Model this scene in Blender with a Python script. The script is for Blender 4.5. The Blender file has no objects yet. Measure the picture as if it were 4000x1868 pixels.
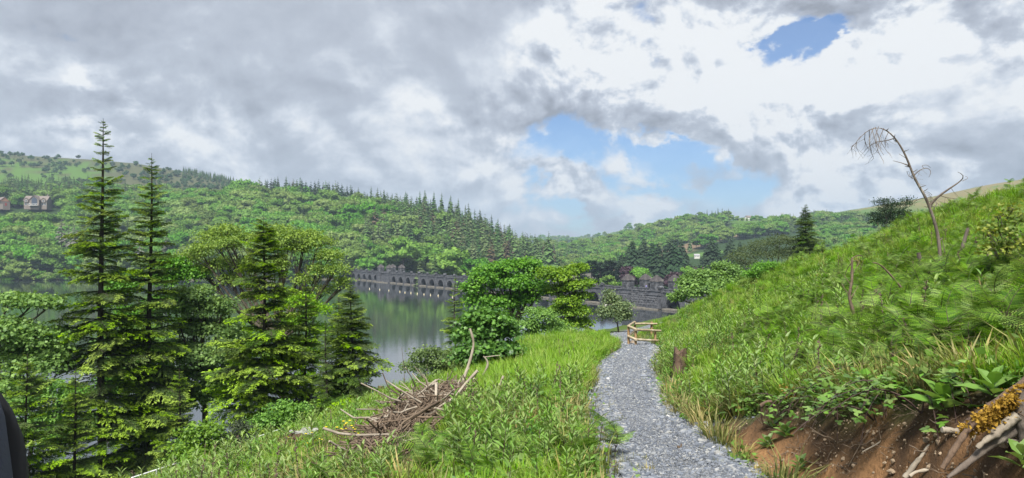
import bpy, bmesh, math, random
import numpy as np
from mathutils import Vector, Matrix, Euler

SC = bpy.context.scene
COL = SC.collection
RAD = math.radians
rng = np.random.default_rng(7)
random.seed(7)

# ------------------------------------------------------------------ camera, light, exposure
FPX = 2856.0            # focal length in pixels of the 4000 px wide photograph
CAMZ = 20.0             # metres above the lake
cam = bpy.data.cameras.new('camera')
cam.sensor_width = 36.0
cam.lens = 36.0 * FPX / 4000.0
cam.shift_y = 51.0 / 4000.0
cam.clip_start = 0.05
cam.clip_end = 9000.0
camo = bpy.data.objects.new('camera', cam)
camo.location = (0, 0, CAMZ)
camo.rotation_euler = (RAD(90), 0, 0)
COL.objects.link(camo)
SC.camera = camo

SUN_EL, SUN_AZ = 54.0, 192.0          # degrees; azimuth clockwise from straight ahead
EXPO = 1.4
sd = bpy.data.lights.new('sun', 'SUN')
sd.energy = 3.4
sd.angle = RAD(14)
sd.color = (1.0, 0.955, 0.87)
so = bpy.data.objects.new('sun', sd)
so.rotation_euler = (RAD(90 - SUN_EL), 0, RAD(180 - SUN_AZ))
COL.objects.link(so)

SC.view_settings.view_transform = 'Standard'
SC.view_settings.look = 'None'
SC.view_settings.exposure = EXPO
SC.view_settings.gamma = 1.0
SC.view_settings.use_curve_mapping = False
SC.render.engine = 'CYCLES'
SC.cycles.max_bounces = 7
SC.cycles.diffuse_bounces = 3
SC.cycles.glossy_bounces = 3
SC.cycles.transmission_bounces = 4
SC.cycles.volume_bounces = 0
SC.cycles.use_denoising = True


class NT:
    """small helper for writing node trees"""
    def __init__(s, nt):
        s.nt = nt
        nt.nodes.clear()

    def node(s, t, **kw):
        n = s.nt.nodes.new(t)
        for k, v in kw.items():
            setattr(n, k, v)
        return n

    def put(s, sock, v):
        if isinstance(v, bpy.types.NodeSocket):
            s.nt.links.new(v, sock)
        elif v is not None:
            if hasattr(sock.default_value, '__len__'):
                v = tuple(v)
                n = len(sock.default_value)
                if len(v) == 3 and n == 4:
                    v = v + (1.0,)
            sock.default_value = v

    def math(s, op, a, b=None, c=None, clamp=False):
        n = s.node('ShaderNodeMath', operation=op)
        n.use_clamp = clamp
        s.put(n.inputs[0], a)
        if b is not None:
            s.put(n.inputs[1], b)
        if c is not None:
            s.put(n.inputs[2], c)
        return n.outputs[0]

    def vmath(s, op, a, b=None, scale=None):
        n = s.node('ShaderNodeVectorMath', operation=op)
        s.put(n.inputs[0], a)
        if b is not None:
            s.put(n.inputs[1], b)
        if scale is not None:
            s.put(n.inputs['Scale'], scale)
        return n.outputs[0] if op not in ('LENGTH', 'DISTANCE', 'DOT_PRODUCT') else n.outputs['Value']

    def mix(s, f, a, b, blend='MIX'):
        n = s.node('ShaderNodeMix', data_type='RGBA', blend_type=blend)
        s.put(n.inputs[0], f)
        s.put(n.inputs[6], a)
        s.put(n.inputs[7], b)
        return n.outputs[2]

    def step(s, x, a, b, lo=0.0, hi=1.0):
        n = s.node('ShaderNodeMapRange', interpolation_type='SMOOTHSTEP')
        s.put(n.inputs[0], x)
        n.inputs[1].default_value = a
        n.inputs[2].default_value = b
        n.inputs[3].default_value = lo
        n.inputs[4].default_value = hi
        return n.outputs[0]

    def noise(s, vec, scale, detail=4.0, rough=0.55, dist=0.0):
        n = s.node('ShaderNodeTexNoise')
        if vec is not None:
            s.put(n.inputs['Vector'], vec)
        n.inputs['Scale'].default_value = scale
        n.inputs['Detail'].default_value = detail
        n.inputs['Roughness'].default_value = rough
        n.inputs['Distortion'].default_value = dist
        return n.outputs['Fac']


def make_world():
    w = bpy.data.worlds.new('World')
    SC.world = w
    w.use_nodes = True
    t = NT(w.node_tree)
    out = t.node('ShaderNodeOutputWorld')
    sky = t.node('ShaderNodeTexSky', sky_type='NISHITA')
    sky.sun_disc = False
    sky.sun_elevation = RAD(SUN_EL)
    sky.sun_rotation = RAD(SUN_AZ)
    sky.altitude = 300
    sky.air_density = 1.0
    sky.dust_density = 0.6
    bg = t.node('ShaderNodeBackground')
    tintn = t.mix(1.0, sky.outputs[0], (0.60, 0.78, 1.02), 'MULTIPLY')
    t.put(bg.inputs[0], tintn)
    bg.inputs[1].default_value = 0.05
    tc = t.node('ShaderNodeTexCoord')
    d = t.vmath('NORMALIZE', tc.outputs['Generated'])
    sp = t.node('ShaderNodeSeparateXYZ')
    t.put(sp.inputs[0], d)
    X, Y, Z = sp.outputs
    U = t.math('ARCTAN2', X, Y)
    V = t.math('ARCSINE', Z)
    # billowing noise over the directions of the sky, a little flattened
    p = t.vmath('MULTIPLY', d, (1.0, 1.0, 1.3))
    warp = t.node('ShaderNodeTexNoise')
    t.put(warp.inputs['Vector'], p)
    warp.inputs['Scale'].default_value = 3.0
    warp.inputs['Detail'].default_value = 3.0
    wv = t.vmath('SCALE', t.vmath('SUBTRACT', warp.outputs['Color'], (0.5, 0.5, 0.5)), scale=0.10)
    p = t.vmath('ADD', p, wv)
    n1 = t.noise(p, 4.2, 10.0, 0.56)
    n2 = t.noise(p, 11.0, 9.0, 0.58)
    n1b = t.noise(t.vmath('ADD', p, (0.022, -0.010, 0.045)), 4.2, 10.0, 0.56)
    n2b = t.noise(t.vmath('ADD', p, (0.008, -0.004, 0.018)), 11.0, 9.0, 0.58)
    n3 = t.noise(t.vmath('ADD', p, (3.1, 1.7, 0.4)), 2.3, 5.0, 0.5)
    relief = t.math('ADD', t.math('MULTIPLY', t.math('SUBTRACT', n1, n1b), 3.4), t.math('MULTIPLY', t.math('SUBTRACT', n2, n2b), 2.6))

    # ragged outlines: the fields below are bent by the cloud noise itself
    U = t.math('ADD', U, t.math('MULTIPLY_ADD', n2b, 0.26, -0.13))
    V = t.math('ADD', V, t.math('MULTIPLY_ADD', n2, 0.20, -0.10))
    U = t.math('ADD', U, t.math('MULTIPLY_ADD', n1, 0.20, -0.10))
    V = t.math('ADD', V, t.math('MULTIPLY_ADD', n1b, 0.14, -0.07))

    def blob(px, py, rx, ry):
        u0 = math.atan((px - 2000) / FPX)
        v0 = math.atan((985 - py) / FPX * math.cos(u0))
        a = t.math('MULTIPLY', t.math('SUBTRACT', U, u0), FPX / rx)
        b = t.math('MULTIPLY', t.math('SUBTRACT', V, v0), FPX / ry)
        q = t.math('ADD', t.math('MULTIPLY', a, a), t.math('MULTIPLY', b, b))
        return t.math('EXPONENT', t.math('MULTIPLY', q, -1.0))

    def total(lst):
        acc = None
        for (px, py, rx, ry, w_) in lst:
            v = t.math('MULTIPLY', blob(px, py, rx, ry), w_)
            acc = v if acc is None else t.math('ADD', acc, v)
        return acc
    holes = total(HOLES)
    glow = total(GLOW)
    c = t.math('ADD', t.math('MULTIPLY_ADD', n1, 5.4, -2.7), t.math('MULTIPLY_ADD', n2, 4.4, -2.2))
    cover = t.math('SUBTRACT', t.math('ADD', c, 1.05), holes)
    alpha = t.step(cover, -0.40, 0.55)
    br = t.math('ADD', t.math('MULTIPLY_ADD', n3, 1.1, -0.55), t.math('MULTIPLY_ADD', n1, 0.9, -0.45))
    br = t.math('MULTIPLY', br, CLOUD_CONTRAST)
    gl = t.math('MULTIPLY_ADD', t.step(glow, 0.0, 0.4), 1.1, 0.34)
    br = t.math('ADD', br, t.math('MULTIPLY', relief, gl))
    br = t.math('MULTIPLY_ADD', glow, 0.66, br)
    br = t.math('ADD', br, 0.62)
    thin = t.math('MULTIPLY', t.step(cover, 0.0, 0.40, 0.22, 0.0), t.step(glow, 0.0, 0.3))
    br = t.math('ADD', br, thin)
    rp = t.node('ShaderNodeValToRGB')
    cr = rp.color_ramp
    cr.elements[0].position = 0.0
    cr.elements[0].color = (0.32, 0.345, 0.40, 1)
    cr.elements[1].position = 1.0
    cr.elements[1].color = (0.93, 0.945, 0.96, 1)
    for pos, colr in ((0.30, (0.42, 0.455, 0.53, 1)), (0.62, (0.53, 0.575, 0.66, 1)), (0.82, (0.72, 0.765, 0.84, 1))):
        e = cr.elements.new(pos)
        e.color = colr
    t.put(rp.inputs[0], br)
    bc = t.node('ShaderNodeBackground')
    t.put(bc.inputs[0], rp.outputs[0])
    bc.inputs[1].default_value = 1.0 / (2 ** EXPO)
    alpha = t.math('MULTIPLY_ADD', alpha, 0.92, 0.08)      # a thin veil even in the gaps
    mx = t.node('ShaderNodeMixShader')
    t.put(mx.inputs[0], alpha)
    t.nt.links.new(bg.outputs[0], mx.inputs[1])
    t.nt.links.new(bc.outputs[0], mx.inputs[2])
    t.nt.links.new(mx.outputs[0], out.inputs[0])


CLOUD_CONTRAST = 0.75
HOLES = [(3080, 175, 105, 70, 1.7), (3200, 200, 120, 45, 1.3), (3020, 260, 60, 50, 0.8), (2780, 560, 270, 65, 1.35), (2600, 600, 160, 60, 0.55), (2400, 670, 360, 100, 1.05), (2880, 690, 360, 90, 1.0),
         (2120, 590, 240, 80, 0.62), (2660, 240, 170, 60, 0.85), (2620, 780, 330, 70, 1.15), (2350, 880, 420, 70, 1.0), (2200, 735, 175, 62, -1.7), (2530, 815, 120, 40, -1.5),
         (2960, 640, 80, 45, -0.9), (2720, 680, 130, 50, -0.9), (2420, 640, 90, 40, -0.6), (2850, 740, 120, 40, -0.8), (300, 250, 1100, 600, -1.2), (3700, 500, 500, 400, -0.6)]
GLOW = [(2750, 120, 900, 380, 0.32), (2350, 330, 420, 260, 0.14), (2200, 740, 190, 75, 0.34), (2520, 815, 120, 50, 0.25), (3050, 300, 500, 180, 0.10), (2650, 430, 500, 110, 0.14),
        (1450, 40, 420, 110, -0.16), (1850, 170, 230, 110, -0.28), (3600, 450, 600, 420, 0.26), (3720, 370, 220, 120, -0.24),
        (500, 230, 900, 300, 0.05), (300, 420, 140, 50, 0.12), (3300, 760, 400, 110, 0.22), (1500, 640, 50, 40, 0.16), (600, 620, 1300, 330, 0.13), (2000, 600, 200, 200, 0.1)]
make_world()

# ------------------------------------------------------------------ geometry helpers
class G:
    """collects vertices and faces, builds ONE mesh"""
    def __init__(s):
        s.v, s.f, s.t, s.m, s.n = [], [], [], [], 0

    def add(s, V, F, mat=0, tint=0.5):
        V = np.asarray(V, float).reshape(-1, 3)
        F = np.asarray(F, int)
        if len(F) == 0:
            return
        s.v.append(V)
        s.f.append(F + s.n)
        s.n += len(V)
        s.t.append(np.broadcast_to(np.asarray(tint, float), (len(F),)))
        s.m.append(np.broadcast_to(np.asarray(mat, int), (len(F),)))

    def mesh(s, name, mats, smooth=False):
        me = bpy.data.meshes.new(name)
        V = np.concatenate(s.v)
        me.vertices.add(len(V))
        me.vertices.foreach_set('co', V.astype(np.float32).ravel())
        tot = np.concatenate([np.full(len(f), f.shape[1]) for f in s.f])
        idx = np.concatenate([f.ravel() for f in s.f])
        me.loops.add(len(idx))
        me.loops.foreach_set('vertex_index', idx.astype(np.int32))
        me.polygons.add(len(tot))
        st = np.concatenate([[0], np.cumsum(tot)[:-1]])
        me.polygons.foreach_set('loop_start', st.astype(np.int32))
        me.polygons.foreach_set('material_index', np.concatenate(s.m).astype(np.int32))
        me.polygons.foreach_set('use_smooth', np.full(len(tot), smooth))
        for m in (mats if isinstance(mats, (list, tuple)) else [mats]):
            me.materials.append(m)
        a = me.attributes.new('tint', 'FLOAT', 'FACE')
        a.data.foreach_set('value', np.concatenate(s.t).astype(np.float32))
        me.update(calc_edges=True)
        return me


def link(name, me, parent=None, loc=None, rot=None, scl=None):
    o = bpy.data.objects.new(name, me)
    COL.objects.link(o)
    if parent is not None:
        o.parent = parent
    if loc is not None:
        o.location = loc
    if rot is not None:
        o.rotation_euler = rot
    if scl is not None:
        o.scale = (scl, scl, scl) if np.isscalar(scl) else scl
    return o


def tag(o, label=None, cat=None, group=None, kind=None):
    if label:
        o['label'] = label
    if cat:
        o['category'] = cat
    if group:
        o['group'] = group
    if kind:
        o['kind'] = kind
    return o


def empty(name, loc, label, cat, group=None, rz=0.0):
    o = bpy.data.objects.new(name, None)
    o.empty_display_size = 0.1
    COL.objects.link(o)
    o.location = loc
    o.rotation_euler = (0, 0, rz)
    return tag(o, label, cat, group)


def unit(a):
    a = np.asarray(a, float)
    return a / np.maximum(np.linalg.norm(a, axis=-1, keepdims=True), 1e-9)


def stamp(g, TV, TF, C, U, N, S=1.0, mat=0, tint=0.5, ttint=None):
    """copies a template (x across, y along U, z along N) to many places"""
    C = np.asarray(C, float).reshape(-1, 3)
    n = len(C)
    U = unit(np.broadcast_to(U, (n, 3)))
    R = unit(np.cross(U, np.broadcast_to(N, (n, 3))))
    N = np.cross(R, U)
    S = np.broadcast_to(np.asarray(S, float), (n,))
    TV = np.asarray(TV, float)
    TF = np.asarray(TF, int)
    V = C[:, None, :] + S[:, None, None] * (TV[None, :, 0:1] * R[:, None] + TV[None, :, 1:2] * U[:, None] + TV[None, :, 2:3] * N[:, None])
    F = TF[None] + (np.arange(n) * len(TV))[:, None, None]
    tt = np.broadcast_to(np.asarray(tint, float), (n,))
    tt = np.repeat(tt[:, None], len(TF), 1)
    if ttint is not None:
        tt = tt + np.asarray(ttint)[None]
    g.add(V.reshape(-1, 3), F.reshape(-1, TF.shape[1]), mat, np.clip(tt, 0, 1).ravel())


def tube(g, P, r, sides=6, mat=0, tint=0.5, cap=True):
    P = np.asarray(P, float)
    n = len(P)
    r = np.broadcast_to(np.asarray(r, float), (n,))
    T = np.gradient(P, axis=0)
    T = unit(T)
    ref = np.array([0.0, 0.0, 1.0]) if abs(T[:, 2]).mean() < 0.8 else np.array([1.0, 0.0, 0.0])
    A = unit(np.cross(T, ref))
    B = np.cross(T, A)
    an = np.linspace(0, 2 * np.pi, sides, endpoint=False)
    V = P[:, None] + r[:, None, None] * (np.cos(an)[None, :, None] * A[:, None] + np.sin(an)[None, :, None] * B[:, None])
    i = np.arange(n - 1)[:, None] * sides
    j = np.arange(sides)[None]
    j2 = (j + 1) % sides
    F = np.stack([i + j, i + j2, i + sides + j2, i + sides + j], -1).reshape(-1, 4)
    g.add(V.reshape(-1, 3), F, mat, tint)
    if cap:
        for k, o in ((0, 1), (n - 1, -1)):
            c = np.vstack([V[k], P[k]])
            ff = [[(q + 1) % sides, q, sides] if o == 1 else [q, (q + 1) % sides, sides] for q in range(sides)]
            g.add(c, ff, mat, tint)


BOXF = np.array([[0, 3, 2, 1], [4, 5, 6, 7], [0, 1, 5, 4], [1, 2, 6, 5], [2, 3, 7, 6], [3, 0, 4, 7]])


def box(g, lo, hi, mat=0, tint=0.5, M=None, taper=0.0):
    x0, y0, z0 = lo
    x1, y1, z1 = hi
    V = np.array([[x0, y0, z0], [x1, y0, z0], [x1, y1, z0], [x0, y1, z0], [x0, y0, z1], [x1, y0, z1], [x1, y1, z1], [x0, y1, z1]], float)
    if taper:
        c = (V[4:].mean(0))
        V[4:, :2] = c[:2] + (V[4:, :2] - c[:2]) * (1 - taper)
    if M is not None:
        V = V @ M[0].T + M[1]
    g.add(V, BOXF, mat, tint)


def bez(a, b, c, n):
    t = np.linspace(0, 1, n)[:, None]
    return (1 - t) ** 2 * np.asarray(a) + 2 * t * (1 - t) * np.asarray(b) + t * t * np.asarray(c)


def smooth(a, b, x):
    t = np.clip((x - a) / (b - a), 0, 1)
    return t * t * (3 - 2 * t)


def vnoise(x, y, s=0):
    """value noise, vectorised"""
    x = np.asarray(x, float)
    y = np.asarray(y, float)
    xi, yi = np.floor(x).astype(np.int64), np.floor(y).astype(np.int64)
    fx, fy = x - xi, y - yi
    fx = fx * fx * (3 - 2 * fx)
    fy = fy * fy * (3 - 2 * fy)

    def h(a, b):
        v = (a * 374761393 + b * 668265263 + s * 974711) & 0x7fffffff
        v = ((v ^ (v >> 13)) * 1274126177) & 0x7fffffff
        return ((v ^ (v >> 16)) & 0xffff) / 65535.0
    return (h(xi, yi) * (1 - fx) + h(xi + 1, yi) * fx) * (1 - fy) + (h(xi, yi + 1) * (1 - fx) + h(xi + 1, yi + 1) * fx) * fy


def fbm(x, y, s=0, o=4):
    a, t, k = 0.0, 0.0, 1.0
    for i in range(o):
        a = a + k * vnoise(x * 2 ** i, y * 2 ** i, s + i)
        t += k
        k *= 0.5
    return a / t


def at(px, py, Y):
    return np.array([(px - 2000) / FPX * Y, Y, CAMZ + (985 - py) / FPX * Y])


# ------------------------------------------------------------------ materials
def mat_two(name, c1, c2, scale=3.0, rough=0.85, bump=0.3, detail=6.0, c3=None, spec=0.3, stretch=None, obj=True, bscale=None):
    m = bpy.data.materials.new(name)
    m.use_nodes = True
    t = NT(m.node_tree)
    out = t.node('ShaderNodeOutputMaterial')
    b = t.node('ShaderNodeBsdfPrincipled')
    tc = t.node('ShaderNodeTexCoord')
    v = tc.outputs['Object']
    if stretch:
        v = t.vmath('MULTIPLY', v, stretch)
    n = t.noise(v, scale, detail, 0.6)
    col = t.mix(t.step(n, 0.35, 0.65), c1, c2)
    if c3 is not None:
        n2 = t.noise(v, scale * 0.37, 5.0, 0.6)
        col = t.mix(t.step(n2, 0.52, 0.68), col, c3)
    if obj:
        oi = t.node('ShaderNodeObjectInfo')
        k = t.math('MULTIPLY_ADD', oi.outputs['Random'], 0.4, 0.8)
        hs = t.node('ShaderNodeHueSaturation')
        t.put(hs.inputs['Value'], k)
        t.put(hs.inputs['Color'], col)
        col = hs.outputs[0]
    t.put(b.inputs['Base Color'], col)
    b.inputs['Roughness'].default_value = rough
    b.inputs['Specular IOR Level'].default_value = spec
    if bump:
        bp = t.node('ShaderNodeBump')
        bp.inputs['Strength'].default_value = bump
        bp.inputs['Distance'].default_value = 0.05
        nb = t.noise(v, bscale or scale * 3, 6.0, 0.65)
        t.put(bp.inputs['Height'], nb)
        t.put(b.inputs['Normal'], bp.outputs[0])
    t.nt.links.new(b.outputs[0], out.inputs[0])
    return m


def mat_leaf(name, dark, light, trans=0.35, rough=0.55, vary=0.25, hue=0.02, spec=0.35, world_patch=0.0, third=None):
    """leaf: colour runs from dark to light with the per-leaf tint; each tree or plant differs a little"""
    m = bpy.data.materials.new(name)
    m.use_nodes = True
    t = NT(m.node_tree)
    out = t.node('ShaderNodeOutputMaterial')
    at_ = t.node('ShaderNodeAttribute', attribute_name='tint')
    oi = t.node('ShaderNodeObjectInfo')
    f = at_.outputs['Fac']
    col = t.mix(f, dark, light)
    if third is not None:
        col = t.mix(t.step(oi.outputs['Random'], 0.70, 1.0), col, third)
    hs = t.node('ShaderNodeHueSaturation')
    t.put(hs.inputs['Value'], t.math('MULTIPLY_ADD', oi.outputs['Random'], 2 * vary, 1.0 - vary))
    wn = t.node('ShaderNodeTexWhiteNoise', noise_dimensions='1D')
    t.put(wn.inputs['W'], oi.outputs['Random'])
    t.put(hs.inputs['Hue'], t.math('MULTIPLY_ADD', wn.outputs['Value'], 2 * hue, 0.5 - hue))
    t.put(hs.inputs['Saturation'], t.math('MULTIPLY_ADD', wn.outputs['Value'], 0.25, 0.85))
    t.put(hs.inputs['Color'], col)
    col = hs.outputs[0]
    b = t.node('ShaderNodeBsdfPrincipled')
    t.put(b.inputs['Base Color'], col)
    b.inputs['Roughness'].default_value = rough
    b.inputs['Specular IOR Level'].default_value = spec
    tr = t.node('ShaderNodeBsdfTranslucent')
    t.put(tr.inputs['Color'], t.mix(1.0, col, (1.35, 1.3, 0.7), 'MULTIPLY'))
    mx = t.node('ShaderNodeMixShader')
    mx.inputs[0].default_value = trans
    t.nt.links.new(b.outputs[0], mx.inputs[1])
    t.nt.links.new(tr.outputs[0], mx.inputs[2])
    t.nt.links.new(mx.outputs[0], out.inputs[0])
    return m


def mat_flat(name, c, rough=0.6, spec=0.4, metal=0.0):
    m = bpy.data.materials.new(name)
    m.use_nodes = True
    t = NT(m.node_tree)
    out = t.node('ShaderNodeOutputMaterial')
    b = t.node('ShaderNodeBsdfPrincipled')
    tc = t.node('ShaderNodeTexCoord')
    n = t.noise(tc.outputs['Object'], 6.0, 5.0, 0.6)
    t.put(b.inputs['Base Color'], t.mix(t.step(n, 0.3, 0.75), c, tuple(x * 0.75 for x in c)))
    b.inputs['Roughness'].default_value = rough
    b.inputs['Specular IOR Level'].default_value = spec
    b.inputs['Metallic'].default_value = metal
    t.nt.links.new(b.outputs[0], out.inputs[0])
    return m

# ------------------------------------------------------------------ the lie of the land
_py = np.array([-60, 0, 7.1, 12, 16, 21.2, 26, 30, 34.4, 40, 48, 61, 80, 120.0])
_px = np.array([1.6, 1.6, 1.75, 2.02, 2.55, 3.3, 4.4, 5.3, 5.95, 6.0, 7.1, 10.6, 20, 45.0])
_ys = np.linspace(-60, 120, 1801)
_xs = np.interp(_ys, _py, _px)
_k = np.exp(-np.linspace(-2.5, 2.5, 51) ** 2)
_xs = np.convolve(np.pad(_xs, 25, mode='edge'), _k / _k.sum(), 'valid')


def path_x(Y):
    return np.interp(Y, _ys, _xs)


def path_z(Y):
    return CAMZ - 1.65 - 0.078 * np.clip(Y, -60, 62) - 0.02 * np.clip(Y - 62, 0, 100)


def half_width(Y):
    return np.interp(Y, [0, 7, 12, 21, 26, 34, 40, 60], [0.75, 0.74, 0.66, 0.78, 0.85, 0.72, 0.6, 0.7])


def near_land(X, Y):
    X = np.asarray(X, float)
    Y = np.asarray(Y, float)
    d = X - path_x(Y)
    z = path_z(Y)
    dc = np.interp(Y, [10, 16, 20, 22, 25, 28, 36, 55, 70], [-10.2, -10.2, -10.6, -9.3, -8.7, -7.9, -6.0, -2.8, -2.8])
    zc = np.interp(Y, [10, 16, 20, 22, 25, 28, 36, 55, 70], [-2.3, -2.3, -2.4, -1.9, -1.4, -0.95, -0.35, -0.05, -0.05])
    L = np.clip((-0.8 - d) / (-0.8 - dc), 0, 1) ** 1.35 * zc
    k = np.clip((dc - d) / (dc + 12.6), 0, 1)
    L = L + k * (-3.4 - zc)
    L = L - 0.02 * np.clip(-12.6 - d, 0, 3) - 0.66 * np.clip(-15.0 - d, 0, 60)
    hc = np.interp(Y, [2, 5, 7, 9, 11, 14], [1.0, 0.85, 0.55, 0.34, 0.16, 0.08])
    wig = 0.22 * (fbm(Y * 1.3, X * 0.6, 5) - 0.5)
    cut = hc * smooth(0.85, 1.55, d + wig)
    s = np.interp(Y, [4, 10, 16, 20, 30, 38], [0.35, 0.385, 0.39, 0.42, 0.51, 0.59])
    up = s * np.clip(d - 0.85, 0, 10) + 0.36 * np.clip(d - 10.85, 0, 30) + 0.2 * np.clip(d - 40.85, 0, 100)
    Yc = np.interp(X, [4, 8, 10.1, 13.4, 15, 16.8, 30], [41, 40, 38.5, 36, 30.5, 25, 23])
    q = np.clip(Y - Yc, 0, None)
    up = up + cut
    drop = 0.75 * q * q / (q + 7.0)
    up = up - np.minimum(drop, 0.93 * up)
    z = z + np.where(d < -0.8, L, 0) + np.where(d > 0, up, 0)
    off = smooth(0.8, 2.2, np.abs(d))
    hum = smooth(1.8, 3.5, d) * smooth(46, 30, Y)
    z = z + hum * (0.75 * (fbm(X * 0.55 + 4, Y * 0.55, 13, 3) - 0.5) + 0.25 * (fbm(X * 1.3, Y * 1.3, 14, 2) - 0.5))      # hummocks on the bank
    z = z + off * (0.30 * (fbm(X * 0.45, Y * 0.45, 11) - 0.5) + 0.16 * (fbm(X * 1.7, Y * 1.7, 12, 3) - 0.5))
    return z


FAR = [(-60, 60, -6), (-80, 0, -8), (-100, 150, -12), (0, 250, -12), (-60, 350, -12), (-250, 350, -12), (-250, 150, -12), (-400, 300, -10),
       (-600, 300, -10), (-90, 430, -10), (-700, 0, -10), (22, 230, -9), (-30, 300, -12), (-1200, 300, -10), (-150, 450, -10), (-300, 440, -9), (-60, 420, -9),
       (-32, 76, -1), (-16, 98, -0.5), (10, 132, -0.5), (38, 186, -0.5), (62, 222, 0.5),
       (0, 80, 10), (20, 75, 14), (32, 112, 11), (57, 162, 11), (85, 215, 9), (40, 60, 21), (60, 100, 20), (110, 140, 22), (100, 60, 34),
       (130, 240, 12), (80, 20, 36), (60, -20, 33), (0, -60, 22), (-35, -40, -1), (100, -100, 45), (-60, -100, -4), (300, 100, 70), (300, -100, 80),
       (75, 300, -5), (40, 360, -6), (-5, 440, -6), (-60, 520, -2), (100, 330, -5), (130, 400, -6), (90, 450, -8), (60, 560, -12), (150, 500, -6), (20, 520, -11),
       (-132, 560, 6), (-150, 533, 0.5), (-200, 529, 0.5), (-250, 525, 0.5), (-310, 522, 0.5), (-363, 519, 0.5), (-450, 512, 0.5), (-600, 500, 0.5), (-900, 500, 0.5),
       (-150, 505, -6), (-250, 498, -6), (-363, 492, -6), (-500, 480, -6),
       (-280, 800, 78), (-340, 790, 74), (-197, 780, 68), (-130, 740, 58), (-73, 700, 46), (-36, 680, 32), (0, 640, 14), (36, 600, -3), (50, 580, -10),
       (-280, 650, 38), (-180, 650, 37), (-80, 620, 24), (-350, 640, 36), (-90, 575, 10), (-200, 580, 16), (-300, 580, 16), (-250, 950, 80), (-50, 850, 26), (20, 750, 2), (60, 700, -8),
       (-485, 700, 60), (-455, 700, 60), (-600, 700, 62), (-500, 600, 32), (-400, 600, 26), (-640, 1000, 116), (-450, 1000, 106), (-300, 1000, 90),
       (-910, 1300, 195), (-780, 1300, 187), (-660, 1300, 176), (-592, 1300, 163), (-520, 1280, 148), (-468, 1250, 136), (-200, 1300, 85), (-1200, 1300, 220), (-900, 900, 108),
       (-910, 1700, 160), (-500, 1700, 110),
       (80, 900, -8), (150, 1300, 0), (200, 2500, 45), (150, 3000, 78), (450, 3000, 82), (100, 2000, 20), (0, 1500, 15), (-100, 2000, 50), (-100, 3000, 80),
       (69, 700, 2), (190, 850, 27), (176, 700, 15), (231, 1100, 55), (270, 1100, 62), (347, 1100, 68), (408, 1100, 65), (458, 1100, 64), (539, 1100, 70), (600, 1100, 88),
       (693, 1100, 112), (770, 1100, 128), (900, 1100, 155), (315, 2000, 86), (150, 1000, 18), (300, 700, 20), (400, 700, 25), (300, 500, 8), (250, 300, 15),
       (400, 400, 30), (500, 700, 40), (600, 800, 58), (600, 500, 50), (300, 1400, 58), (500, 1500, 66), (800, 1600, 120), (200, 1600, 28), (260, 850, 36), (350, 900, 44),
       (1500, 1000, 180), (1500, 0, 160), (0, -800, 60), (-1500, -500, 60), (-2500, 800, 180), (0, 4000, 70), (2500, 3000, 120), (-2500, 3000, 140), (1500, -1500, 140), (-1500, -2500, 100), (-1200, -1000, 60)]
FAR = np.array(FAR, float)
_A = np.linalg.norm(FAR[:, None, :2] - FAR[None, :, :2], axis=-1)
_A = np.sqrt(_A ** 2 + 12.0 ** 2)
_nf = len(FAR)
_M = np.zeros((_nf + 1, _nf + 1))
_M[:_nf, :_nf] = _A - np.eye(_nf) * 6.0
_M[:_nf, _nf] = 1
_M[_nf, :_nf] = 1
_W = np.linalg.solve(_M, np.append(FAR[:, 2], 0))


def far_land(X, Y):
    X = np.asarray(X, float)
    Y = np.asarray(Y, float)
    z = np.full(X.shape, _W[-1])
    for (a, b, _), w in zip(FAR, _W[:-1]):
        z = z + w * np.sqrt((X - a) ** 2 + (Y - b) ** 2 + 144.0)
    k = smooth(200, 700, np.hypot(X, Y))
    return z + k * 6 * (fbm(X / 90, Y / 90, 31) - 0.5)


def land(X, Y):
    w = smooth(62, 100, np.hypot(X, Y - 5))
    w = np.maximum(w, smooth(-30, -60, Y))
    return near_land(X, Y) * (1 - w) + far_land(X, Y) * w


def land1(x, y):
    return float(land(np.array([x]), np.array([y]))[0])


CLEAR = []       # (x0, y0, x1, y1, radius) strips kept free of plants


def clear_of(X, Y, grow=0.0):
    k = np.ones(np.shape(X), bool)
    for (a, b, c, d, r) in CLEAR:
        ex, ey = c - a, d - b
        t = np.clip(((X - a) * ex + (Y - b) * ey) / max(1e-6, ex * ex + ey * ey), 0, 1)
        k &= np.hypot(X - a - t * ex, Y - b - t * ey) > r + grow
    return k


def soil_mask(X, Y, d):
    """bare red-brown earth: the cut bank beside the path"""
    top = np.interp(Y, [2, 5, 7, 9, 10.5], [1.55, 1.45, 1.4, 1.25, 0.9])
    w = 0.35 * (fbm(X * 2.1, Y * 2.1, 8) - 0.5)
    return smooth(0.62, 0.85, d + w) * smooth(top + 0.18, top - 0.1, d + w) * smooth(11.0, 9.5, Y)


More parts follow.
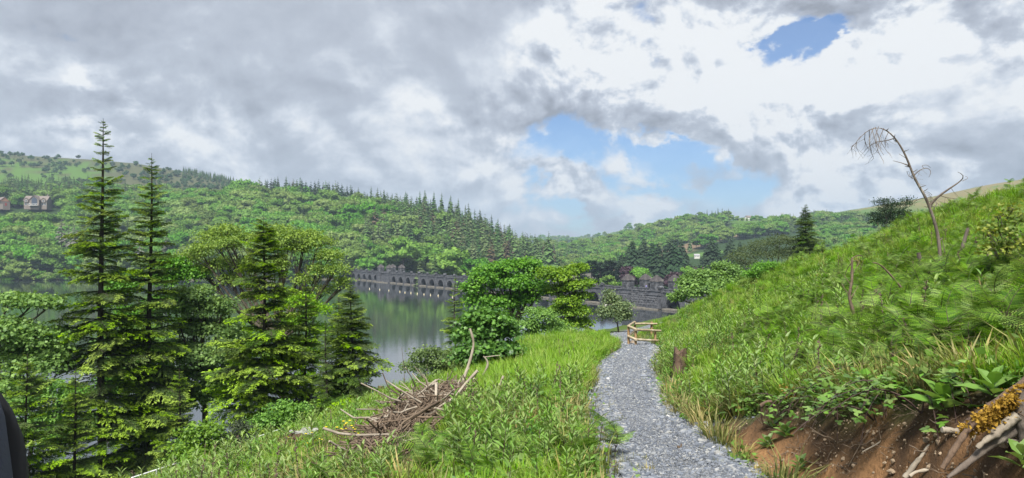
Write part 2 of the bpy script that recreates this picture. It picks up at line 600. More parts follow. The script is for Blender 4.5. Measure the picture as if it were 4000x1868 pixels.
def build_ground():
    rings = np.concatenate([[0.0], np.geomspace(0.7, 4200, 380)])
    a = np.concatenate([np.linspace(-46, 46, 400), np.linspace(48.5, 311.5, 96)])
    a = np.radians(a)
    na, nr = len(a), len(rings)
    R, A = np.meshgrid(rings, a, indexing='ij')
    X, Y = R * np.sin(A), R * np.cos(A)
    Z = land(X, Y)
    d = X - path_x(Y)
    hw = half_width(Y)
    Z = Z - 0.06 * (1 - smooth(hw - 0.12, hw, np.abs(d))) * smooth(90, 70, R)
    soil = soil_mask(X, Y, d)
    Z = Z + soil * (0.26 * (fbm(X * 3.1, Y * 3.1, 41, 5) - 0.5) + 0.10 * (fbm(X * 11, Y * 11, 42, 3) - 0.5))
    V = np.stack([X, Y, Z], -1).reshape(-1, 3)
    i = np.arange(nr - 1)[:, None] * na
    j = np.arange(na)[None]
    j2 = (j + 1) % na
    F = np.stack([i + j, i + na + j, i + na + j2, i + j2], -1).reshape(-1, 4)
    g = G()
    g.add(V, F)
    me = g.mesh('ground', mat_ground(), True)
    # colours of what covers the ground
    x, y, z = V.T
    dd = d.ravel()
    r = R.ravel()
    s = soil.ravel()[:, None]
    n1 = fbm(x * 0.8, y * 0.8, 3)[:, None]
    grass = np.array([0.060, 0.115, 0.018]) * (0.7 + 0.6 * n1)
    litter = np.array([0.075, 0.06, 0.03])
    c = grass * 0.75 + litter * 0.25
    earth = np.array([0.26, 0.142, 0.066]) * (0.72 + 0.56 * fbm(x * 3, y * 3, 4)[:, None])
    top_d = np.interp(y, [2, 5, 7, 9, 10.5], [1.55, 1.45, 1.4, 1.25, 0.9])
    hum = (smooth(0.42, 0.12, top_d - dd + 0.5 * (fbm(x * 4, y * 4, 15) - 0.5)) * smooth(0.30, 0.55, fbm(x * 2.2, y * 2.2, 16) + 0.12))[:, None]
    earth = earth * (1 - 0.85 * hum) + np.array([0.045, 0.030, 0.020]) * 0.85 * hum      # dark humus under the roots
    damp = smooth(0.52, 0.68, fbm(x * 1.6 + 3, y * 1.6, 17))[:, None]
    earth = earth * (1 - 0.35 * damp)
    c = c * (1 - s) + earth * s
    edge = (smooth(0.5, 0.7, np.abs(dd)) * smooth(1.35, 0.85, np.abs(dd)) * smooth(70, 50, r))[:, None]
    c = c * (1 - 0.75 * edge * (1 - s)) + np.array([0.13, 0.125, 0.115]) * 0.75 * edge * (1 - s)
    # far country: woodland floor, fields, moor
    far = smooth(80, 140, r)[:, None]
    wood = np.array([0.022, 0.045, 0.012]) * np.ones_like(c)
    nf = fbm(x / 45, y / 45, 21)
    nm = fbm(x / 18, y / 28, 22)
    field = np.array([0.066, 0.132, 0.020])
    moor = np.array([0.075, 0.066, 0.036])
    gr = np.array([0.060, 0.088, 0.028])
    fm = np.zeros(len(x))
    # hill on the left: pasture then moor towards the top
    lh = smooth(840, 930, y) * smooth(-330, -420, x)
    t = np.maximum(smooth(0.42, 0.62, nm + 0.002 * (y - 1110)), smooth(-0.555, -0.535, x / np.maximum(y, 1)))[:, None]
    lc = field * (1 - t) + (moor * (0.75 + 0.5 * nf[:, None]) * 0.6 + gr * 0.4) * t
    c2 = wood * (1 - lh[:, None]) + lc * lh[:, None]
    # right-hand hills: pasture on the ridge, brown bracken hill at the far right
    rh = smooth(960, 1040, y) * smooth(300, 335, x)
    tb = (smooth(560, 640, x) * smooth(0.35, 0.6, nm + 0.15))[:, None]
    rc = field * (1 - tb) + np.array([0.175, 0.145, 0.06]) * tb
    c2 = c2 * (1 - rh[:, None]) + rc * rh[:, None]
    # distant valley fields
    vf = smooth(1250, 1500, y)
    vc = np.where((fbm(x / 130, y / 130, 55) > 0.48)[:, None], field * 0.9, np.array([0.05, 0.10, 0.035]))
    c2 = c2 * (1 - vf[:, None]) + vc * vf[:, None]
    # felled strip and field on the middle hill
    fl = smooth(60, 25, np.abs(y - (700 + (x - 90) * 1.25))) * smooth(60, 90, x) * smooth(330, 280, x) * smooth(500, 600, y)
    fc = np.array([0.16, 0.115, 0.07]) * (0.7 + 0.6 * nm[:, None])
    c2 = c2 * (1 - fl[:, None]) + fc * fl[:, None]
    ff = smooth(28, 16, np.hypot((x - 195) * 0.6, (y - 735)))
    c2 = c2 * (1 - ff[:, None]) + field * 1.05 * ff[:, None]
    c = c * (1 - far) + c2 * far
    wet = smooth(0.9, 0.2, z)[:, None]
    c = c * (1 - wet) + np.array([0.10, 0.09, 0.07]) * wet
    col = me.attributes.new('cover', 'FLOAT_COLOR', 'POINT')
    col.data.foreach_set('color', np.concatenate([c, np.ones((len(c), 1))], 1).astype(np.float32).ravel())
    sm = me.attributes.new('soil', 'FLOAT', 'POINT')
    sm.data.foreach_set('value', soil.ravel().astype(np.float32))
    o = link('ground', me)
    tag(o, kind='structure')


def mat_ground():
    m = bpy.data.materials.new('ground_cover')
    m.use_nodes = True
    t = NT(m.node_tree)
    out = t.node('ShaderNodeOutputMaterial')
    b = t.node('ShaderNodeBsdfPrincipled')
    a = t.node('ShaderNodeAttribute', attribute_name='cover')
    s = t.node('ShaderNodeAttribute', attribute_name='soil')
    geo = t.node('ShaderNodeNewGeometry')
    n = t.noise(geo.outputs['Position'], 9.0, 8.0, 0.65)
    n2 = t.noise(geo.outputs['Position'], 38.0, 6.0, 0.7)
    f = t.math('MULTIPLY_ADD', n, 0.9, 0.55)
    f = t.math('MULTIPLY', f, t.math('MULTIPLY_ADD', n2, 0.7, 0.65))
    hs = t.node('ShaderNodeHueSaturation')
    t.put(hs.inputs['Value'], f)
    t.put(hs.inputs['Color'], a.outputs['Color'])
    vo = t.node('ShaderNodeTexVoronoi')
    t.put(vo.inputs['Vector'], geo.outputs['Position'])
    vo.inputs['Scale'].default_value = 26.0
    peb = t.math('MULTIPLY', t.step(vo.outputs['Distance'], 0.16, 0.08), s.outputs['Fac'])
    wn = t.step(t.noise(geo.outputs['Position'], 5.0, 2.0), 0.5, 0.62)
    col = t.mix(t.math('MULTIPLY', peb, wn), hs.outputs[0], (0.26, 0.18, 0.11))
    t.put(b.inputs['Base Color'], col)
    b.inputs['Roughness'].default_value = 0.95
    b.inputs['Specular IOR Level'].default_value = 0.15
    bp = t.node('ShaderNodeBump')
    bp.inputs['Strength'].default_value = 0.9
    bp.inputs['Distance'].default_value = 0.05
    t.put(bp.inputs['Height'], t.math('ADD', n, t.math('MULTIPLY', n2, 0.5)))
    t.put(b.inputs['Normal'], bp.outputs[0])
    t.nt.links.new(b.outputs[0], out.inputs[0])
    return m


build_ground()

# ------------------------------------------------------------------ the dam's line
S0 = np.array([46.2, 262.0])
E = np.array([-0.512, 0.859])
E = E / np.linalg.norm(E)
NL = np.array([-E[1], E[0]])          # towards the lake
PITCH = 11.4


def dam_pt(s, n, z):
    p = S0 + E * s + NL * n
    return np.array([p[0], p[1], z])


# lake
def build_lake():
    pts = [dam_pt(-75, 0.6, 0), dam_pt(345, 0.6, 0), (-170, 640, 0), (-1500, 800, 0), (-3500, 600, 0), (-3500, -1500, 0), (-60, -1500, 0), (120, -300, 0), (120, 150, 0)]
    bm = bmesh.new()
    bm.faces.new([bm.verts.new(tuple(p)) for p in pts])
    me = bpy.data.meshes.new('lake_water')
    bm.to_mesh(me)
    bm.free()
    m = bpy.data.materials.new('lake_water')
    m.use_nodes = True
    t = NT(m.node_tree)
    out = t.node('ShaderNodeOutputMaterial')
    b = t.node('ShaderNodeBsdfPrincipled')
    geo = t.node('ShaderNodeNewGeometry')
    sp = t.node('ShaderNodeSeparateXYZ')
    t.put(sp.inputs[0], geo.outputs['Position'])
    b.inputs['Base Color'].default_value = (0.025, 0.032, 0.036, 1)
    b.inputs['Roughness'].default_value = 0.02
    b.inputs['IOR'].default_value = 1.85
    b.inputs['Specular IOR Level'].default_value = 0.8
    v = t.vmath('MULTIPLY', geo.outputs['Position'], (1.0, 1.6, 1.0))
    n1 = t.noise(v, 0.9, 5.0, 0.6)
    n2 = t.noise(v, 0.14, 3.0, 0.6)
    bp = t.node('ShaderNodeBump')
    bp.inputs['Distance'].default_value = 0.25
    bp.inputs['Strength'].default_value = 0.03
    t.put(bp.inputs['Height'], t.math('ADD', n1, t.math('MULTIPLY', n2, 0.6)))
    t.put(b.inputs['Normal'], bp.outputs[0])
    t.nt.links.new(b.outputs[0], out.inputs[0])
    me.materials.append(m)
    tag(link('lake_water', me), kind='structure')


build_lake()


def build_path():
    ys = np.concatenate([np.arange(-12, 30, 0.25), np.arange(30, 76, 0.5)])
    hw = half_width(ys) - 0.02
    cx = path_x(ys)
    tx = np.gradient(cx, ys)
    L = np.sqrt(1 + tx ** 2)
    nx, ny = 1 / L, -tx / L
    us = np.linspace(-1, 1, 11)
    jag = 0.26 * (fbm(ys * 1.7, ys * 0 + 3.3, 61) - 0.5)
    jag2 = 0.26 * (fbm(ys * 1.7, ys * 0 + 9.3, 62) - 0.5)
    w = np.where(us[None] < 0, (hw + jag)[:, None], (hw + jag2)[:, None])
    X = cx[:, None] + us[None] * w * nx[:, None]
    Y = ys[:, None] + us[None] * w * ny[:, None]
    Z = path_z(Y) + 0.012 + 0.03 * (1 - us[None] ** 2) - 0.075 * smooth(0.86, 1.0, np.abs(us))[None] + 0.03 * (fbm(X * 2.5, Y * 2.5, 63) - 0.5)
    n, k = X.shape
    V = np.stack([X, Y, Z], -1).reshape(-1, 3)
    i = np.arange(n - 1)[:, None] * k
    j = np.arange(k - 1)[None]
    F = np.stack([i + j, i + j + 1, i + k + j + 1, i + k + j], -1).reshape(-1, 4)
    g = G()
    g.add(V, F)
    m = bpy.data.materials.new('slate_gravel')
    m.use_nodes = True
    t = NT(m.node_tree)
    out = t.node('ShaderNodeOutputMaterial')
    b = t.node('ShaderNodeBsdfPrincipled')
    geo = t.node('ShaderNodeNewGeometry')
    vo = t.node('ShaderNodeTexVoronoi')
    t.put(vo.inputs['Vector'], t.vmath('MULTIPLY', geo.outputs['Position'], (1.0, 1.35, 1.0)))
    vo.inputs['Scale'].default_value = 32.0
    sp = t.node('ShaderNodeSeparateColor')
    t.put(sp.inputs[0], vo.outputs['Color'])
    rp = t.node('ShaderNodeValToRGB')
    cr = rp.color_ramp
    cr.elements[0].position = 0.0
    cr.elements[0].color = (0.066, 0.074, 0.088, 1)
    cr.elements[1].position = 1.0
    cr.elements[1].color = (0.34, 0.35, 0.365, 1)
    e = cr.elements.new(0.55)
    e.color = (0.14, 0.152, 0.175, 1)
    t.put(rp.inputs[0], sp.outputs[0])
    n = t.noise(geo.outputs['Position'], 3.0, 5.0)
    col = t.mix(t.step(n, 0.45, 0.75, 0.0, 0.35), rp.outputs[0], (0.15, 0.135, 0.10))
    t.put(b.inputs['Base Color'], col)
    b.inputs['Roughness'].default_value = 0.6
    bp = t.node('ShaderNodeBump')
    bp.inputs['Strength'].default_value = 0.8
    bp.inputs['Distance'].default_value = 0.03
    t.put(bp.inputs['Height'], t.math('ADD', t.math('SUBTRACT', 1.0, vo.outputs['Distance']), sp.outputs[1]))
    t.put(b.inputs['Normal'], bp.outputs[0])
    t.nt.links.new(b.outputs[0], out.inputs[0])
    tag(link('path', g.mesh('path', m, True)), kind='structure')


build_path()


def build_haze():
    bm = bmesh.new()
    bmesh.ops.create_cube(bm, size=1.0)
    for v in bm.verts:
        v.co = Vector((v.co.x * 8800, v.co.y * 8800, 30 + 330 * (0.0 if v.co.z > 0 else -1.0) * 0.15 + (270 if v.co.z > 0 else 0)))
    me = bpy.data.meshes.new('haze')
    bm.to_mesh(me)
    bm.free()
    m = bpy.data.materials.new('haze')
    m.use_nodes = True
    t = NT(m.node_tree)
    out = t.node('ShaderNodeOutputMaterial')
    v = t.node('ShaderNodeVolumePrincipled')
    v.inputs['Color'].default_value = (0.62, 0.80, 1.0, 1)
    v.inputs['Density'].default_value = 0.00019
    v.inputs['Anisotropy'].default_value = 0.2
    t.nt.links.new(v.outputs[0], out.inputs['Volume'])
    me.materials.append(m)
    tag(link('haze', me), kind='stuff')


build_haze()

# ------------------------------------------------------------------ the dam
M_STONE = mat_two('dark_masonry', (0.050, 0.053, 0.063), (0.105, 0.109, 0.122), 0.9, 0.9, 0.5, c3=(0.034, 0.036, 0.042), obj=False, bscale=4.0)
M_STONE2 = mat_two('weathered_block', (0.050, 0.053, 0.062), (0.125, 0.128, 0.14), 1.3, 0.9, 0.5, c3=(0.05, 0.052, 0.058), bscale=5.0)
M_PALE = mat_two('pale_sill_stone', (0.22, 0.20, 0.165), (0.13, 0.12, 0.105), 0.8, 0.85, 0.3, obj=False)
M_ROOF = mat_two('stone_roof', (0.085, 0.077, 0.078), (0.055, 0.048, 0.052), 1.6, 0.9, 0.4, c3=(0.20, 0.19, 0.17), obj=False)
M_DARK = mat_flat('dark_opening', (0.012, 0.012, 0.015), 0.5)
ANG_E = math.atan2(E[1], E[0])
# local dam frame: x along the dam (towards the far end), y towards the lake, z up
DZ = 7.25


def dam_frame(s, n=0.0, z=0.0):
    p = dam_pt(s, n, z)
    return tuple(p), (0, 0, ANG_E)


def block_wall(g, x0, x1, z0, z1, y, th, hole=None, mat=0, bh=0.62, bw=1.25, proud=0.05, seed=0):
    """courses of dressed blocks with recessed joints, standing proud of the wall face at y"""
    r = np.random.default_rng(seed)
    z = z0
    row = 0
    while z < z1 - 0.2:
        h = min(bh, z1 - z)
        x = x0 - (bw * 0.5 if row % 2 else 0)
        while x < x1 - 0.05:
            w = bw * r.uniform(0.8, 1.25)
            a, b = max(x, x0), min(x + w, x1)
            x += w
            if b - a < 0.15:
                continue
            if hole and hole((a + b) / 2, z + h / 2, (b - a) / 2, h / 2):
                continue
            box(g, (a + 0.025, y - 0.02, z + 0.025), (b - 0.025, y + proud * r.uniform(0.5, 1.3), z + h - 0.02), mat, r.uniform(0, 1))
        z += h
        row += 1


def make_bay_meshes():
    R, SPR, H = 3.55, 0.95, DZ - 1.15
    P = PITCH
    n = 20
    th = np.linspace(0, np.pi, n + 1)
    ax, az = -R * np.cos(th), SPR + R * np.sin(th)
    out = {}
    # wall with its arched opening, barrel and the stone weir behind
    g = G()
    top = H
    V, F = [], []
    for i in range(n):
        a = np.array([[ax[i], 0, az[i]], [ax[i + 1], 0, az[i + 1]], [ax[i + 1], 0, top], [ax[i], 0, top]])
        g.add(a, [[0, 1, 2, 3]])
        b = np.array([[ax[i], 0, az[i]], [ax[i + 1], 0, az[i + 1]], [ax[i + 1], -5, az[i + 1]], [ax[i], -5, az[i]]])
        g.add(b, [[0, 3, 2, 1]])
    for sg in (-1, 1):
        x0, x1 = sg * R, sg * P / 2
        g.add([[x0, 0, -3], [x1, 0, -3], [x1, 0, top], [x0, 0, top]], [[0, 1, 2, 3]])
        g.add([[x0, 0, -3], [x0, -5, -3], [x0, -5, SPR], [x0, 0, SPR]], [[0, 1, 2, 3]])
    g.add([[-P / 2, -6, -6], [P / 2, -6, -6], [P / 2, -6, top], [-P / 2, -6, top]], [[0, 1, 2, 3]])
    g.add([[-P / 2, 0, top], [P / 2, 0, top], [P / 2, -6, top], [-P / 2, -6, top]], [[0, 1, 2, 3]])
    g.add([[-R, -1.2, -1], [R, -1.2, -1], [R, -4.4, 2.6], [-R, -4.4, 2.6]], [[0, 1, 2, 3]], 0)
    g.add([[-R, -4.4, 2.6], [R, -4.4, 2.6], [R, -4.9, 4.6], [-R, -4.9, 4.6]], [[0, 1, 2, 3]], 1)  # near-black sheet above the weir, standing in for the shade deep in the arch
    out['arch_wall'] = g.mesh('arch_wall', [M_STONE, M_DARK])
    # ring of voussoirs
    g = G()
    k = 15
    for i in range(k):
        a0, a1 = np.pi * i / k + 0.012, np.pi * (i + 1) / k - 0.012
        pts = []
        for y in (-0.05, 0.10):
            for (a, r) in ((a0, R + 0.02), (a1, R + 0.02), (a1, R + 0.75), (a0, R + 0.75)):
                pts.append([-r * math.cos(a), y, SPR + r * math.sin(a)])
        g.add(pts, BOXF, 0, rng.uniform())
    out['arch_ring'] = g.mesh('arch_ring', [M_STONE2])
    # courses of blocks on the spandrels
    g = G()

    def hole(x, z, hx, hz):
        return (abs(x) - hx < R + 0.85 and z - hz < SPR) or math.hypot(max(abs(x) - hx, 0), max(z - hz - SPR, 0)) < R + 0.85
    block_wall(g, -P / 2 + 0.95, P / 2 - 0.95, 0.3, top - 0.35, 0, 0.3, hole, seed=4)
    out['block_courses'] = g.mesh('block_courses', [M_STONE])
    # pier with stepped base and capping lump
    g = G()
    box(g, (P / 2 - 0.9, -0.5, -3), (P / 2 + 0.9, 0.18, DZ + 0.15))
    box(g, (P / 2 - 1.25, -0.5, -3), (P / 2 + 1.25, 0.42, 1.5))
    box(g, (P / 2 - 1.05, -0.6, DZ - 1.3), (P / 2 + 1.05, 0.32, DZ - 0.98))
    box(g, (P / 2 - 1.05, -0.6, DZ + 0.15), (P / 2 + 1.05, 0.34, DZ + 0.4))
    out['pier'] = g.mesh('pier', [M_STONE])
    # pale sill
    g = G()
    box(g, (-R - 1.0, -1.25, 0.05), (R + 1.0, 0.75, 0.62))
    box(g, (-R - 0.6, -1.2, -2), (R + 0.6, 0.6, 0.05))
    out['sill'] = g.mesh('sill', [M_PALE])
    # balustrade: string course, balusters, coping
    g = G()
    x0, x1 = -P / 2 + 0.9, P / 2 - 0.9
    box(g, (x0, -0.45, H), (x1, 0.32, H + 0.22))
    m = 13
    for i in range(m):
        c = x0 + (x1 - x0) * (i + 0.5) / m
        box(g, (c - 0.21, -0.25, H + 0.2), (c + 0.21, 0.18, H + 0.92), 0, rng.uniform())
    box(g, (x0, -0.32, H + 0.9), (x1, 0.28, H + 1.12))
    out['balustrade'] = g.mesh('balustrade', [M_STONE2])
    g = G()
    box(g, (x0, -6.0, H + 0.0), (x1, -5.7, H + 0.95))
    out['rear_parapet'] = g.mesh('rear_parapet', [M_STONE])
    return out


def rough_lump(seed, r=0.5):
    bm = bmesh.new()
    bmesh.ops.create_icosphere(bm, subdivisions=2, radius=r)
    q = np.random.default_rng(seed)
    ph = q.uniform(0, 6, 9)
    for v in bm.verts:
        c = v.co / r
        k = 1 + 0.22 * math.sin(3 * c.x + ph[0]) * math.cos(2.5 * c.y + ph[1]) + 0.15 * math.sin(5 * c.z + ph[2] + 2 * c.x)
        v.co *= k
        v.co.z *= 0.7
    me = bpy.data.meshes.new('lump')
    bm.to_mesh(me)
    bm.free()
    return me


def build_dam():
    loc, rot = dam_frame(0)
    dam = empty('stone_dam', loc, 'long dark stone dam with a row of arches reflected in the lake', 'dam')
    dam.rotation_euler = rot
    B = make_bay_meshes()
    lump = rough_lump(3, 0.85)
    lump.materials.append(M_STONE2)
    gap0, gap1 = 10.6, 254 - 10.6
    bays = [-10.6 - PITCH * (i + 0.5) for i in range(6)]
    nb = round((gap1 - gap0) / PITCH)
    step = (gap1 - gap0) / nb
    bays += [gap0 + step * (i + 0.5) for i in range(nb)]
    bays += [254 + 10.6 + PITCH * (i + 0.5) for i in range(5)]
    for s in bays:
        k = step / PITCH if gap0 < s < gap1 else 1.0
        for nm, me in B.items():
            o = link(nm, me, dam, (s, 0, 0), None, (k, 1, 1))
            if nm in ('block_courses', 'arch_ring', 'balustrade'):
                o['kind'] = 'stuff'
        link('capstone', lump, dam, (s + PITCH * k / 2, 0.1, DZ + 0.5), (0, 0, s))
    # the thick piers under the two groups of towers
    g = G()
    box(g, (-10.6, -9.5, -6), (10.6, 0.25, DZ - 1.0))
    me = g.mesh('tower_base', [M_STONE])
    g = G()
    for c in (0.0,):
        box(g, (c - 2.9, -0.3, -3), (c + 2.9, 1.5, DZ - 0.9))
        box(g, (c - 3.2, -0.3, -3), (c + 3.2, 1.9, 1.3))
        box(g, (c - 3.15, -0.3, DZ - 2.3), (c + 3.15, 1.75, DZ - 1.95))
        box(g, (c - 3.15, -0.3, DZ - 0.9), (c + 3.15, 1.75, DZ - 0.6))
    bt = g.mesh('buttress', [M_STONE])
    g = G()
    x0, x1 = -4.7, 4.7
    H = DZ - 1.0
    box(g, (x0, -0.2, H), (x1, 0.75, H + 0.25))
    for i in range(12):
        c = x0 + (x1 - x0) * (i + 0.5) / 12
        box(g, (c - 0.2, 0.1, H + 0.2), (c + 0.2, 0.55, H + 0.95))
    box(g, (x0, 0.0, H + 0.93), (x1, 0.65, H + 1.15))
    bal = g.mesh('balustrade', [M_STONE2])
    g = G()
    box(g, (-10.9, -0.2, -3), (10.9, 2.3, 0.42))
    sl = g.mesh('sill', [M_PALE])
    for c in (0.0, 254.0):
        link('buttress', bt, dam, (c - 7.7, 0, 0))
        link('buttress', bt, dam, (c + 7.7, 0, 0))
        for nm, m_ in (('tower_base', me), ('balustrade', bal), ('sill', sl)):
            link(nm, m_, dam, (c, 0, 0))
    # rough quarry-faced stones between and on the buttresses of the near towers, each its own piece
    shapes = []
    for k in range(4):
        bm = bmesh.new()
        bmesh.ops.create_cube(bm, size=1.0)
        bmesh.ops.bevel(bm, geom=bm.edges[:], offset=0.10, segments=1, affect='EDGES')
        q = np.random.default_rng(k)
        for v in bm.verts:
            v.co += Vector(q.uniform(-0.05, 0.05, 3))
        m_ = bpy.data.meshes.new('stone')
        bm.to_mesh(m_)
        bm.free()
        m_.materials.append(M_STONE2)
        shapes.append(m_)
    q = np.random.default_rng(12)
    count = 0
    for (x0, x1, y, z1) in ((-4.75, 4.75, 0.25, DZ - 1.2), (-10.6, -4.8, 1.5, 4.7), (4.8, 10.6, 1.5, 4.7)):
        z = 0.45
        row = 0
        while z < z1 - 0.4:
            h = q.uniform(0.7, 0.95)
            x = x0 + (0 if row % 2 else -0.6)
            while x < x1 - 0.1:
                w = q.uniform(1.0, 1.8)
                a, b = max(x, x0), min(x + w, x1)
                x += w
                if b - a < 0.35 or count >= 290:
                    continue
                dp = q.uniform(0.35, 0.75)
                link('stone', shapes[q.integers(4)], dam, ((a + b) / 2, y + dp * 0.18, z + h / 2), None, (b - a - 0.05, dp, h - 0.05))
                count += 1
            z += h
            row += 1
    return dam


def tower_meshes():
    W = 1.85
    H0, H1 = DZ - 1.0, DZ + 2.45
    g = G()
    c = 0.5                                   # chamfered corners
    oc = [(-W + c, -W), (W - c, -W), (W, -W + c), (W, W - c), (W - c, W), (-W + c, W), (-W, W - c), (-W, -W + c)]
    for i in range(8):
        a, b = oc[i], oc[(i + 1) % 8]
        g.add([[a[0], a[1], H0], [b[0], b[1], H0], [b[0], b[1], H1], [a[0], a[1], H1]], [[0, 1, 2, 3]])
    for i in range(8):
        a, b = np.array(oc[i]), np.array(oc[(i + 1) % 8])
        for (z0, z1, e) in ((H0, H0 + 0.35, 1.06), (H1 - 0.3, H1, 1.08)):
            p = [[*(a), z0], [*(b), z0], [*(b * e), z0], [*(a * e), z0], [*(a), z1], [*(b), z1], [*(b * e), z1], [*(a * e), z1]]
            g.add(p, BOXF)
    wall = g.mesh('wall', [M_STONE2])
    # stepped roof
    g = G()
    k = 5
    z = H1
    n = 8
    for i in range(k):
        r0 = 1.98 * (1 - (i / k) ** 1.35) + 0.10
        r1 = r0 - 0.16
        dz = 0.43 if i else 0.46
        V = []
        for (rr, zz) in ((r0, z), (r0, z + dz * 0.55), (r1, z + dz)):
            s = rr / W
            for (x, y) in oc:
                V.append([x * s, y * s, zz])
        F = []
        for b in (0, 8):
            for j in range(8):
                F.append([b + j, b + (j + 1) % 8, b + 8 + (j + 1) % 8, b + 8 + j])
        g.add(V, F, 0, i / k)
        cap = [[x * r1 / W, y * r1 / W, z + dz] for (x, y) in oc]
        g.add(cap, [[0, 1, 2, 3], [0, 3, 4, 7], [4, 5, 6, 7]])
        bot = [[x * r0 / W, y * r0 / W, z] for (x, y) in oc]
        g.add(bot, [[3, 2, 1, 0], [7, 4, 3, 0], [7, 6, 5, 4]])
        z += dz - 0.03
    box(g, (-0.13, -0.13, z), (0.13, 0.13, z + 0.35), 0, 0.5, None, 0.5)
    roof = g.mesh('roof', [M_ROOF])
    # window: dark opening with stone frame
    g = G()
    box(g, (-0.14, -0.02, 0), (0.14, 0.04, 1.15))
    win = g.mesh('window', [M_DARK])
    g = G()
    for (a, b, z0, z1) in ((-0.24, -0.14, -0.08, 1.27), (0.14, 0.24, -0.08, 1.27), (-0.14, 0.14, -0.1, 0.0), (-0.14, 0.14, 1.15, 1.27)):
        box(g, (a, -0.02, z0), (b, 0.12, z1))
    fr = g.mesh('frame', [M_STONE])
    g = G()
    box(g, (-0.42, -0.02, 0), (0.42, 0.05, 2.05))
    door = g.mesh('door', [M_DARK])
    return wall, roof, win, fr, door, W, H0


def build_towers():
    wall, roof, win, fr, door, W, H0 = tower_meshes()
    lab = {(0, 7.7, 0): 'dark stone tower at the left end of the nearer tower group, beside purple beech',
           (0, 7.7, 1): 'stone tower half hidden behind the front tower of the nearer group',
           (0, -7.7, 0): 'frontmost stone tower of the nearer group, overlapping the one behind it',
           (0, -7.7, 1): 'stone tower with a dark doorway at the right end of the nearer group',
           (254, 7.7, 0): 'small stone tower at the left end of the far tower group',
           (254, 7.7, 1): 'third small stone tower from the left in the far group',
           (254, -7.7, 0): 'second small stone tower from the left in the far group',
           (254, -7.7, 1): 'small stone tower at the right end of the far group, standing apart'}
    for (c, s, r), l in lab.items():
        loc, rot = dam_frame(c + s, -0.55 if r == 0 else -9.0, 0)
        t = empty('stone_tower', loc, l, 'tower', 'towers on the dam')
        t.rotation_euler = rot
        link('wall', wall, t)
        link('roof', roof, t)
        for q in range(4):
            a = q * math.pi / 2
            nx, ny = math.cos(a), math.sin(a)
            isdoor = (r == 1 and q == 2)
            if isdoor:
                link('door', door, t, (nx * W, ny * W, H0 + 0.2), (0, 0, a - math.pi / 2))
                continue
            for k in (-1, 0, 1):
                o = k * 0.62
                w = link('window', win, t, (nx * W - ny * o, ny * W + nx * o, H0 + 1.3), (0, 0, a - math.pi / 2))
                link('frame', fr, w)


build_dam()
build_towers()

# ------------------------------------------------------------------ buoys in a line before the dam
M_BUOY = mat_flat('buoy_yellow', (0.80, 0.70, 0.42), 0.45)
M_BUOYW = mat_flat('buoy_white', (0.82, 0.80, 0.74), 0.45)


def lathe(g, prof, sides=10, mat=0, tint=0.5):
    an = np.linspace(0, 2 * np.pi, sides, endpoint=False)
    P = np.array(prof, float)
    V = np.stack([P[:, 0:1] * np.cos(an), P[:, 0:1] * np.sin(an), np.repeat(P[:, 1:2], sides, 1)], -1)
    n = len(P)
    i = np.arange(n - 1)[:, None] * sides
    j = np.arange(sides)[None]
    j2 = (j + 1) % sides
    F = np.stack([i + j, i + j2, i + sides + j2, i + sides + j], -1).reshape(-1, 4)
    g.add(V.reshape(-1, 3), F, mat, tint)


def build_buoys():
    g = G()
    lathe(g, [(0.0, -0.4), (0.42, -0.3), (0.52, 0.0), (0.45, 0.35), (0.30, 0.55), (0.0, 0.56)])
    fl = g.mesh('float', [M_BUOY], True)
    g = G()
    lathe(g, [(0.14, 0.5), (0.14, 0.95), (0.26, 0.98), (0.26, 1.2), (0.0, 1.3)])
    tp = g.mesh('topmark', [M_BUOYW], True)
    pos = [(872, 848), (936, 853), (993, 858), (1062, 866), (1094, 871), (1131, 874), (1171, 879), (1213, 883), (1254, 887), (1302, 891), (1391, 899)]
    words_ = ['first', 'second', 'third', 'fourth', 'fifth', 'sixth', 'seventh', 'eighth', 'ninth', 'tenth', 'eleventh']
    for i, (a, b) in enumerate(pos):
        px, py = 900 + a * 0.6234, 600 + b * 0.6234 + 1
        Y = 20.0 * FPX / (py - 985)
        p = at(px, py, Y)
        t = empty('buoy', (p[0], p[1], 0.05), 'small pale buoy on the dark water, %s from the left in its line' % words_[i], 'buoy', 'buoys in a line before the dam')
        link('float', fl, t)
        link('topmark', tp, t)
        t.scale = (0.42, 0.42, 0.55)
    # white marker near the arch at the right
    Y = 20 * FPX / (1192 - 985.0)
    p = at(2366, 1192, Y)
    g = G()
    lathe(g, [(0.0, -0.5), (0.22, -0.4), (0.28, 0.3), (0.2, 1.9), (0.0, 2.0)])
    t = empty('marker_post', (p[0], p[1], 0), 'white marker post leaning in the water before an arch', 'marker')
    t.rotation_euler = (0, RAD(-9), 0)
    link('post', g.mesh('post', [M_BUOYW], True), t)
    g = G()
    lathe(g, [(0.0, -0.3), (0.5, -0.15), (0.5, 0.1), (0.0, 0.22)])
    link('collar', g.mesh('collar', [M_BUOYW], True), t)


build_buoys()

# ------------------------------------------------------------------ far houses, mast, car, walkers on the dam
M_RENDER = mat_flat('grey_stone_wall', (0.20, 0.17, 0.15), 0.9)
M_BRICKISH = mat_flat('orange_boarding', (0.36, 0.19, 0.12), 0.8)
M_SLATE = mat_two('roof_slate', (0.19, 0.155, 0.14), (0.14, 0.12, 0.11), 2.0, 0.8, 0.2, obj=False)
M_GLASS = mat_flat('window_glass', (0.05, 0.06, 0.085), 0.08, 0.9)
M_WHITE = mat_flat('white_paint', (0.78, 0.77, 0.74), 0.6)
M_STEEL = mat_flat('grey_steel', (0.42, 0.43, 0.44), 0.5)


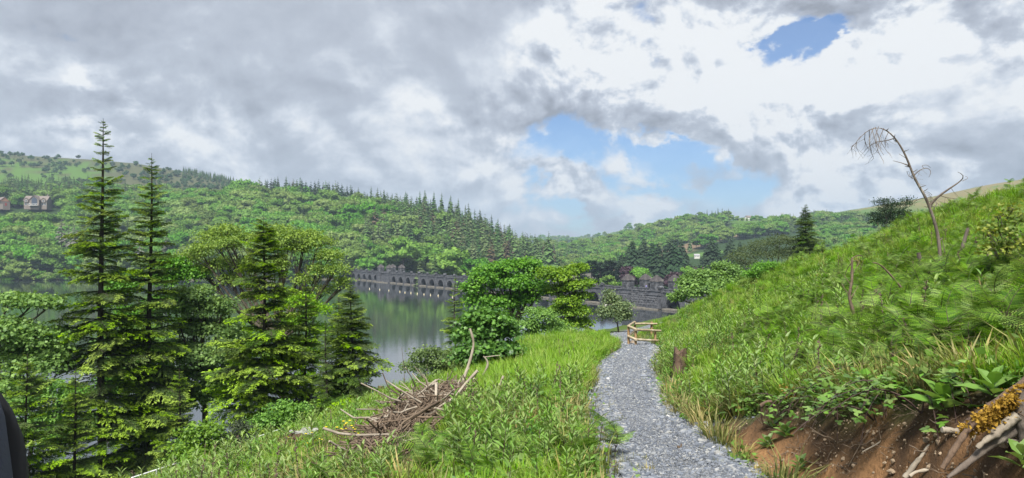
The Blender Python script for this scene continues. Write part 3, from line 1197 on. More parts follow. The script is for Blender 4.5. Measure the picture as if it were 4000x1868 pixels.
def gable(g, x0, x1, y0, y1, z0, z1, zr, mat_w=0, axis='x'):
    """walls with two gables; ridge along axis"""
    if axis == 'x':
        ym = (y0 + y1) / 2
        V = [[x0, y0, z0], [x1, y0, z0], [x1, y1, z0], [x0, y1, z0], [x0, y0, z1], [x1, y0, z1], [x1, y1, z1], [x0, y1, z1], [x0, ym, zr], [x1, ym, zr]]
        g.add(V, [[0, 1, 5, 4], [2, 3, 7, 6], [1, 2, 6, 5], [3, 0, 4, 7]], mat_w)
        g.add(V, [[5, 6, 9], [7, 4, 8]], mat_w)
    else:
        xm = (x0 + x1) / 2
        V = [[x0, y0, z0], [x1, y0, z0], [x1, y1, z0], [x0, y1, z0], [x0, y0, z1], [x1, y0, z1], [x1, y1, z1], [x0, y1, z1], [xm, y0, zr], [xm, y1, zr]]
        g.add(V, [[0, 1, 5, 4], [2, 3, 7, 6], [1, 2, 6, 5], [3, 0, 4, 7]], mat_w)
        g.add(V, [[4, 5, 8], [6, 7, 9]], mat_w)


def roof_on(g, x0, x1, y0, y1, z1, zr, axis='x', ov=0.5, th=0.22, mat=0):
    if axis == 'x':
        ym = (y0 + y1) / 2
        for (ya, sg) in ((y0, -1), (y1, 1)):
            k = (zr - z1) / abs(ym - ya)
            e = [ya + sg * ov, z1 - ov * k]
            V = [[x0 - ov, e[0], e[1]], [x1 + ov, e[0], e[1]], [x1 + ov, ym, zr], [x0 - ov, ym, zr]]
            V = V + [[a, b, c + th] for a, b, c in V]
            g.add(V, BOXF, mat)
    else:
        xm = (x0 + x1) / 2
        for (xa, sg) in ((x0, -1), (x1, 1)):
            k = (zr - z1) / abs(xm - xa)
            e = [xa + sg * ov, z1 - ov * k]
            V = [[e[0], y0 - ov, e[1]], [e[0], y1 + ov, e[1]], [xm, y1 + ov, zr], [xm, y0 - ov, zr]]
            V = V + [[a, b, c + th] for a, b, c in V]
            g.add(V, BOXF, mat)


def part(name, fn, mats, parent, loc=None):
    g = G()
    fn(g)
    return link(name, g.mesh(name, mats), parent, loc)


def windows(parent, lst, mat=None):
    for (x, y, z, w, h, ax) in lst:
        if ax == 'y':
            o = part('window', lambda g: [box(g, (x - w / 2 - 0.12, y - 0.1, z - 0.12), (x + w / 2 + 0.12, y + 0.03, z)), box(g, (x - w / 2 - 0.12, y - 0.1, z + h), (x + w / 2 + 0.12, y + 0.03, z + h + 0.12)),
                                          box(g, (x - w / 2 - 0.12, y - 0.1, z), (x - w / 2, y + 0.03, z + h)), box(g, (x + w / 2, y - 0.1, z), (x + w / 2 + 0.12, y + 0.03, z + h))], [M_WHITE], parent)
            part('pane', lambda g: box(g, (x - w / 2, y - 0.05, z), (x + w / 2, y + 0.02, z + h)), [M_GLASS], o)
        else:
            o = part('window', lambda g: [box(g, (x - 0.03, y - w / 2 - 0.12, z - 0.12), (x + 0.1, y + w / 2 + 0.12, z)), box(g, (x - 0.03, y - w / 2 - 0.12, z + h), (x + 0.1, y + w / 2 + 0.12, z + h + 0.12))], [M_WHITE], parent)
            part('pane', lambda g: box(g, (x - 0.02, y - w / 2, z), (x + 0.05, y + w / 2, z + h)), [M_GLASS], o)


def build_houses():
    # long house at the left edge: gable with orange boarding towards the right
    Y = 690
    p = at(12, 806, Y)
    h = empty('stone_house', (p[0], p[1], p[2] - 2.5), 'stone house with brown roof and orange gable at the left edge of the far hillside', 'house', 'houses on the far hillside', RAD(-38))
    part('wall', lambda g: gable(g, -9, 4, -4.5, 4.5, -1, 7.0, 11.0), [M_RENDER], h)
    part('roof', lambda g: roof_on(g, -9, 4, -4.5, 4.5, 7.0, 11.0), [M_SLATE], h)
    part('gable_boarding', lambda g: g.add([[4.06, -4.3, 6.9], [4.06, 4.3, 6.9], [4.06, 0, 10.7], [4.16, -4.3, 6.9], [4.16, 4.3, 6.9], [4.16, 0, 10.7]], [[3, 4, 5], [0, 2, 1]]), [M_BRICKISH], h)
    part('door', lambda g: box(g, (4.02, 0.2, 2.8), (4.12, 1.8, 5.6)), [mat_flat('red_door', (0.30, 0.06, 0.05))], h)
    windows(h, [(-5.0, -4.5, 4.2, 1.3, 1.2, 'y'), (-1.0, -4.5, 4.2, 1.3, 1.2, 'y')])
    part('garden_wall', lambda g: box(g, (4.3, -5.2, -1), (16, -4.8, 3.9)), [M_RENDER], h)
    # larger house with the big glazed gable
    p = at(140, 806, Y)
    h = empty('gabled_house', (p[0], p[1], p[2] - 2.0), 'large house with a glazed central gable and two dormers among far trees', 'house', 'houses on the far hillside', RAD(8))
    part('wall', lambda g: [gable(g, -10, 10, -1, 9, -1, 7.5, 11.8), gable(g, -3.6, 4.6, -4, 4, -1, 8.0, 12.2, 0, 'y')], [M_RENDER], h)

    def rf(g):
        roof_on(g, -10, 10, -1, 9, 7.5, 11.8)
        roof_on(g, -3.6, 4.6, -4, 4.0, 8.0, 12.2, 'y', 0.6, 0.26)
    r = part('roof', rf, [M_SLATE], h)
    part('chimney', lambda g: box(g, (8.0, 3.4, 10), (9.2, 4.6, 13.4)), [M_RENDER], r)
    part('glazing', lambda g: [box(g, (-1.8, -4.12, 3.0), (3.0, -3.98, 8.5)), g.add([[-1.8, -4.1, 8.5], [3.0, -4.1, 8.5], [0.6, -4.1, 10.6]], [[0, 1, 2]])], [M_GLASS], h)
    part('balcony', lambda g: [box(g, (-3.4, -6.2, 2.4), (4.4, -4.1, 2.7))] + [box(g, (x, -6.2, 2.7), (x + 0.12, -6.05, 3.9)) for x in np.arange(-3.4, 4.4, 1.2)] + [box(g, (-3.4, -6.22, 3.85), (4.5, -6.05, 4.0))], [M_WHITE], h)
    for x in (-7.6, 7.4):
        dm = part('dormer', lambda g: gable(g, x - 1.7, x + 1.7, -1.8, 3, 5.5, 8.3, 9.8, 0, 'y'), [M_RENDER], h)
        part('dormer_roof', lambda g: roof_on(g, x - 1.7, x + 1.7, -1.8, 3, 8.3, 9.8, 'y', 0.3, 0.15), [M_SLATE], dm)
        windows(h, [(x, -1.8, 6.2, 1.5, 1.6, 'y')])
    windows(h, [(-8.2, -1.0, 3.0, 1.4, 1.6, 'y'), (-5.6, -1.0, 3.0, 1.4, 1.6, 'y'), (6.3, -1.0, 3.0, 1.4, 1.6, 'y'), (8.6, -1.0, 3.0, 1.4, 1.6, 'y')])
    # white house below the field on the middle hill
    Y = 700
    p = at(2722, 1003, Y)
    h = empty('white_house', (p[0], p[1], p[2] - 1), 'small white house below a green field behind the dark conifers', 'house', None, RAD(-6))
    h.scale = (0.62, 0.62, 0.62)
    part('wall', lambda g: gable(g, -4.0, 4.0, -3, 3, -2, 3.6, 5.8), [mat_flat('cream_wall', (0.55, 0.54, 0.50), 0.8)], h)
    part('roof', lambda g: roof_on(g, -4.0, 4.0, -3, 3, 3.6, 5.8), [mat_flat('grey_slate', (0.30, 0.30, 0.31), 0.7)], h)
    windows(h, [(-2.2, -3.0, 1.6, 0.9, 1.3, 'y'), (0.2, -3.0, 1.6, 0.9, 1.3, 'y'), (2.4, -3.0, 1.6, 0.9, 1.3, 'y')])
    # white building on the ridge
    p = at(2924, 862, 1090)
    h = empty('ridge_cottage', (p[0], p[1], land1(p[0], p[1])), 'tiny white cottage among trees on the skyline ridge', 'cottage', None, RAD(20))
    part('wall', lambda g: gable(g, -4.5, 4.5, -3, 3, -1, 4.6, 7.0), [M_WHITE], h)
    part('roof', lambda g: roof_on(g, -4.5, 4.5, -3, 3, 4.6, 7.0), [M_SLATE], h)
    # mast
    p = at(3056, 868, 1080)
    z0 = land1(p[0], p[1])
    zt = at(3056, 832, 1080)[2]
    m_ = empty('phone_mast', (p[0], p[1], z0), 'pale twin-legged phone mast with aerial panels on the skyline', 'mast')
    H = zt - z0
    for x in (-1.1, 1.3):
        part('leg', lambda g: tube(g, [[x, 0, -1], [x, 0, H - 3.2]], 0.32, 6), [M_STEEL], m_)
    part('platform', lambda g: box(g, (-1.9, -0.8, H - 3.6), (2.1, 0.8, H - 3.2)), [M_STEEL], m_)
    for k in range(4):
        part('aerial', lambda g: box(g, (-2.0 + k * 1.2, -0.5, H - 3.2), (-1.5 + k * 1.2, 0.1, H + 0.2)), [M_STEEL], m_)
    # white van on the road behind the far end of the dam
    s = 175.0
    loc, rot = dam_frame(206.0, -4.0, DZ - 1.1)
    v = empty('white_van', loc, 'white van parked on the dam road behind the parapet', 'van')
    v.rotation_euler = (0, 0, rot[2])

    def body(g):
        prof = [(-2.4, 0.35), (2.4, 0.35), (2.45, 1.0), (1.6, 1.2), (0.95, 2.15), (-2.35, 2.2), (-2.45, 1.2)]
        n = len(prof)
        V = [[x, -0.9, z] for x, z in prof] + [[x, 0.9, z] for x, z in prof]
        g.add(V, [[i, (i + 1) % n, n + (i + 1) % n, n + i] for i in range(n)])
        for o in (0, n):
            g.add(V, [[o, o + 1, o + 2, o + 3], [o, o + 3, o + 4, o + 6], [o + 4, o + 5, o + 6, o + 6]])
    b = part('body', body, [M_WHITE], v)
    part('side_window', lambda g: box(g, (0.1, -0.93, 1.3), (1.2, 0.93, 1.95)), [M_GLASS], v)
    for x in (-1.5, 1.5):
        for y in (-0.8, 0.8):
            w = part('wheel', lambda g: tube(g, [[x, y - 0.12, 0.35], [x, y + 0.12, 0.35]], 0.36, 10), [M_DARK], v)
    # walkers by the right-hand tower
    for (s, n, cj, lab) in ((-4.2, -6.3, (0.16, 0.24, 0.42), 'walker in a blue jacket by the towers on the dam'),
                            (-5.3, -5.6, (0.30, 0.32, 0.36), 'walker in grey beside the blue jacket on the dam'),
                            (4.6, -6.5, (0.20, 0.20, 0.42), 'walker in violet between two stone towers on the dam')):
        person_far(s, n, cj, lab)


def skin_body(name, joints, bones, radii, mats, sub=1):
    me = bpy.data.meshes.new(name)
    me.from_pydata(joints, bones, [])
    o = bpy.data.objects.new(name, me)
    COL.objects.link(o)
    sk = o.modifiers.new('skin', 'SKIN')
    me.skin_vertices.new() if not me.skin_vertices else None
    for i, r in enumerate(radii):
        me.skin_vertices[0].data[i].radius = (r, r) if np.isscalar(r) else r
    me.skin_vertices[0].data[0].use_root = True
    if sub:
        su = o.modifiers.new('sub', 'SUBSURF')
        su.levels = sub
        su.render_levels = sub
    dg = bpy.context.evaluated_depsgraph_get()
    ev = bpy.data.meshes.new_from_object(o.evaluated_get(dg))
    bpy.data.objects.remove(o)
    for m in (mats if isinstance(mats, list) else [mats]):
        ev.materials.append(m)
    for p_ in ev.polygons:
        p_.use_smooth = True
    ev.name = name
    return ev


def human_mesh(name, mats, bands, stride=0.18, armswing=0.12):
    J = [(0, 0, .95), (0, 0, 1.15), (0, 0, 1.36), (0, 0, 1.48), (0, .01, 1.60), (0, .02, 1.73),
         (.10, 0, .92), (.11, stride * .6, .50), (.11, stride * .3, .09), (.11, stride * .3 + .17, .04),
         (-.10, 0, .92), (-.11, -stride * .2, .50), (-.11, -stride, .10), (-.11, -stride + .17, .04),
         (.19, 0, 1.40), (.25, -armswing, 1.12), (.25, -armswing + .16, .88), (.25, -armswing + .24, .80),
         (-.19, 0, 1.40), (-.25, armswing, 1.12), (-.25, armswing + .16, .88), (-.25, armswing + .24, .80)]
    Bn = [(0, 1), (1, 2), (2, 3), (3, 4), (4, 5), (0, 6), (6, 7), (7, 8), (8, 9), (0, 10), (10, 11), (11, 12), (12, 13),
          (2, 14), (14, 15), (15, 16), (16, 17), (2, 18), (18, 19), (19, 20), (20, 21)]
    Rr = [.155, .15, .165, .065, .10, .085, .10, .07, .05, .045, .10, .07, .05, .045, .085, .06, .045, .04, .085, .06, .045, .04]
    me = skin_body(name, J, Bn, Rr, mats)
    for p_ in me.polygons:
        z = p_.center.z
        x = abs(p_.center.x)
        k = 0
        if z > 1.69 - 0.02 or (z > 1.60 and p_.center.y < 0.0):
            k = 3
        elif z > 1.47:
            k = 2
        elif x > 0.21 and z < 0.87:
            k = 2
        elif z > 0.86:
            k = 0
        elif z > 0.09:
            k = 1
        else:
            k = 3
        p_.material_index = k
    return me


M_SKIN = mat_flat('skin', (0.50, 0.31, 0.23), 0.6)
M_TROUSER = mat_flat('dark_trousers', (0.05, 0.055, 0.07), 0.9)
M_HAIR = mat_flat('dark_hair', (0.04, 0.03, 0.025), 0.8)


def person_far(s, n, cj, lab):
    loc, rot = dam_frame(s, n, DZ - 0.98)
    me = human_mesh('person', [mat_flat('jacket', cj, 0.85), M_TROUSER, M_SKIN, M_HAIR], None)
    o = link('person', me, None, loc, (0, 0, rng.uniform(0, 6)))
    tag(o, lab, 'person', 'walkers on the dam')


build_houses()

# ------------------------------------------------------------------ scatter: instances on points, for what nobody could count
def scatter(name, P, ROT, SCL, IDX, sources, mat=None):
    me = bpy.data.meshes.new(name)
    n = len(P)
    me.vertices.add(n)
    me.vertices.foreach_set('co', np.asarray(P, np.float32).ravel())
    a = me.attributes.new('rot', 'FLOAT_VECTOR', 'POINT')
    a.data.foreach_set('vector', np.asarray(ROT, np.float32).ravel())
    a = me.attributes.new('scl', 'FLOAT', 'POINT')
    a.data.foreach_set('value', np.broadcast_to(np.asarray(SCL, np.float32), (n,)).copy())
    a = me.attributes.new('idx', 'INT', 'POINT')
    a.data.foreach_set('value', np.asarray(IDX, np.int32))
    o = link(name, me)
    ng = bpy.data.node_groups.new(name, 'GeometryNodeTree')
    ng.interface.new_socket('Geometry', in_out='INPUT', socket_type='NodeSocketGeometry')
    ng.interface.new_socket('Geometry', in_out='OUTPUT', socket_type='NodeSocketGeometry')
    N = ng.nodes
    gi, go = N.new('NodeGroupInput'), N.new('NodeGroupOutput')
    inst = N.new('GeometryNodeInstanceOnPoints')
    join = N.new('GeometryNodeJoinGeometry')
    for so_ in sources:
        oi = N.new('GeometryNodeObjectInfo')
        oi.transform_space = 'ORIGINAL'
        oi.inputs['Object'].default_value = so_
        oi.inputs['As Instance'].default_value = True
        ng.links.new(oi.outputs['Geometry'], join.inputs[0])

    def attr(nm, ty):
        q = N.new('GeometryNodeInputNamedAttribute')
        q.data_type = ty
        q.inputs['Name'].default_value = nm
        return q.outputs['Attribute']
    e2r = N.new('FunctionNodeEulerToRotation')
    ng.links.new(attr('rot', 'FLOAT_VECTOR'), e2r.inputs[0])
    ng.links.new(gi.outputs[0], inst.inputs['Points'])
    ng.links.new(join.outputs[0], inst.inputs['Instance'])
    inst.inputs['Pick Instance'].default_value = True
    ng.links.new(attr('idx', 'INT'), inst.inputs['Instance Index'])
    ng.links.new(e2r.outputs[0], inst.inputs['Rotation'])
    ng.links.new(attr('scl', 'FLOAT'), inst.inputs['Scale'])
    ng.links.new(inst.outputs[0], go.inputs[0])
    md = o.modifiers.new('scatter', 'NODES')
    md.node_group = ng
    o['kind'] = 'stuff'
    return o


# ------------------------------------------------------------------ leaves and trees
M_BARK = mat_two('bark', (0.055, 0.045, 0.035), (0.10, 0.085, 0.065), 3.0, 0.95, 0.6, obj=False, stretch=(1, 1, 0.3))
M_FARBARK = mat_flat('far_bark', (0.10, 0.085, 0.07), 0.95)
M_FIRBARK = mat_two('fir_bark', (0.030, 0.024, 0.020), (0.06, 0.05, 0.042), 4.0, 0.95, 0.5, obj=False, stretch=(1, 1, 0.4))
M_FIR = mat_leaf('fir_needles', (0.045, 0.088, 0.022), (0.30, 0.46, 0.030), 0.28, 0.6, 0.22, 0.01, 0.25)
M_SYC = mat_leaf('sycamore_leaves', (0.065, 0.17, 0.026), (0.20, 0.38, 0.055), 0.38, 0.5, 0.10, 0.01)
M_OAK = mat_leaf('oak_leaves', (0.085, 0.18, 0.018), (0.27, 0.41, 0.040), 0.38, 0.5, 0.10, 0.01)
M_FARLEAF = mat_leaf('broadleaf_far', (0.060, 0.145, 0.022), (0.20, 0.34, 0.055), 0.30, 0.7, 0.30, 0.026, 0.15, third=(0.13, 0.22, 0.05))
M_FARSPR = mat_leaf('spruce_far', (0.034, 0.072, 0.028), (0.095, 0.165, 0.050), 0.20, 0.8, 0.28, 0.02, 0.12, third=(0.07, 0.10, 0.04))
M_FARLARCH = mat_leaf('larch_far', (0.060, 0.105, 0.038), (0.14, 0.22, 0.070), 0.25, 0.8, 0.22, 0.02, 0.12)
M_FARBROWN = mat_leaf('browned_larch_far', (0.07, 0.055, 0.035), (0.13, 0.10, 0.055), 0.2, 0.8, 0.2, 0.02, 0.1)
M_GREYDEAD = mat_leaf('grey_dead_twigs', (0.09, 0.09, 0.07), (0.17, 0.17, 0.14), 0.1, 0.9, 0.1, 0.01, 0.1)
M_DARKCON = mat_leaf('dark_conifer', (0.012, 0.026, 0.016), (0.040, 0.075, 0.034), 0.15, 0.8, 0.18, 0.01, 0.12)
M_PURPLE = mat_leaf('copper_beech', (0.030, 0.016, 0.026), (0.085, 0.045, 0.065), 0.2, 0.6, 0.12, 0.01)
M_MOORBUSH = mat_leaf('moor_bush', (0.030, 0.070, 0.028), (0.075, 0.135, 0.05), 0.25, 0.8, 0.25, 0.02, 0.1)
M_WILLOW = mat_leaf('willow_leaves', (0.045, 0.075, 0.028), (0.12, 0.17, 0.06), 0.3, 0.6, 0.1, 0.01)

CARD_V = np.array([[0, 0, 0], [0.5, 0.45, 0.12], [0, 1, 0], [-0.5, 0.45, 0.12]])
CARD_F = np.array([[0, 1, 2], [0, 2, 3]])
# five-lobed leaf as a fan
_l = [(0, 0), (0.28, -0.08), (0.55, 0.16), (0.36, 0.34), (0.50, 0.66), (0.20, 0.62), (0, 1.0), (-0.20, 0.62), (-0.50, 0.66), (-0.36, 0.34), (-0.55, 0.16), (-0.28, -0.08)]
LOBE_V = np.array([[x, y, 0.10 * abs(x) - 0.10 * y * y] for x, y in _l] + [[0, 0.36, -0.02]])
LOBE_F = np.array([[i, (i + 1) % 12, 12] for i in range(12)])
LANCE_V = np.array([[0, 0, 0], [0.13, 0.35, 0.04], [0.10, 0.7, 0.0], [0, 1, -0.12], [-0.10, 0.7, 0.0], [-0.13, 0.35, 0.04], [0, 0.4, -0.02], [0, 0.72, -0.05]])
LANCE_F = np.array([[0, 1, 6], [0, 6, 5], [1, 2, 7], [1, 7, 6], [6, 7, 4], [6, 4, 5], [2, 3, 7], [7, 3, 4]])


def rdir(n, r=rng):
    v = r.normal(size=(n, 3))
    return unit(v)


def leaves_on(g, C, OUT, size, r, up=0.5, jit=0.7, tv=CARD_V, tf=CARD_F, mat=0, tint=None, scl=None):
    n = len(C)
    N = unit(OUT * 0.7 + np.array([0, 0, up]) + rdir(n, r) * jit)
    U = rdir(n, r) + OUT * 0.5 + np.array([0, 0, -0.25])
    S = size * r.uniform(0.7, 1.3, n)
    if tint is None:
        tint = r.uniform(0.1, 0.9, n)
    stamp(g, tv, tf, C, U, N, S, mat, tint)


def _ico():
    bm = bmesh.new()
    bmesh.ops.create_icosphere(bm, subdivisions=2, radius=1.0)
    V = np.array([v.co[:] for v in bm.verts])
    F = np.array([[v.index for v in f.verts] for f in bm.faces])
    bm.free()
    return V, F


ICO_V, ICO_F = _ico()


def far_broadleaf(seed, H=13.0, mats=None, nl=13, per=52, wide=1.0):
    r = np.random.default_rng(seed)
    g = G()
    tube(g, [[0, 0, -1.5], [0.1, 0, H * 0.25], [0.2, 0.1, H * 0.55]], [H * 0.03, H * 0.025, H * 0.012], 5, 1)
    cs = []
    for i in range(nl):
        h = r.uniform(0.30, 0.88)
        rad = H * 0.33 * wide * math.sqrt(max(0.05, 1 - ((h - 0.5) / 0.48) ** 2)) * r.uniform(0.55, 1.0)
        a = i * 2.399 + r.uniform(-0.4, 0.4)
        cs.append((np.array([math.cos(a) * rad, math.sin(a) * rad, h * H]), H * r.uniform(0.14, 0.21)))
    cs.append((np.array([0, 0, H * 0.84]), H * 0.17))
    cs.append((np.array([0, 0, H * 0.55]), H * 0.27))
    for c, R in cs:
        g.add(c + ICO_V * R * 0.86 * np.array([1.1, 1.1, 0.8]) * r.uniform(0.85, 1.12, (len(ICO_V), 1)), ICO_F, 0, r.uniform(0.3, 0.6))
        d = rdir(per, r)
        d[:, 2] = np.abs(d[:, 2]) * 1.0 - 0.28
        d = unit(d)
        P = c + d * np.array([1.1, 1.1, 0.8]) * R * r.uniform(0.80, 1.05, (per, 1))
        k = np.clip((P[:, 2] / H - 0.25) / 0.7, 0, 1)
        leaves_on(g, P, d, H * 0.080, r, 0.10, 0.42, tint=np.clip(r.uniform(0.35, 0.65) + r.normal(0, 0.22, per), 0, 1))
    return g.mesh('broadleaf_tree', mats)


def far_conifer(seed, H=22.0, W=0.17, mats=None, layers=17, per=11, droop=0.5, ragged=0.25, bare=0.12, card=1.0):
    r = np.random.default_rng(seed)
    g = G()
    tube(g, [[0, 0, -1.5], [0, 0, H * 0.6], [0, 0, H]], [H * 0.016, H * 0.009, H * 0.001], 5, 1)
    T = np.array([[0, 0, 0], [0.22, 0.30, -0.03], [0.30, 0.62, -0.1], [0.0, 1.0, -0.22], [-0.30, 0.62, -0.1], [-0.22, 0.30, -0.03], [0, 0.5, 0.06]])
    F = np.array([[0, 1, 6], [1, 2, 6], [2, 3, 6], [6, 3, 4], [6, 4, 5], [6, 5, 0]])
    for i in range(layers):
        f = (i + r.uniform(0, 0.6)) / layers
        z = H * (bare + (1 - bare) * f)
        R = H * W * (1 - f) ** 0.82 + H * 0.012
        n = max(4, int(per * (0.5 + 0.6 * (1 - f))))
        a = r.uniform(0, 6.28) + np.arange(n) * 6.283 / n + r.uniform(-0.3, 0.3, n)
        dz = -droop * r.uniform(0.4, 1.2, n) + 0.25 * f
        U = np.stack([np.cos(a), np.sin(a), dz], 1)
        S = R * (1 + ragged * r.normal(0, 1, n)).clip(0.4, 1.6)
        C = np.zeros((n, 3))
        C[:, 2] = z + r.uniform(-0.5, 0.5, n) * H / layers
        N = unit(np.array([0, 0, 1.0]) + 0.45 * rdir(n, r))
        stamp(g, T * np.array([card * 1.15, 1, 1]), F, C, U, N, S, 0, np.clip(0.4 + 0.25 * r.normal(size=n), 0, 1), np.array([-.25, 0, .25, .25, 0, -.25]))
    return g.mesh('conifer', mats)


def umbrella_pine(seed, H=20, mats=None):
    """cedar-like tree with flat, dark layers"""
    r = np.random.default_rng(seed)
    g = G()
    tube(g, [[0, 0, -1.5], [0.2, 0, H * 0.5], [0, 0.2, H * 0.92]], [H * 0.022, H * 0.016, H * 0.005], 6, 1)
    for i in range(26):
        f = r.uniform(0.28, 0.98)
        a = r.uniform(0, 6.28)
        L = H * 0.26 * (1.15 - f) ** 0.45 * r.uniform(0.6, 1.0)
        tip = np.array([math.cos(a) * L, math.sin(a) * L, f * H + 0.02 * H])
        tube(g, [[0, 0, f * H - 0.04 * H], tip], [0.12, 0.04], 4, 1)
        n = 44
        P = tip * np.array([0.75, 0.75, 1]) + rdir(n, r) * np.array([L * 0.45, L * 0.45, H * 0.028])
        leaves_on(g, P, np.tile([0, 0, 1.0], (n, 1)), H * 0.06, r, 0.8, 0.5)
    return g.mesh('pine', mats)


def fir_branch(seed, dense=32, bright=1.0):
    """lacy flat spray of a fir, unit length along x: dark needles, pale new growth at the shoot ends"""
    r = np.random.default_rng(seed)
    g = G()
    x = np.linspace(0, 1, 8)
    P = np.stack([x, 0.06 * np.sin(x * 3 + seed), 0.05 * np.sin(x * 2.5) - 0.12 * x ** 2], 1)
    tube(g, P, np.linspace(0.014, 0.003, 8), 4, 1, cap=False)
    C, U, S, T = [], [], [], []
    for i in range(dense):
        f = 0.10 + 0.90 * (i + r.uniform(0.2, 0.8)) / dense
        p = np.array([np.interp(f, x, P[:, k]) for k in range(3)])
        for sg in (-1, 1):
            l = 0.46 * (1.03 - f) ** 0.7 * r.uniform(0.45, 1.25) + 0.05
            a = sg * r.uniform(0.65, 1.15)
            dr = np.array([math.cos(a), math.sin(a), r.uniform(-0.30, 0.08)])
            m = max(3, int(l / 0.030))
            for k in range(m):
                e = (k + 0.5) / m
                q = p + dr * l * e - np.array([0, 0, 0.10 * l * e * e])
                for s2 in (-1, 1):
                    b = a + s2 * r.uniform(0.35, 0.95)
                    C.append(q)
                    U.append([math.cos(b), math.sin(b), r.uniform(-0.25, 0.15) - 0.12 * e])
                    S.append(r.uniform(0.026, 0.046))
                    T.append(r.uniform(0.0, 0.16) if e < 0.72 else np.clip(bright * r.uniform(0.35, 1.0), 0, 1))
            tip = p + dr * l - np.array([0, 0, 0.10 * l])
            for k in range(4):
                b = a + r.uniform(-0.8, 0.8)
                C.append(tip + r.normal(0, 0.010, 3))
                U.append([math.cos(b), math.sin(b), r.uniform(-0.75, 0.0)])
                S.append(r.uniform(0.030, 0.060))
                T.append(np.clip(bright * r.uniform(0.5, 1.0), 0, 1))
    C, U, S, T = map(np.array, (C, U, S, T))
    N = unit(np.array([0, 0, 1.0]) + 0.6 * rdir(len(C), r))
    stamp(g, CARD_V * np.array([0.55, 1, 1]), CARD_F, C, U, N, S * 1.25, 0, T)
    return g.mesh('branch', [M_FIR, M_FIRBARK])


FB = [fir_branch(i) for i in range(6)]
FBD = [fir_branch(10 + i, 22, 0.25) for i in range(3)]


def fir_tree(px, py_top, Y, H, rb, label, seed, per=6, gap=0.5, power=0.85, dull=0.15, thin=1.08, lean=0.0, top_gap=1.0, group='young firs between the path and the lake', name='fir_tree', wob=0.38):
    r = np.random.default_rng(seed)
    top = at(px, py_top, Y)
    x, y = top[0], top[1]
    z0 = top[2] - H
    t = empty(name, (x, y, z0), label, 'tree', group)
    g = G()
    n = 12
    f = np.linspace(0, 1, n)
    bend = np.stack([lean * (1 - f) ** 1.5 + 0.05 * np.sin(f * 7 + seed), 0.04 * np.cos(f * 6), f * H], 1)
    R0 = 0.011 * H
    tube(g, bend, R0 * (1 - f) ** 0.8 + 0.008, 7)
    link('trunk', g.mesh('trunk', [M_FIRBARK], True), t)
    h = H * 0.03
    cnt = 0
    dead = []
    need, hh = 0, h                       # keep within 300 branches: widen the gaps if there would be more
    while hh < H * 0.995:
        need += max(4, int(round(per * (1.0 - 0.3 * hh / H))))
        hh += gap * (1.0 - 0.62 * hh / H * top_gap)
    gap *= max(1.0, need / 270.0)
    while h < H * 0.995 and cnt < 296:
        q = h / H
        k = max(4, int(round(per * (1.0 - 0.3 * q))))
        a0 = r.uniform(0, 6.28)
        ring = r.uniform(0.85, 1.12)
        for i in range(k):
            if cnt >= 296:
                break
            a = a0 + i * 6.283 / k + r.uniform(-0.3, 0.3)
            L = (rb * (1 - q) ** power + 0.10) * ring * (1 + wob * r.uniform(-1, 0.8))
            if q > 0.97:
                L *= 0.8
            el = -0.20 + 0.60 * q ** 1.6 + r.normal(0, 0.13)
            m = (FBD if (r.uniform() < dull) else FB)
            c = [np.interp(q, f, bend[:, j]) for j in range(3)]
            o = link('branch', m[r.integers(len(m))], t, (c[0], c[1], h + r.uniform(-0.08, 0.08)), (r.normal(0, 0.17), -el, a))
            o.scale = (L, L * thin * r.uniform(0.85, 1.15), L)
            cnt += 1
        if h < H * 0.8 and r.uniform() < 0.45:      # a bare dead twig among the green
            a = r.uniform(0, 6.28)
            L = rb * (1 - q) ** power * r.uniform(0.5, 0.95)
            dead.append((np.array([np.interp(q, f, bend[:, 0]), np.interp(q, f, bend[:, 1]), h + 0.15]), np.array([math.cos(a), math.sin(a), r.uniform(-0.35, 0.1)]) * L))
        h += gap * (1.0 - 0.62 * q * top_gap) * r.choice([0.45, 0.8, 1.1, 1.5])
    for p, v in dead:
        g = G()
        tube(g, bez(p, p + v * 0.5 + np.array([0, 0, 0.1]), p + v, 6), np.linspace(0.018, 0.005, 6), 4)
        for k in range(4):
            b = p + v * r.uniform(0.4, 0.95)
            tube(g, [b, b + np.array([r.normal(), r.normal(), -0.4]) * 0.22], [0.007, 0.003], 3)
        link('dead_branch', g.mesh('dead_branch', [M_FIRBARK]), t)
    return t


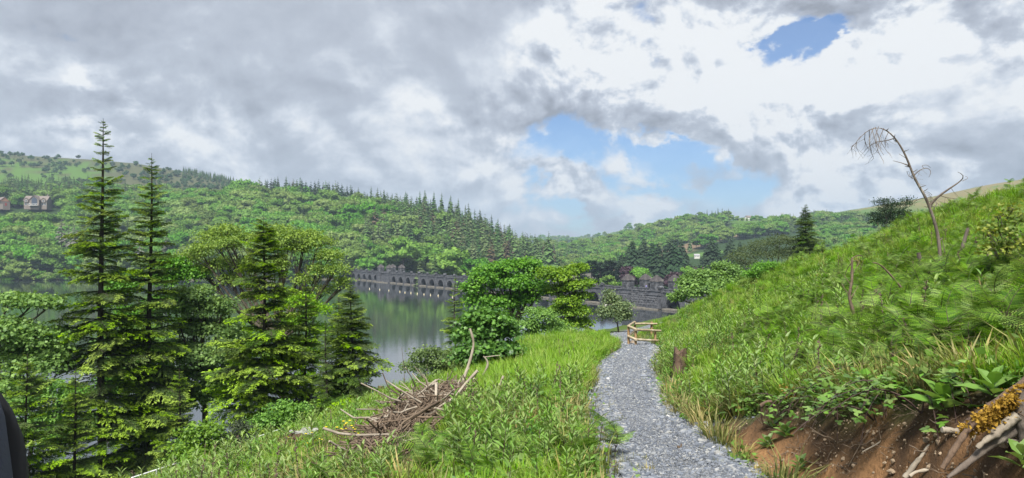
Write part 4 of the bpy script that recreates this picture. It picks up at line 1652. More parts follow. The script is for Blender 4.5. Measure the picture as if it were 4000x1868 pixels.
def crown_tree(name, label, base, blobs, Y, nleaf, lsize, mat, tv=CARD_V, tf=CARD_F, group=None, trunk_r=0.16, fork=None, depth=0.6, up=0.6, seed=1, cat='tree', shell=0.45, twig=7, bark=None, singles=0, fill=1.0):
    """broadleaf: trunk, limbs reaching into leafy clumps; blobs are (px, py, rx, ry, dy) clump outlines of the crown"""
    r = np.random.default_rng(seed)
    bx, by = base
    bz = land1(bx, by) - 0.3
    t = empty(name, (bx, by, bz), label, cat, group)
    B = np.array([bx, by, bz])
    cl = []
    for b in blobs:
        px, py, rx, ry = b[:4]
        dy = b[4] if len(b) > 4 else r.uniform(-1, 1) * depth
        k = FPX / Y
        c = at(px, py, Y) + np.array([0, dy * rx / k, 0])
        cl.append((c - B, rx / k, ry / k))
    cen = np.mean([c for c, _, _ in cl], 0)
    if fork is None:
        fork = np.array([cen[0] * 0.6, cen[1] * 0.6, max(0.5, cen[2] * 0.55)])
    else:
        fork = at(fork[0], fork[1], Y) - B
    g = G()
    tube(g, bez([0, 0, 0], [fork[0] * 0.2, fork[1] * 0.2, fork[2] * 0.5], fork, 8), np.linspace(trunk_r, trunk_r * 0.62, 8), 7)
    twigs = []
    for c, rx, ry in cl:
        mid = fork * 0.5 + c * 0.5 + np.array([0, 0, -0.15 * np.linalg.norm(c - fork)]) + r.uniform(-0.3, 0.3, 3)
        P = bez(fork, mid, c, 8)
        tube(g, P, np.linspace(trunk_r * 0.5, trunk_r * 0.10, 8), 5)
        for k in range(twig):
            d = rdir(1, r)[0]
            d[2] = abs(d[2]) * 0.8
            s = P[r.integers(4, 8)]
            e = c + d * np.array([rx, rx, ry]) * r.uniform(0.6, 0.98)
            tube(g, bez(s, (s + e) / 2 + r.uniform(-0.15, 0.15, 3), e, 5), np.linspace(trunk_r * 0.12, 0.006, 5), 3, cap=False)
    link('trunk', g.mesh('trunk', [bark or M_BARK], True), t)
    vol = np.array([(rx * rx * ry) ** 0.7 for _, rx, ry in cl])
    ns = (nleaf * vol / vol.sum()).astype(int)
    g = G()
    singles_left = singles
    for (c, rx, ry), n in zip(cl, ns):
        # sprays: little flat groups of leaves give the crown its grain
        m = max(6, int(n / 9))
        d = rdir(m, r)
        d[:, 2] = np.where(d[:, 2] < -0.35, -d[:, 2], d[:, 2])
        q = (shell + (1 - shell) * r.uniform(0, 1, (m, 1)) ** 0.6) * r.uniform(0.9, 1.12, (m, 1))
        SC_ = c + d * q * np.array([rx, rx, ry])
        st = np.clip(0.45 + 0.28 * r.normal(size=m), 0, 1)
        which = np.repeat(np.arange(m), 9)
        P = SC_[which] + r.normal(size=(len(which), 3)) * np.array([1, 1, 0.42]) * lsize * 1.7
        leaves_on(g, P, d[which], lsize, r, up, 0.55, tv, tf, 0, np.clip(st[which] + 0.12 * r.normal(size=len(which)), 0, 1))
        if singles_left > 0 and ns.sum() > 0:
            pass
    link('crown', g.mesh('crown', [mat]), t)
    return t, cl, B


# ---- the wooded hills
def on_hill(cond, xr, yr, spacing, seed):
    r = np.random.default_rng(seed)
    xs = np.arange(xr[0], xr[1], spacing)
    ys = np.arange(yr[0], yr[1], spacing)
    Xg, Yg = np.meshgrid(xs, ys)
    Xg = Xg + r.uniform(-0.45, 0.45, Xg.shape) * spacing
    Yg = Yg + r.uniform(-0.45, 0.45, Yg.shape) * spacing
    X, Y = Xg.ravel(), Yg.ravel()
    k = cond(X, Y)
    X, Y = X[k], Y[k]
    return np.stack([X, Y, land(X, Y)], 1)


def visible(P, hgt):
    """keeps the points whose tree tops are not far below the skyline of the land in front of them"""
    n = len(P)
    f = np.linspace(0.30, 0.97, 40)
    top = (P[:, 2] + hgt - CAMZ) / P[:, 1]
    hid = np.full(n, -9.0)
    for q in f:
        x, y = P[:, 0] * q, P[:, 1] * q
        z = land(x, y) + np.where(y > 560, 5.0, 0.0)
        hid = np.maximum(hid, (z - CAMZ) / np.maximum(y, 1))
    inside = np.abs(P[:, 0]) < P[:, 1] * 0.90 + 12
    return (top > hid) & inside


def plant_wood(protos, P, H, kinds, names, labels, cats, groups, ref, most=300, stuff_name='woodland', seed=1):
    """kinds: index into names per tree; protos[kind]: meshes. The largest in view become trees of their own, the rest one wood"""
    r = np.random.default_rng(seed)
    for k in range(len(names)):
        sel = np.where(kinds == k)[0]
        if len(sel) == 0:
            continue
        size = H[sel] / P[sel, 1] * np.where(np.abs(P[sel, 0]) < 0.71 * P[sel, 1], 1.0, 0.001)     # those in view come first
        order = sel[np.argsort(-size)]
        first, rest = order[:most[k]], order[most[k]:]
        src = []
        for c, i in enumerate(first):
            m = protos[k][c % len(protos[k])]
            s = H[i] / ref[k]
            o = link(names[k], m, None, tuple(P[i]), (0, 0, r.uniform(0, 6.28)), (s * r.uniform(0.88, 1.15), s * r.uniform(0.88, 1.15), s))
            tag(o, labels[k], cats[k], groups[k])
            if c < len(protos[k]):
                src.append(o)
        if len(rest):
            n = len(rest)
            rot = np.zeros((n, 3))
            rot[:, 2] = r.uniform(0, 6.28, n)
            rot[:, :2] = r.normal(0, 0.03, (n, 2))
            scatter(stuff_name + '_' + names[k], P[rest], rot, H[rest] / ref[k], r.integers(0, len(src), n), src)


def build_woods():
    BL = [far_broadleaf(i, 13.0, [M_FARLEAF, M_FARBARK], nl=13, per=64, wide=w) for i, w in enumerate((1.3, 1.45, 1.2, 1.35, 1.5))]
    SP = [far_conifer(20 + i, 22.0, w, [M_FARSPR, M_FARBARK]) for i, w in enumerate((0.16, 0.19, 0.145))]
    LA = [far_conifer(30 + i, 22.0, w, [M_FARLARCH, M_FARBARK], 15, 9, 0.35, 0.4) for i, w in enumerate((0.18, 0.21))]
    BR = [far_conifer(36, 22.0, 0.18, [M_FARBROWN, M_FARBARK], 14, 8, 0.35, 0.4)]
    # --- the hill across the lake
    P = on_hill(lambda x, y: (land(x, y) > 1.6), (-720, 60), (500, 860), 11.8, 3)
    x, y, z = P.T
    px = 2000 + FPX * x / y
    n1 = fbm(x / 60, y / 60, 77)
    # conifers clothe the right flank and the crest
    con = smooth(1340, 1600, px + 400 * (n1 - 0.5)) + smooth(725, 790, y) * smooth(980, 1100, px) * 1.0 + 0.75 * smooth(260, 120, np.abs(px - 230)) * smooth(690, 740, y) * smooth(900, 800, y)
    low = smooth(45, 10, y - np.interp(x, [-400, -150, -80, 0, 50], [519, 535, 575, 610, 590]))
    con = con * (1 - 0.7 * low * (px < 1780)) 
    r = np.random.default_rng(5)
    isc = r.uniform(size=len(P)) < np.clip(con, 0, 0.97)
    kinds = np.where(isc, np.where(r.uniform(size=len(P)) < 0.35, 2, 1), 0)
    brn = isc & (r.uniform(size=len(P)) < 0.28 * smooth(1500, 1750, px) * smooth(0.45, 0.62, fbm(x / 30, y / 30, 81)) + 0.02)
    kinds = np.where(brn, 3, kinds)
    H = np.where(isc, r.uniform(17, 31, len(P)), 9.5 + 14 * r.beta(2.2, 2.2, len(P)))
    H = np.where((y > 720) & (px < 900), H * 0.8, H)
    # the plantation on the flank is closer set
    Q = on_hill(lambda x, y: (land(x, y) > 4) & (2000 + FPX * x / y > 1420) & (2000 + FPX * x / y < 2190), (-120, 60), (590, 780), 8.0, 91)
    P = np.vstack([P, Q])
    H = np.append(H, r.uniform(15, 28, len(Q)))
    kinds = np.append(kinds, np.where(r.uniform(size=len(Q)) < 0.12, 3, np.where(r.uniform(size=len(Q)) < 0.5, 2, 1)))
    x, y, z = P.T
    px = 2000 + FPX * x / y
    # keep the houses' clearing and pasture above free
    pz = 985 - FPX * (z - CAMZ) / y
    clear = (px < 260) & (y > 640) & (y < 712)
    # the pasture: no trees except bushes
    keep = visible(P, H) & ~clear & ~((y > 690) & (px < 190) & (y < 700))
    keep &= ~((y > 820) & (px < 1000))
    P, H, kinds = P[keep], H[keep], kinds[keep]
    # thin band below the pasture where the land is steep and hidden trees add nothing
    plant_wood([BL, SP, LA, BR], P, H, kinds, ['broadleaf_tree', 'spruce', 'larch', 'browned_larch'],
               ['leafy green broadleaf tree in the wood across the lake', 'dark green spruce on the wooded hill across the lake',
                'pale green feathery larch on the wooded hill across the lake', 'brown half-bare larch among green conifers across the lake'],
               ['tree'] * 4, ['broadleaf trees across the lake', 'spruces across the lake', 'larches across the lake', 'browned larches across the lake'],
               [13.0, 22.0, 22.0, 22.0], [140, 120, 120, 60], 'lakeside_wood')
    # --- band of trees between the houses and the pasture on the left hill
    P = on_hill(lambda x, y: (x / y < -0.46) & (x / y > -0.9), (-760, -300), (712, 860), 10.0, 13)
    r = np.random.default_rng(15)
    x, y, z = P.T
    isc = r.uniform(size=len(P)) < np.where(2000 + FPX * x / y < 330, 0.6, 0.15)
    H = np.where(isc, r.uniform(16, 24, len(P)), r.uniform(9, 14, len(P)))
    k = visible(P, H)
    P, H, isc = P[k], H[k], isc[k]
    plant_wood([BL, SP], P, H, isc.astype(int), ['broadleaf_tree', 'spruce'],
               ['broadleaf tree in the belt below the hill pasture', 'tall dull spruce in the belt behind the far houses'], ['tree'] * 2,
               ['broadleaf trees below the pasture', 'spruces behind the far houses'], [13.0, 22.0], [30, 40], 'hill_belt')
    # --- bushes dotted over the pasture and moor
    MB = [far_broadleaf(50 + i, 7.0, [M_MOORBUSH, M_FARBARK], 9, 34, 1.25) for i in range(3)]
    r = np.random.default_rng(8)
    B = []
    for (bx, by, s) in [(8, 640, 26), (122, 618, 11), (148, 622, 9), (83, 634, 9), (100, 637, 13), (120, 645, 18), (157, 640, 18), (188, 653, 11), (174, 665, 12), (220, 665, 20),
                        (195, 628, 16), (215, 620, 14), (232, 640, 20), (255, 638, 17), (272, 642, 14), (298, 646, 16), (288, 630, 11), (310, 638, 14), (255, 660, 14), (329, 667, 18), (345, 660, 14),
                        (306, 614, 16), (478, 652, 20), (465, 665, 26), (500, 655, 16), (530, 640, 20), (548, 649, 10), (495, 675, 18), (445, 640, 10), (640, 662, 12), (655, 660, 14),
                        (685, 680, 20), (700, 672, 16), (660, 690, 22), (720, 690, 18), (600, 660, 12), (740, 700, 16), (585, 672, 16), (54, 623, 6), (5, 598, 7), (560, 676, 20), (620, 690, 24), (520, 690, 24), (420, 668, 18), (400, 655, 14)]:
        # walk up the slope until the line of sight meets the land
        ys = np.linspace(860, 1420, 300)
        xs = (bx - 2000) / FPX * ys
        zs = land(xs, ys)
        py = 985 - FPX * (zs - CAMZ) / ys
        hit = np.where(py <= by + s * 0.45)[0]
        i = hit[0] if len(hit) else int(np.argmin(py))
        B.append((xs[i], ys[i], zs[i], s * 1.15 / FPX * ys[i]))
    for c, (x, y, z, h) in enumerate(B):
        o = link('hill_bush', MB[c % 3], None, (x, y, z - 0.1 * h), (0, 0, r.uniform(0, 6)), h / 7.0)
        tag(o, 'small round dull green tree dotted on the hill pasture', 'tree', 'bushes on the hill pasture')
    P = on_hill(lambda x, y: (x / y > -0.50) & (x / y < -0.36) & (y > 980), (-700, -300), (860, 1250), 20.0, 23)
    H = np.random.default_rng(1).uniform(4, 8, len(P))
    k = visible(P, H) & (fbm(P[:, 0] / 50, P[:, 1] / 50, 9) > 0.45)
    for c, i in enumerate(np.where(k)[0]):
        o = link('hill_bush', MB[c % 3], None, tuple(P[i]), (0, 0, c * 1.3), H[i] / 7.0)
        tag(o, 'scrubby tree on the brown heath below the left skyline', 'tree', 'scrub on the brown heath')
    P = on_hill(lambda x, y: (x / y > -0.74) & (x / y < -0.40) & (y > 860), (-940, -300), (860, 1290), 17.0, 24)
    H = np.random.default_rng(4).uniform(3.5, 9, len(P))
    k = visible(P, H) & (fbm(P[:, 0] / 38, P[:, 1] / 38, 19) > np.interp(P[:, 1], [870, 1000, 1280], [0.42, 0.56, 0.62]))
    sel = np.where(k)[0][:190]
    for c, i in enumerate(sel):
        o = link('hill_bush', MB[c % 3], None, tuple(P[i]), (0, 0, c * 1.3), H[i] / 7.0)
        tag(o, 'thorn or small tree in the scattered cover around the hill pasture', 'tree', 'scattered cover round the pasture')
    # dark plantation on the skyline
    P = on_hill(lambda x, y: (np.abs(x / y + 0.415) < 0.035), (-640, -420), (1210, 1300), 9.0, 33)
    r = np.random.default_rng(2)
    for c, p in enumerate(P):
        o = link('skyline_spruce', SP[c % 3], None, tuple(p), (0, 0, c), r.uniform(9, 13) / 22)
        tag(o, 'dark spruce in the skyline plantation on the left hill', 'tree', 'skyline plantation')
    # row of dark conifers along the crest of the wooded hill
    DC = [far_conifer(60 + i, 22.0, w, [M_DARKCON, M_FARBARK], 16, 10, 0.4, 0.5, 0.2) for i, w in enumerate((0.17, 0.2, 0.16))]
    r = np.random.default_rng(44)
    for c, (px, py, h) in enumerate([(1008, 712, 16), (1022, 706, 17), (1045, 700, 21), (1060, 693, 25), (1072, 692, 25), (1085, 702, 20), (1115, 700, 22), (1130, 708, 18), (1145, 704, 22), (1160, 705, 21),
                                     (1180, 698, 24), (1195, 705, 22), (1215, 706, 22), (1230, 704, 23), (1245, 700, 25), (1262, 712, 22), (1280, 712, 22), (1300, 715, 22), (1320, 708, 25), (1335, 715, 21),
                                     (1355, 722, 20), (1375, 726, 20), (1400, 730, 20), (1450, 726, 24), (1475, 730, 22), (1500, 738, 20), (1585, 745, 22), (1640, 744, 22), (1660, 740, 24), (1695, 745, 24), (1725, 750, 23), (1760, 760, 24), (1790, 772, 25), (1830, 790, 24), (1875, 815, 24), (1920, 835, 26), (1945, 850, 24)]):
        Y = np.interp(px, [1000, 1280, 1700, 1850, 2000], [800, 780, 700, 680, 640]) - 12
        p = at(px, py, Y)
        h *= 0.9 if px > 1380 else 1.0
        o = link('crest_conifer', (DC if px < 1380 else SP)[c % 3], None, (p[0], p[1], p[2] - h), (0, 0, r.uniform(0, 6)), h / 22.0)
        tag(o, 'dark conifer standing up along the crest of the wooded hill', 'tree', 'conifers along the crest')
    # a stand of grey, half-dead conifers low on the far shore
    GD = [far_conifer(110 + i, 22.0, 0.17, [M_GREYDEAD, M_FARBARK], 15, 7, 0.25, 0.45, 0.25, 0.6) for i in range(2)]
    for i, (px, py, h, lab) in enumerate([(240, 850, 24, 'leftmost of the grey half-dead conifers on the far shore'), (268, 870, 23, 'second grey half-dead conifer on the far shore'), (290, 862, 24, 'third grey half-dead conifer, behind the tall fir'),
                                          (545, 920, 22, 'grey half-dead conifer seen between the two tall firs'), (650, 905, 23, 'grey half-dead conifer right of the second tall fir'), (365, 900, 20, 'grey half-dead conifer just right of the tallest fir')]):
        p = at(px, py, 545)
        o = link('bare_conifer', GD[i % 2], None, (p[0], p[1], p[2] - h), (0, 0, i), h / 22.0)
        tag(o, lab, 'tree', 'grey half-dead conifers')
    # --- trees below and behind the dam
    def single(name, mesh, ref, px, py, Y, h, label, group=None, sx=1.0):
        p = at(px, py, Y)
        o = link(name, mesh, None, (p[0], p[1], p[2] - h), (0, 0, (px * 7.3) % 6.28), (h / ref * sx, h / ref * sx, h / ref))
        return tag(o, label, 'tree', group)
    BIG = [far_conifer(70 + i, 30.0, w, [M_DARKCON, M_FARBARK], 34, 24, 0.45, 0.22, 0.04, 0.75) for i, w in enumerate((0.24, 0.28, 0.33))]
    for i, (px, py, h, k) in enumerate([(2470, 932, 31, 1), (2500, 950, 28, 0), (2548, 940, 31, 1), (2530, 985, 24, 2), (2606, 938, 33, 2), (2640, 940, 33, 2), (2655, 960, 30, 1), (2580, 990, 26, 2),
                                        (2430, 985, 22, 2), (2625, 1010, 24, 1), (2780, 925, 30, 1), (2800, 950, 26, 2), (2757, 962, 27, 0), (2855, 930, 26, 2), (2890, 940, 22, 1), (2740, 1005, 24, 2), (2690, 1015, 22, 2), (2820, 985, 26, 2),
                                        (2455, 960, 27, 2), (2515, 925, 32, 1), (2570, 950, 30, 2), (2622, 930, 34, 2), (2660, 935, 33, 2), (2675, 975, 28, 2), (2540, 1000, 24, 2), (2600, 1000, 25, 2), (2490, 1000, 22, 2), (2650, 1010, 24, 2), (2770, 950, 28, 2), (2840, 950, 26, 2), (2870, 970, 22, 2), (2425, 1010, 20, 2)]):
        single('dark_conifer', BIG[k], 30.0, px, py, 405 + (i % 5) * 9, h, 'tall dark conifer behind the nearer tower group', 'tall dark conifers behind the dam')
    PI = [umbrella_pine(80 + i, 20, [M_DARKCON, M_FARBARK]) for i in range(2)]
    for i, (px, py, h) in enumerate([(2312, 1020, 16), (2345, 1028, 15), (2378, 1020, 17), (2408, 1022, 17), (2395, 1048, 12), (2360, 1046, 12), (2330, 1050, 11), (2270, 1045, 13)]):
        single('dark_pine', PI[i % 2], 20.0, px, py, 395 + i * 4, h, 'flat-topped dark pine just behind the middle of the dam', 'dark pines behind the dam', 1.25)
    PU = [far_broadleaf(90 + i, 13.0, [M_PURPLE, M_FARBARK], 12, 70, 1.0) for i in range(2)]
    for i, (px, py, h, s) in enumerate([(2456, 1036, 13, 0.9), (2640, 1062, 12, 1.2), (2700, 1040, 15, 1.3), (2735, 1070, 12, 1.2), (2670, 1085, 10, 1.2)]):
        single('copper_beech', PU[i % 2], 13.0, px, py, 352 if i == 0 else 345 + i * 3, h,
               'slim purple beech behind the left tower of the nearer group' if i == 0 else 'purple-leaved beech at the right behind the dam', None if i == 0 else 'purple beeches right of the towers', s)
    for i, (px, py, h, lab) in enumerate([(2490, 1042, 12, 'bright green round tree between purple beech and dark conifers'), (2385, 1075, 8, 'pale grey-green bush showing over the dam parapet'),
                                          (2430, 1100, 5, 'small bright green bush on the dam road beside the left tower'), (2690, 1040, 9, 'green broadleaf among purple beeches right of the towers')]):
        single('broadleaf_tree', BL[i % 5], 13.0, px, py, (352, 340, 300, 345)[i], h, lab)
    single('lone_conifer', far_conifer(99, 26, 0.2, [M_FARLARCH, M_FARBARK], 22, 13, 0.3, 0.3), 26, 2143, 905, 590, 30, 'lone tall pale conifer at the foot of the wooded hill')
    single('lone_spruce', SP[0], 22, 2112, 908, 640, 26, 'thin bare-topped spruce on the skyline of the wooded hill', None, 0.5)
    # broadleaf trees at the far end of the dam
    for i, (px, py, h, lab) in enumerate([(1368, 1020, 12, 'pale green tree at the far end of the dam'), (1505, 960, 20, 'bright yellow-green tree behind the far tower group'),
                                          (1575, 925, 24, 'large bright green tree right of the far towers'), (1770, 970, 22, 'big rounded dull green tree beyond the dam'), (1860, 1010, 14, 'pale green tree near the middle of the dam'), (1640, 1010, 17, 'dark spruce just behind the far dam parapet'), (1700, 985, 16, 'second dark spruce just behind the far dam parapet')]):
        if 'spruce' in lab:
            single('spruce', SP[i % 3], 22, px, py, 455 - i * 4, h, lab, None, 1.5)
        else:
            single('broadleaf_tree', BL[i % 5], 13.0, px, py, (560, 540, 530, 440, 420)[i], h, lab, None, 1.1)
    # trees along the waterline at the far left
    r = np.random.default_rng(61)
    for i, (px, h) in enumerate([(10, 10), (45, 9), (75, 16), (120, 11), (150, 9), (185, 8), (225, 10), (262, 9), (300, 10), (340, 8), (380, 9), (430, 9), (480, 8), (530, 9), (590, 8), (650, 8), (710, 9), (770, 8), (830, 8), (1010, 9), (1120, 8), (1240, 9), (1310, 8)]):
        Y = np.interp(px, [0, 700, 1330], [517, 527, 534])
        x = (px - 2000) / FPX * Y
        o = link('waterside_tree', BL[i % 5], None, (x, Y, land1(x, Y) - 2.0), (0, 0, i * 1.1), (h / 11.5, h / 11.5, h / 13.0))
        tag(o, 'low pale tree at the water edge on the far shore', 'tree', 'trees along the far waterline')
    # --- the middle hill and the right-hand hills
    def mid(x, y):
        px = 2000 + FPX * x / y
        fl = np.abs(y - (700 + (x - 90) * 1.25))
        w = (x > 40) & (y > 640) & (y < 1130) & (fl > np.interp(x, [60, 150, 300], [22, 38, 46])) & (px < 3450)
        w &= ~((y > 985) & (px > 2845) & (px < 3170))
        w &= ~(np.hypot((x - 195) * 0.6, y - 735) < 26)
        w &= ~((y > 1000) & (px > 3250))
        return w & (y > 700 + (x - 90) * 0.75)
    P = on_hill(mid, (40, 640), (640, 1130), 12.0, 43)
    r = np.random.default_rng(45)
    x, y, z = P.T
    px = 2000 + FPX * x / y
    isc = r.uniform(size=len(P)) < 0.34 + 0.3 * smooth(3150, 3350, px)
    H = np.where(isc, r.uniform(14, 22, len(P)), r.uniform(11, 17, len(P)))
    k = visible(P, H)
    P, H, isc = P[k], H[k], isc[k]
    plant_wood([BL, SP], P, H, isc.astype(int), ['broadleaf_tree', 'spruce'],
               ['broadleaf tree on the hazy middle hill beyond the dam', 'conifer on the hazy middle hill beyond the dam'], ['tree'] * 2,
               ['broadleaf trees on the middle hill', 'conifers on the middle hill'], [13.0, 22.0], [80, 70], 'middle_hill_wood')
    # right-hand slope: plantation under the pasture
    P = on_hill(lambda x, y: (x / y > 0.40) & (x / y < 0.74) & (land(x, y) > 16) & (land(x, y) < np.interp(x / y, [0.4, 0.55, 0.74], [60, 66, 88])) & (y > 430), (180, 760), (430, 1080), 13.0, 53)
    r = np.random.default_rng(55)
    isc = r.uniform(size=len(P)) < 0.75 * smooth(38, 52, P[:, 2])
    H = np.where(isc, r.uniform(11, 15, len(P)), r.uniform(9, 14, len(P)))
    k = visible(P, H)
    P, H, isc = P[k], H[k], isc[k]
    plant_wood([BL, SP], P, H, isc.astype(int), ['broadleaf_tree', 'spruce'],
               ['pale broadleaf tree on the lower slope of the right-hand hill', 'dark spruce in the plantation below the right-hand hilltop'], ['tree'] * 2,
               ['broadleaf trees under the right-hand hill', 'plantation under the right-hand hill'], [13.0, 22.0], [30, 50], 'right_hill_wood')
    # skyline bushes on the middle ridge
    for i, (px, s) in enumerate([(2820, 16), (2838, 20), (2858, 22), (2880, 18), (2900, 12), (2918, 10), (2940, 18), (2955, 20), (2972, 18), (2985, 12), (3025, 12), (3040, 10), (3085, 20), (3110, 16), (3180, 16), (3220, 12)]):
        Y = 1085
        x = (px - 2000) / FPX * Y
        o = link('ridge_tree', BL[i % 5], None, (x, Y, land1(x, Y) - 1), (0, 0, i), s * 1.2 / FPX * Y / 13)
        tag(o, 'small tree on the skyline of the middle hill', 'tree', 'skyline trees on the middle hill')
    # distant valley hedges and copses
    P = on_hill(lambda x, y: (fbm(x / 90, y / 90, 91) > 0.60) & (x / y > 0.02) & (x / y < 0.34), (0, 900), (1250, 3000), 26.0, 63)
    n = len(P)
    H = np.random.default_rng(3).uniform(9, 17, n)
    src = [o for o in bpy.data.objects if o.name.startswith('broadleaf_tree')][:3]
    rot = np.zeros((n, 3))
    rot[:, 2] = np.arange(n)
    scatter('distant_copses', P, rot, H / 13.0, np.arange(n) % 3, src)


build_woods()

# ------------------------------------------------------------------ trees of the near bank
M_MAPLE = mat_leaf('maple_leaves', (0.035, 0.10, 0.022), (0.15, 0.31, 0.05), 0.32, 0.45, 0.08, 0.01, 0.4)


def build_near_trees():
    fir_tree(398, 462, 38, 24.0, 3.0, 'tallest fir at the left, its thin top high above the skyline', 1, per=6, gap=0.62, power=0.72, dull=0.22, wob=0.35)
    fir_tree(590, 598, 40, 22.5, 2.9, 'second tall fir, just right of the tallest one', 2, per=6, gap=0.62, power=0.72, dull=0.22, lean=-0.4, wob=0.35)
    fir_tree(1030, 845, 32, 13.5, 2.35, 'broad dense fir in front of the open-crowned oak', 3, per=8, gap=0.36, power=0.58, dull=0.12)
    fir_tree(1372, 1108, 30, 6.4, 1.75, 'dark young fir standing alone against the grey water', 4, per=7, gap=0.24, power=0.75, dull=0.55)
    fir_tree(1318, 1150, 31, 6.2, 1.1, 'slim fir pressed against the left of the dark young fir', 14, per=6, gap=0.26, power=0.8, dull=0.5)
    fir_tree(1275, 1262, 29, 5.2, 0.95, 'thin wispy fir with bare twigs right of the broad fir', 5, per=5, gap=0.28, dull=0.95, thin=0.8)
    fir_tree(1192, 1085, 34, 9.5, 1.75, 'narrow fir behind the right side of the broad fir', 15, per=6, gap=0.36, dull=0.3)
    fir_tree(1778, 1085, 44, 7.2, 1.35, 'sparse young fir left of the middle sycamores', 6, per=5, gap=0.42, power=0.8, dull=0.25)
    fir_tree(100, 1380, 29, 12.5, 2.6, 'fir at the lower left corner with bright fringed branches', 7, per=6, gap=0.5, power=0.7, dull=0.2)
    fir_tree(290, 1440, 31, 13.5, 2.5, 'short fir under the tallest fir at the lower left', 8, per=6, gap=0.5, power=0.7, dull=0.3)
    fir_tree(700, 1440, 34, 12.5, 2.3, 'short fir under the sycamore beside the second tall fir', 9, per=6, gap=0.5, power=0.7, dull=0.25)
    fir_tree(560, 1180, 43, 16.5, 2.6, 'fir hidden mostly behind the second tall fir', 19, per=6, gap=0.6, dull=0.3)

    # broadleaf trees
    crown_tree('sycamore', 'sycamore at the left edge with a spreading branch over the water', (-25.4, 36), [(110, 1190, 100, 30), (40, 1175, 60, 28), (190, 1185, 45, 22), (60, 1290, 110, 50), (140, 1330, 110, 50), (40, 1400, 110, 60), (150, 1430, 105, 60), (60, 1520, 110, 60), (190, 1390, 70, 50)], 36, 14250, 0.136, M_SYC, LOBE_V, LOBE_F, None, 0.22, (-10, 1300), seed=21)
    crown_tree('sycamore', 'full pale green sycamore between the second tall fir and the broad fir', (-18, 43), [(735, 1160, 55, 35), (790, 1150, 60, 35), (700, 1215, 70, 40), (800, 1215, 85, 45), (870, 1200, 50, 40), (740, 1290, 90, 45), (840, 1300, 95, 50), (700, 1370, 75, 45), (800, 1390, 110, 50), (880, 1400, 70, 60), (760, 1470, 100, 50), (860, 1490, 80, 60), (800, 1560, 100, 60), (720, 1550, 60, 60)], 43, 21000, 0.136, M_SYC, LOBE_V, LOBE_F, None, 0.24, (800, 1480), seed=22)
    crown_tree('oak', 'open-crowned oak with dark crooked limbs behind the broad fir', (-14.5, 47),
               [(830, 930, 60, 32), (880, 905, 60, 28), (800, 985, 55, 35), (900, 960, 70, 35), (955, 935, 50, 26), (1095, 905, 50, 26), (1140, 925, 50, 26), (1110, 960, 60, 35), (1190, 925, 60, 30), (1180, 975, 50, 30), (1250, 950, 55, 28),
                (1290, 1005, 60, 30), (1320, 1060, 50, 35), (1240, 1060, 40, 30), (1340, 1110, 40, 28), (1190, 1100, 45, 30), (860, 1040, 60, 35), (790, 1060, 45, 30), (960, 1040, 50, 35), (1260, 1140, 45, 25), (1090, 1040, 55, 35), (740, 1010, 40, 30), (900, 1100, 50, 35)], 47, 20000, 0.120, M_OAK, None if False else CARD_V * np.array([0.95, 1, 1]), CARD_F, None, 0.30, (1085, 1330), 0.9, seed=23, twig=9)
    crown_tree('oak', 'half-hidden oak filling the space behind the two tall firs', (-22, 48), [(680, 1040, 60, 40), (640, 1100, 60, 40), (730, 1080, 60, 40), (480, 1120, 60, 40), (520, 1240, 70, 50), (640, 1200, 70, 45), (300, 1560, 60, 50), (560, 1400, 80, 60), (450, 1500, 60, 60)], 46, 14000, 0.14, M_SYC, seed=33, trunk_r=0.2)
    crown_tree('sycamore', 'large round sycamore in the middle, hiding part of the dam', (0.4, 56), [(1890, 1085, 55, 35), (1850, 1130, 45, 35), (1930, 1060, 50, 30), (1985, 1045, 50, 28), (2055, 1040, 55, 30), (2090, 1075, 45, 32), (1960, 1110, 65, 40), (2030, 1110, 60, 40), (1880, 1180, 70, 35), (1960, 1190, 80, 40), (2050, 1170, 60, 40), (1900, 1240, 60, 35), (1980, 1260, 60, 35), (2110, 1130, 40, 35)], 56, 22500, 0.152, M_SYC, LOBE_V, LOBE_F, None, 0.24, (2020, 1240), seed=24)
    crown_tree('sycamore', 'layered yellow-green sycamore right of the round one', (6.5, 54), [(2150, 1070, 50, 25), (2190, 1085, 45, 28), (2230, 1060, 35, 18), (2260, 1050, 35, 16), (2290, 1110, 30, 16), (2240, 1120, 50, 24), (2180, 1140, 45, 26), (2270, 1160, 35, 18), (2220, 1180, 50, 26), (2250, 1220, 50, 24), (2180, 1220, 40, 28), (2280, 1265, 35, 20), (2220, 1270, 50, 26)], 54, 14250, 0.136, M_OAK, LOBE_V, LOBE_F, None, 0.15, (2225, 1260), seed=25)
    crown_tree('hawthorn', 'dark small-leaved tree under the middle sycamores', (2.0, 47), [(2090, 1230, 45, 28), (2060, 1270, 45, 26), (2130, 1240, 45, 30), (2110, 1290, 60, 28), (2170, 1280, 45, 28), (2060, 1310, 40, 20), (2200, 1300, 50, 18)], 47, 7000, 0.11, M_SYC, seed=26, trunk_r=0.10, fork=(2092, 1290))
    crown_tree('whitebeam', 'small tree with cream blossom before the nearer towers', (7.6, 52), [(2395, 1180, 35, 30), (2430, 1205, 40, 25), (2370, 1220, 40, 25), (2400, 1235, 55, 26), (2440, 1240, 35, 22), (2385, 1150, 18, 16)], 52, 5200, 0.12, mat_leaf('whitebeam_leaves', (0.06, 0.12, 0.05), (0.20, 0.28, 0.10), 0.3, 0.6, 0.05, 0.01), seed=27, trunk_r=0.07)
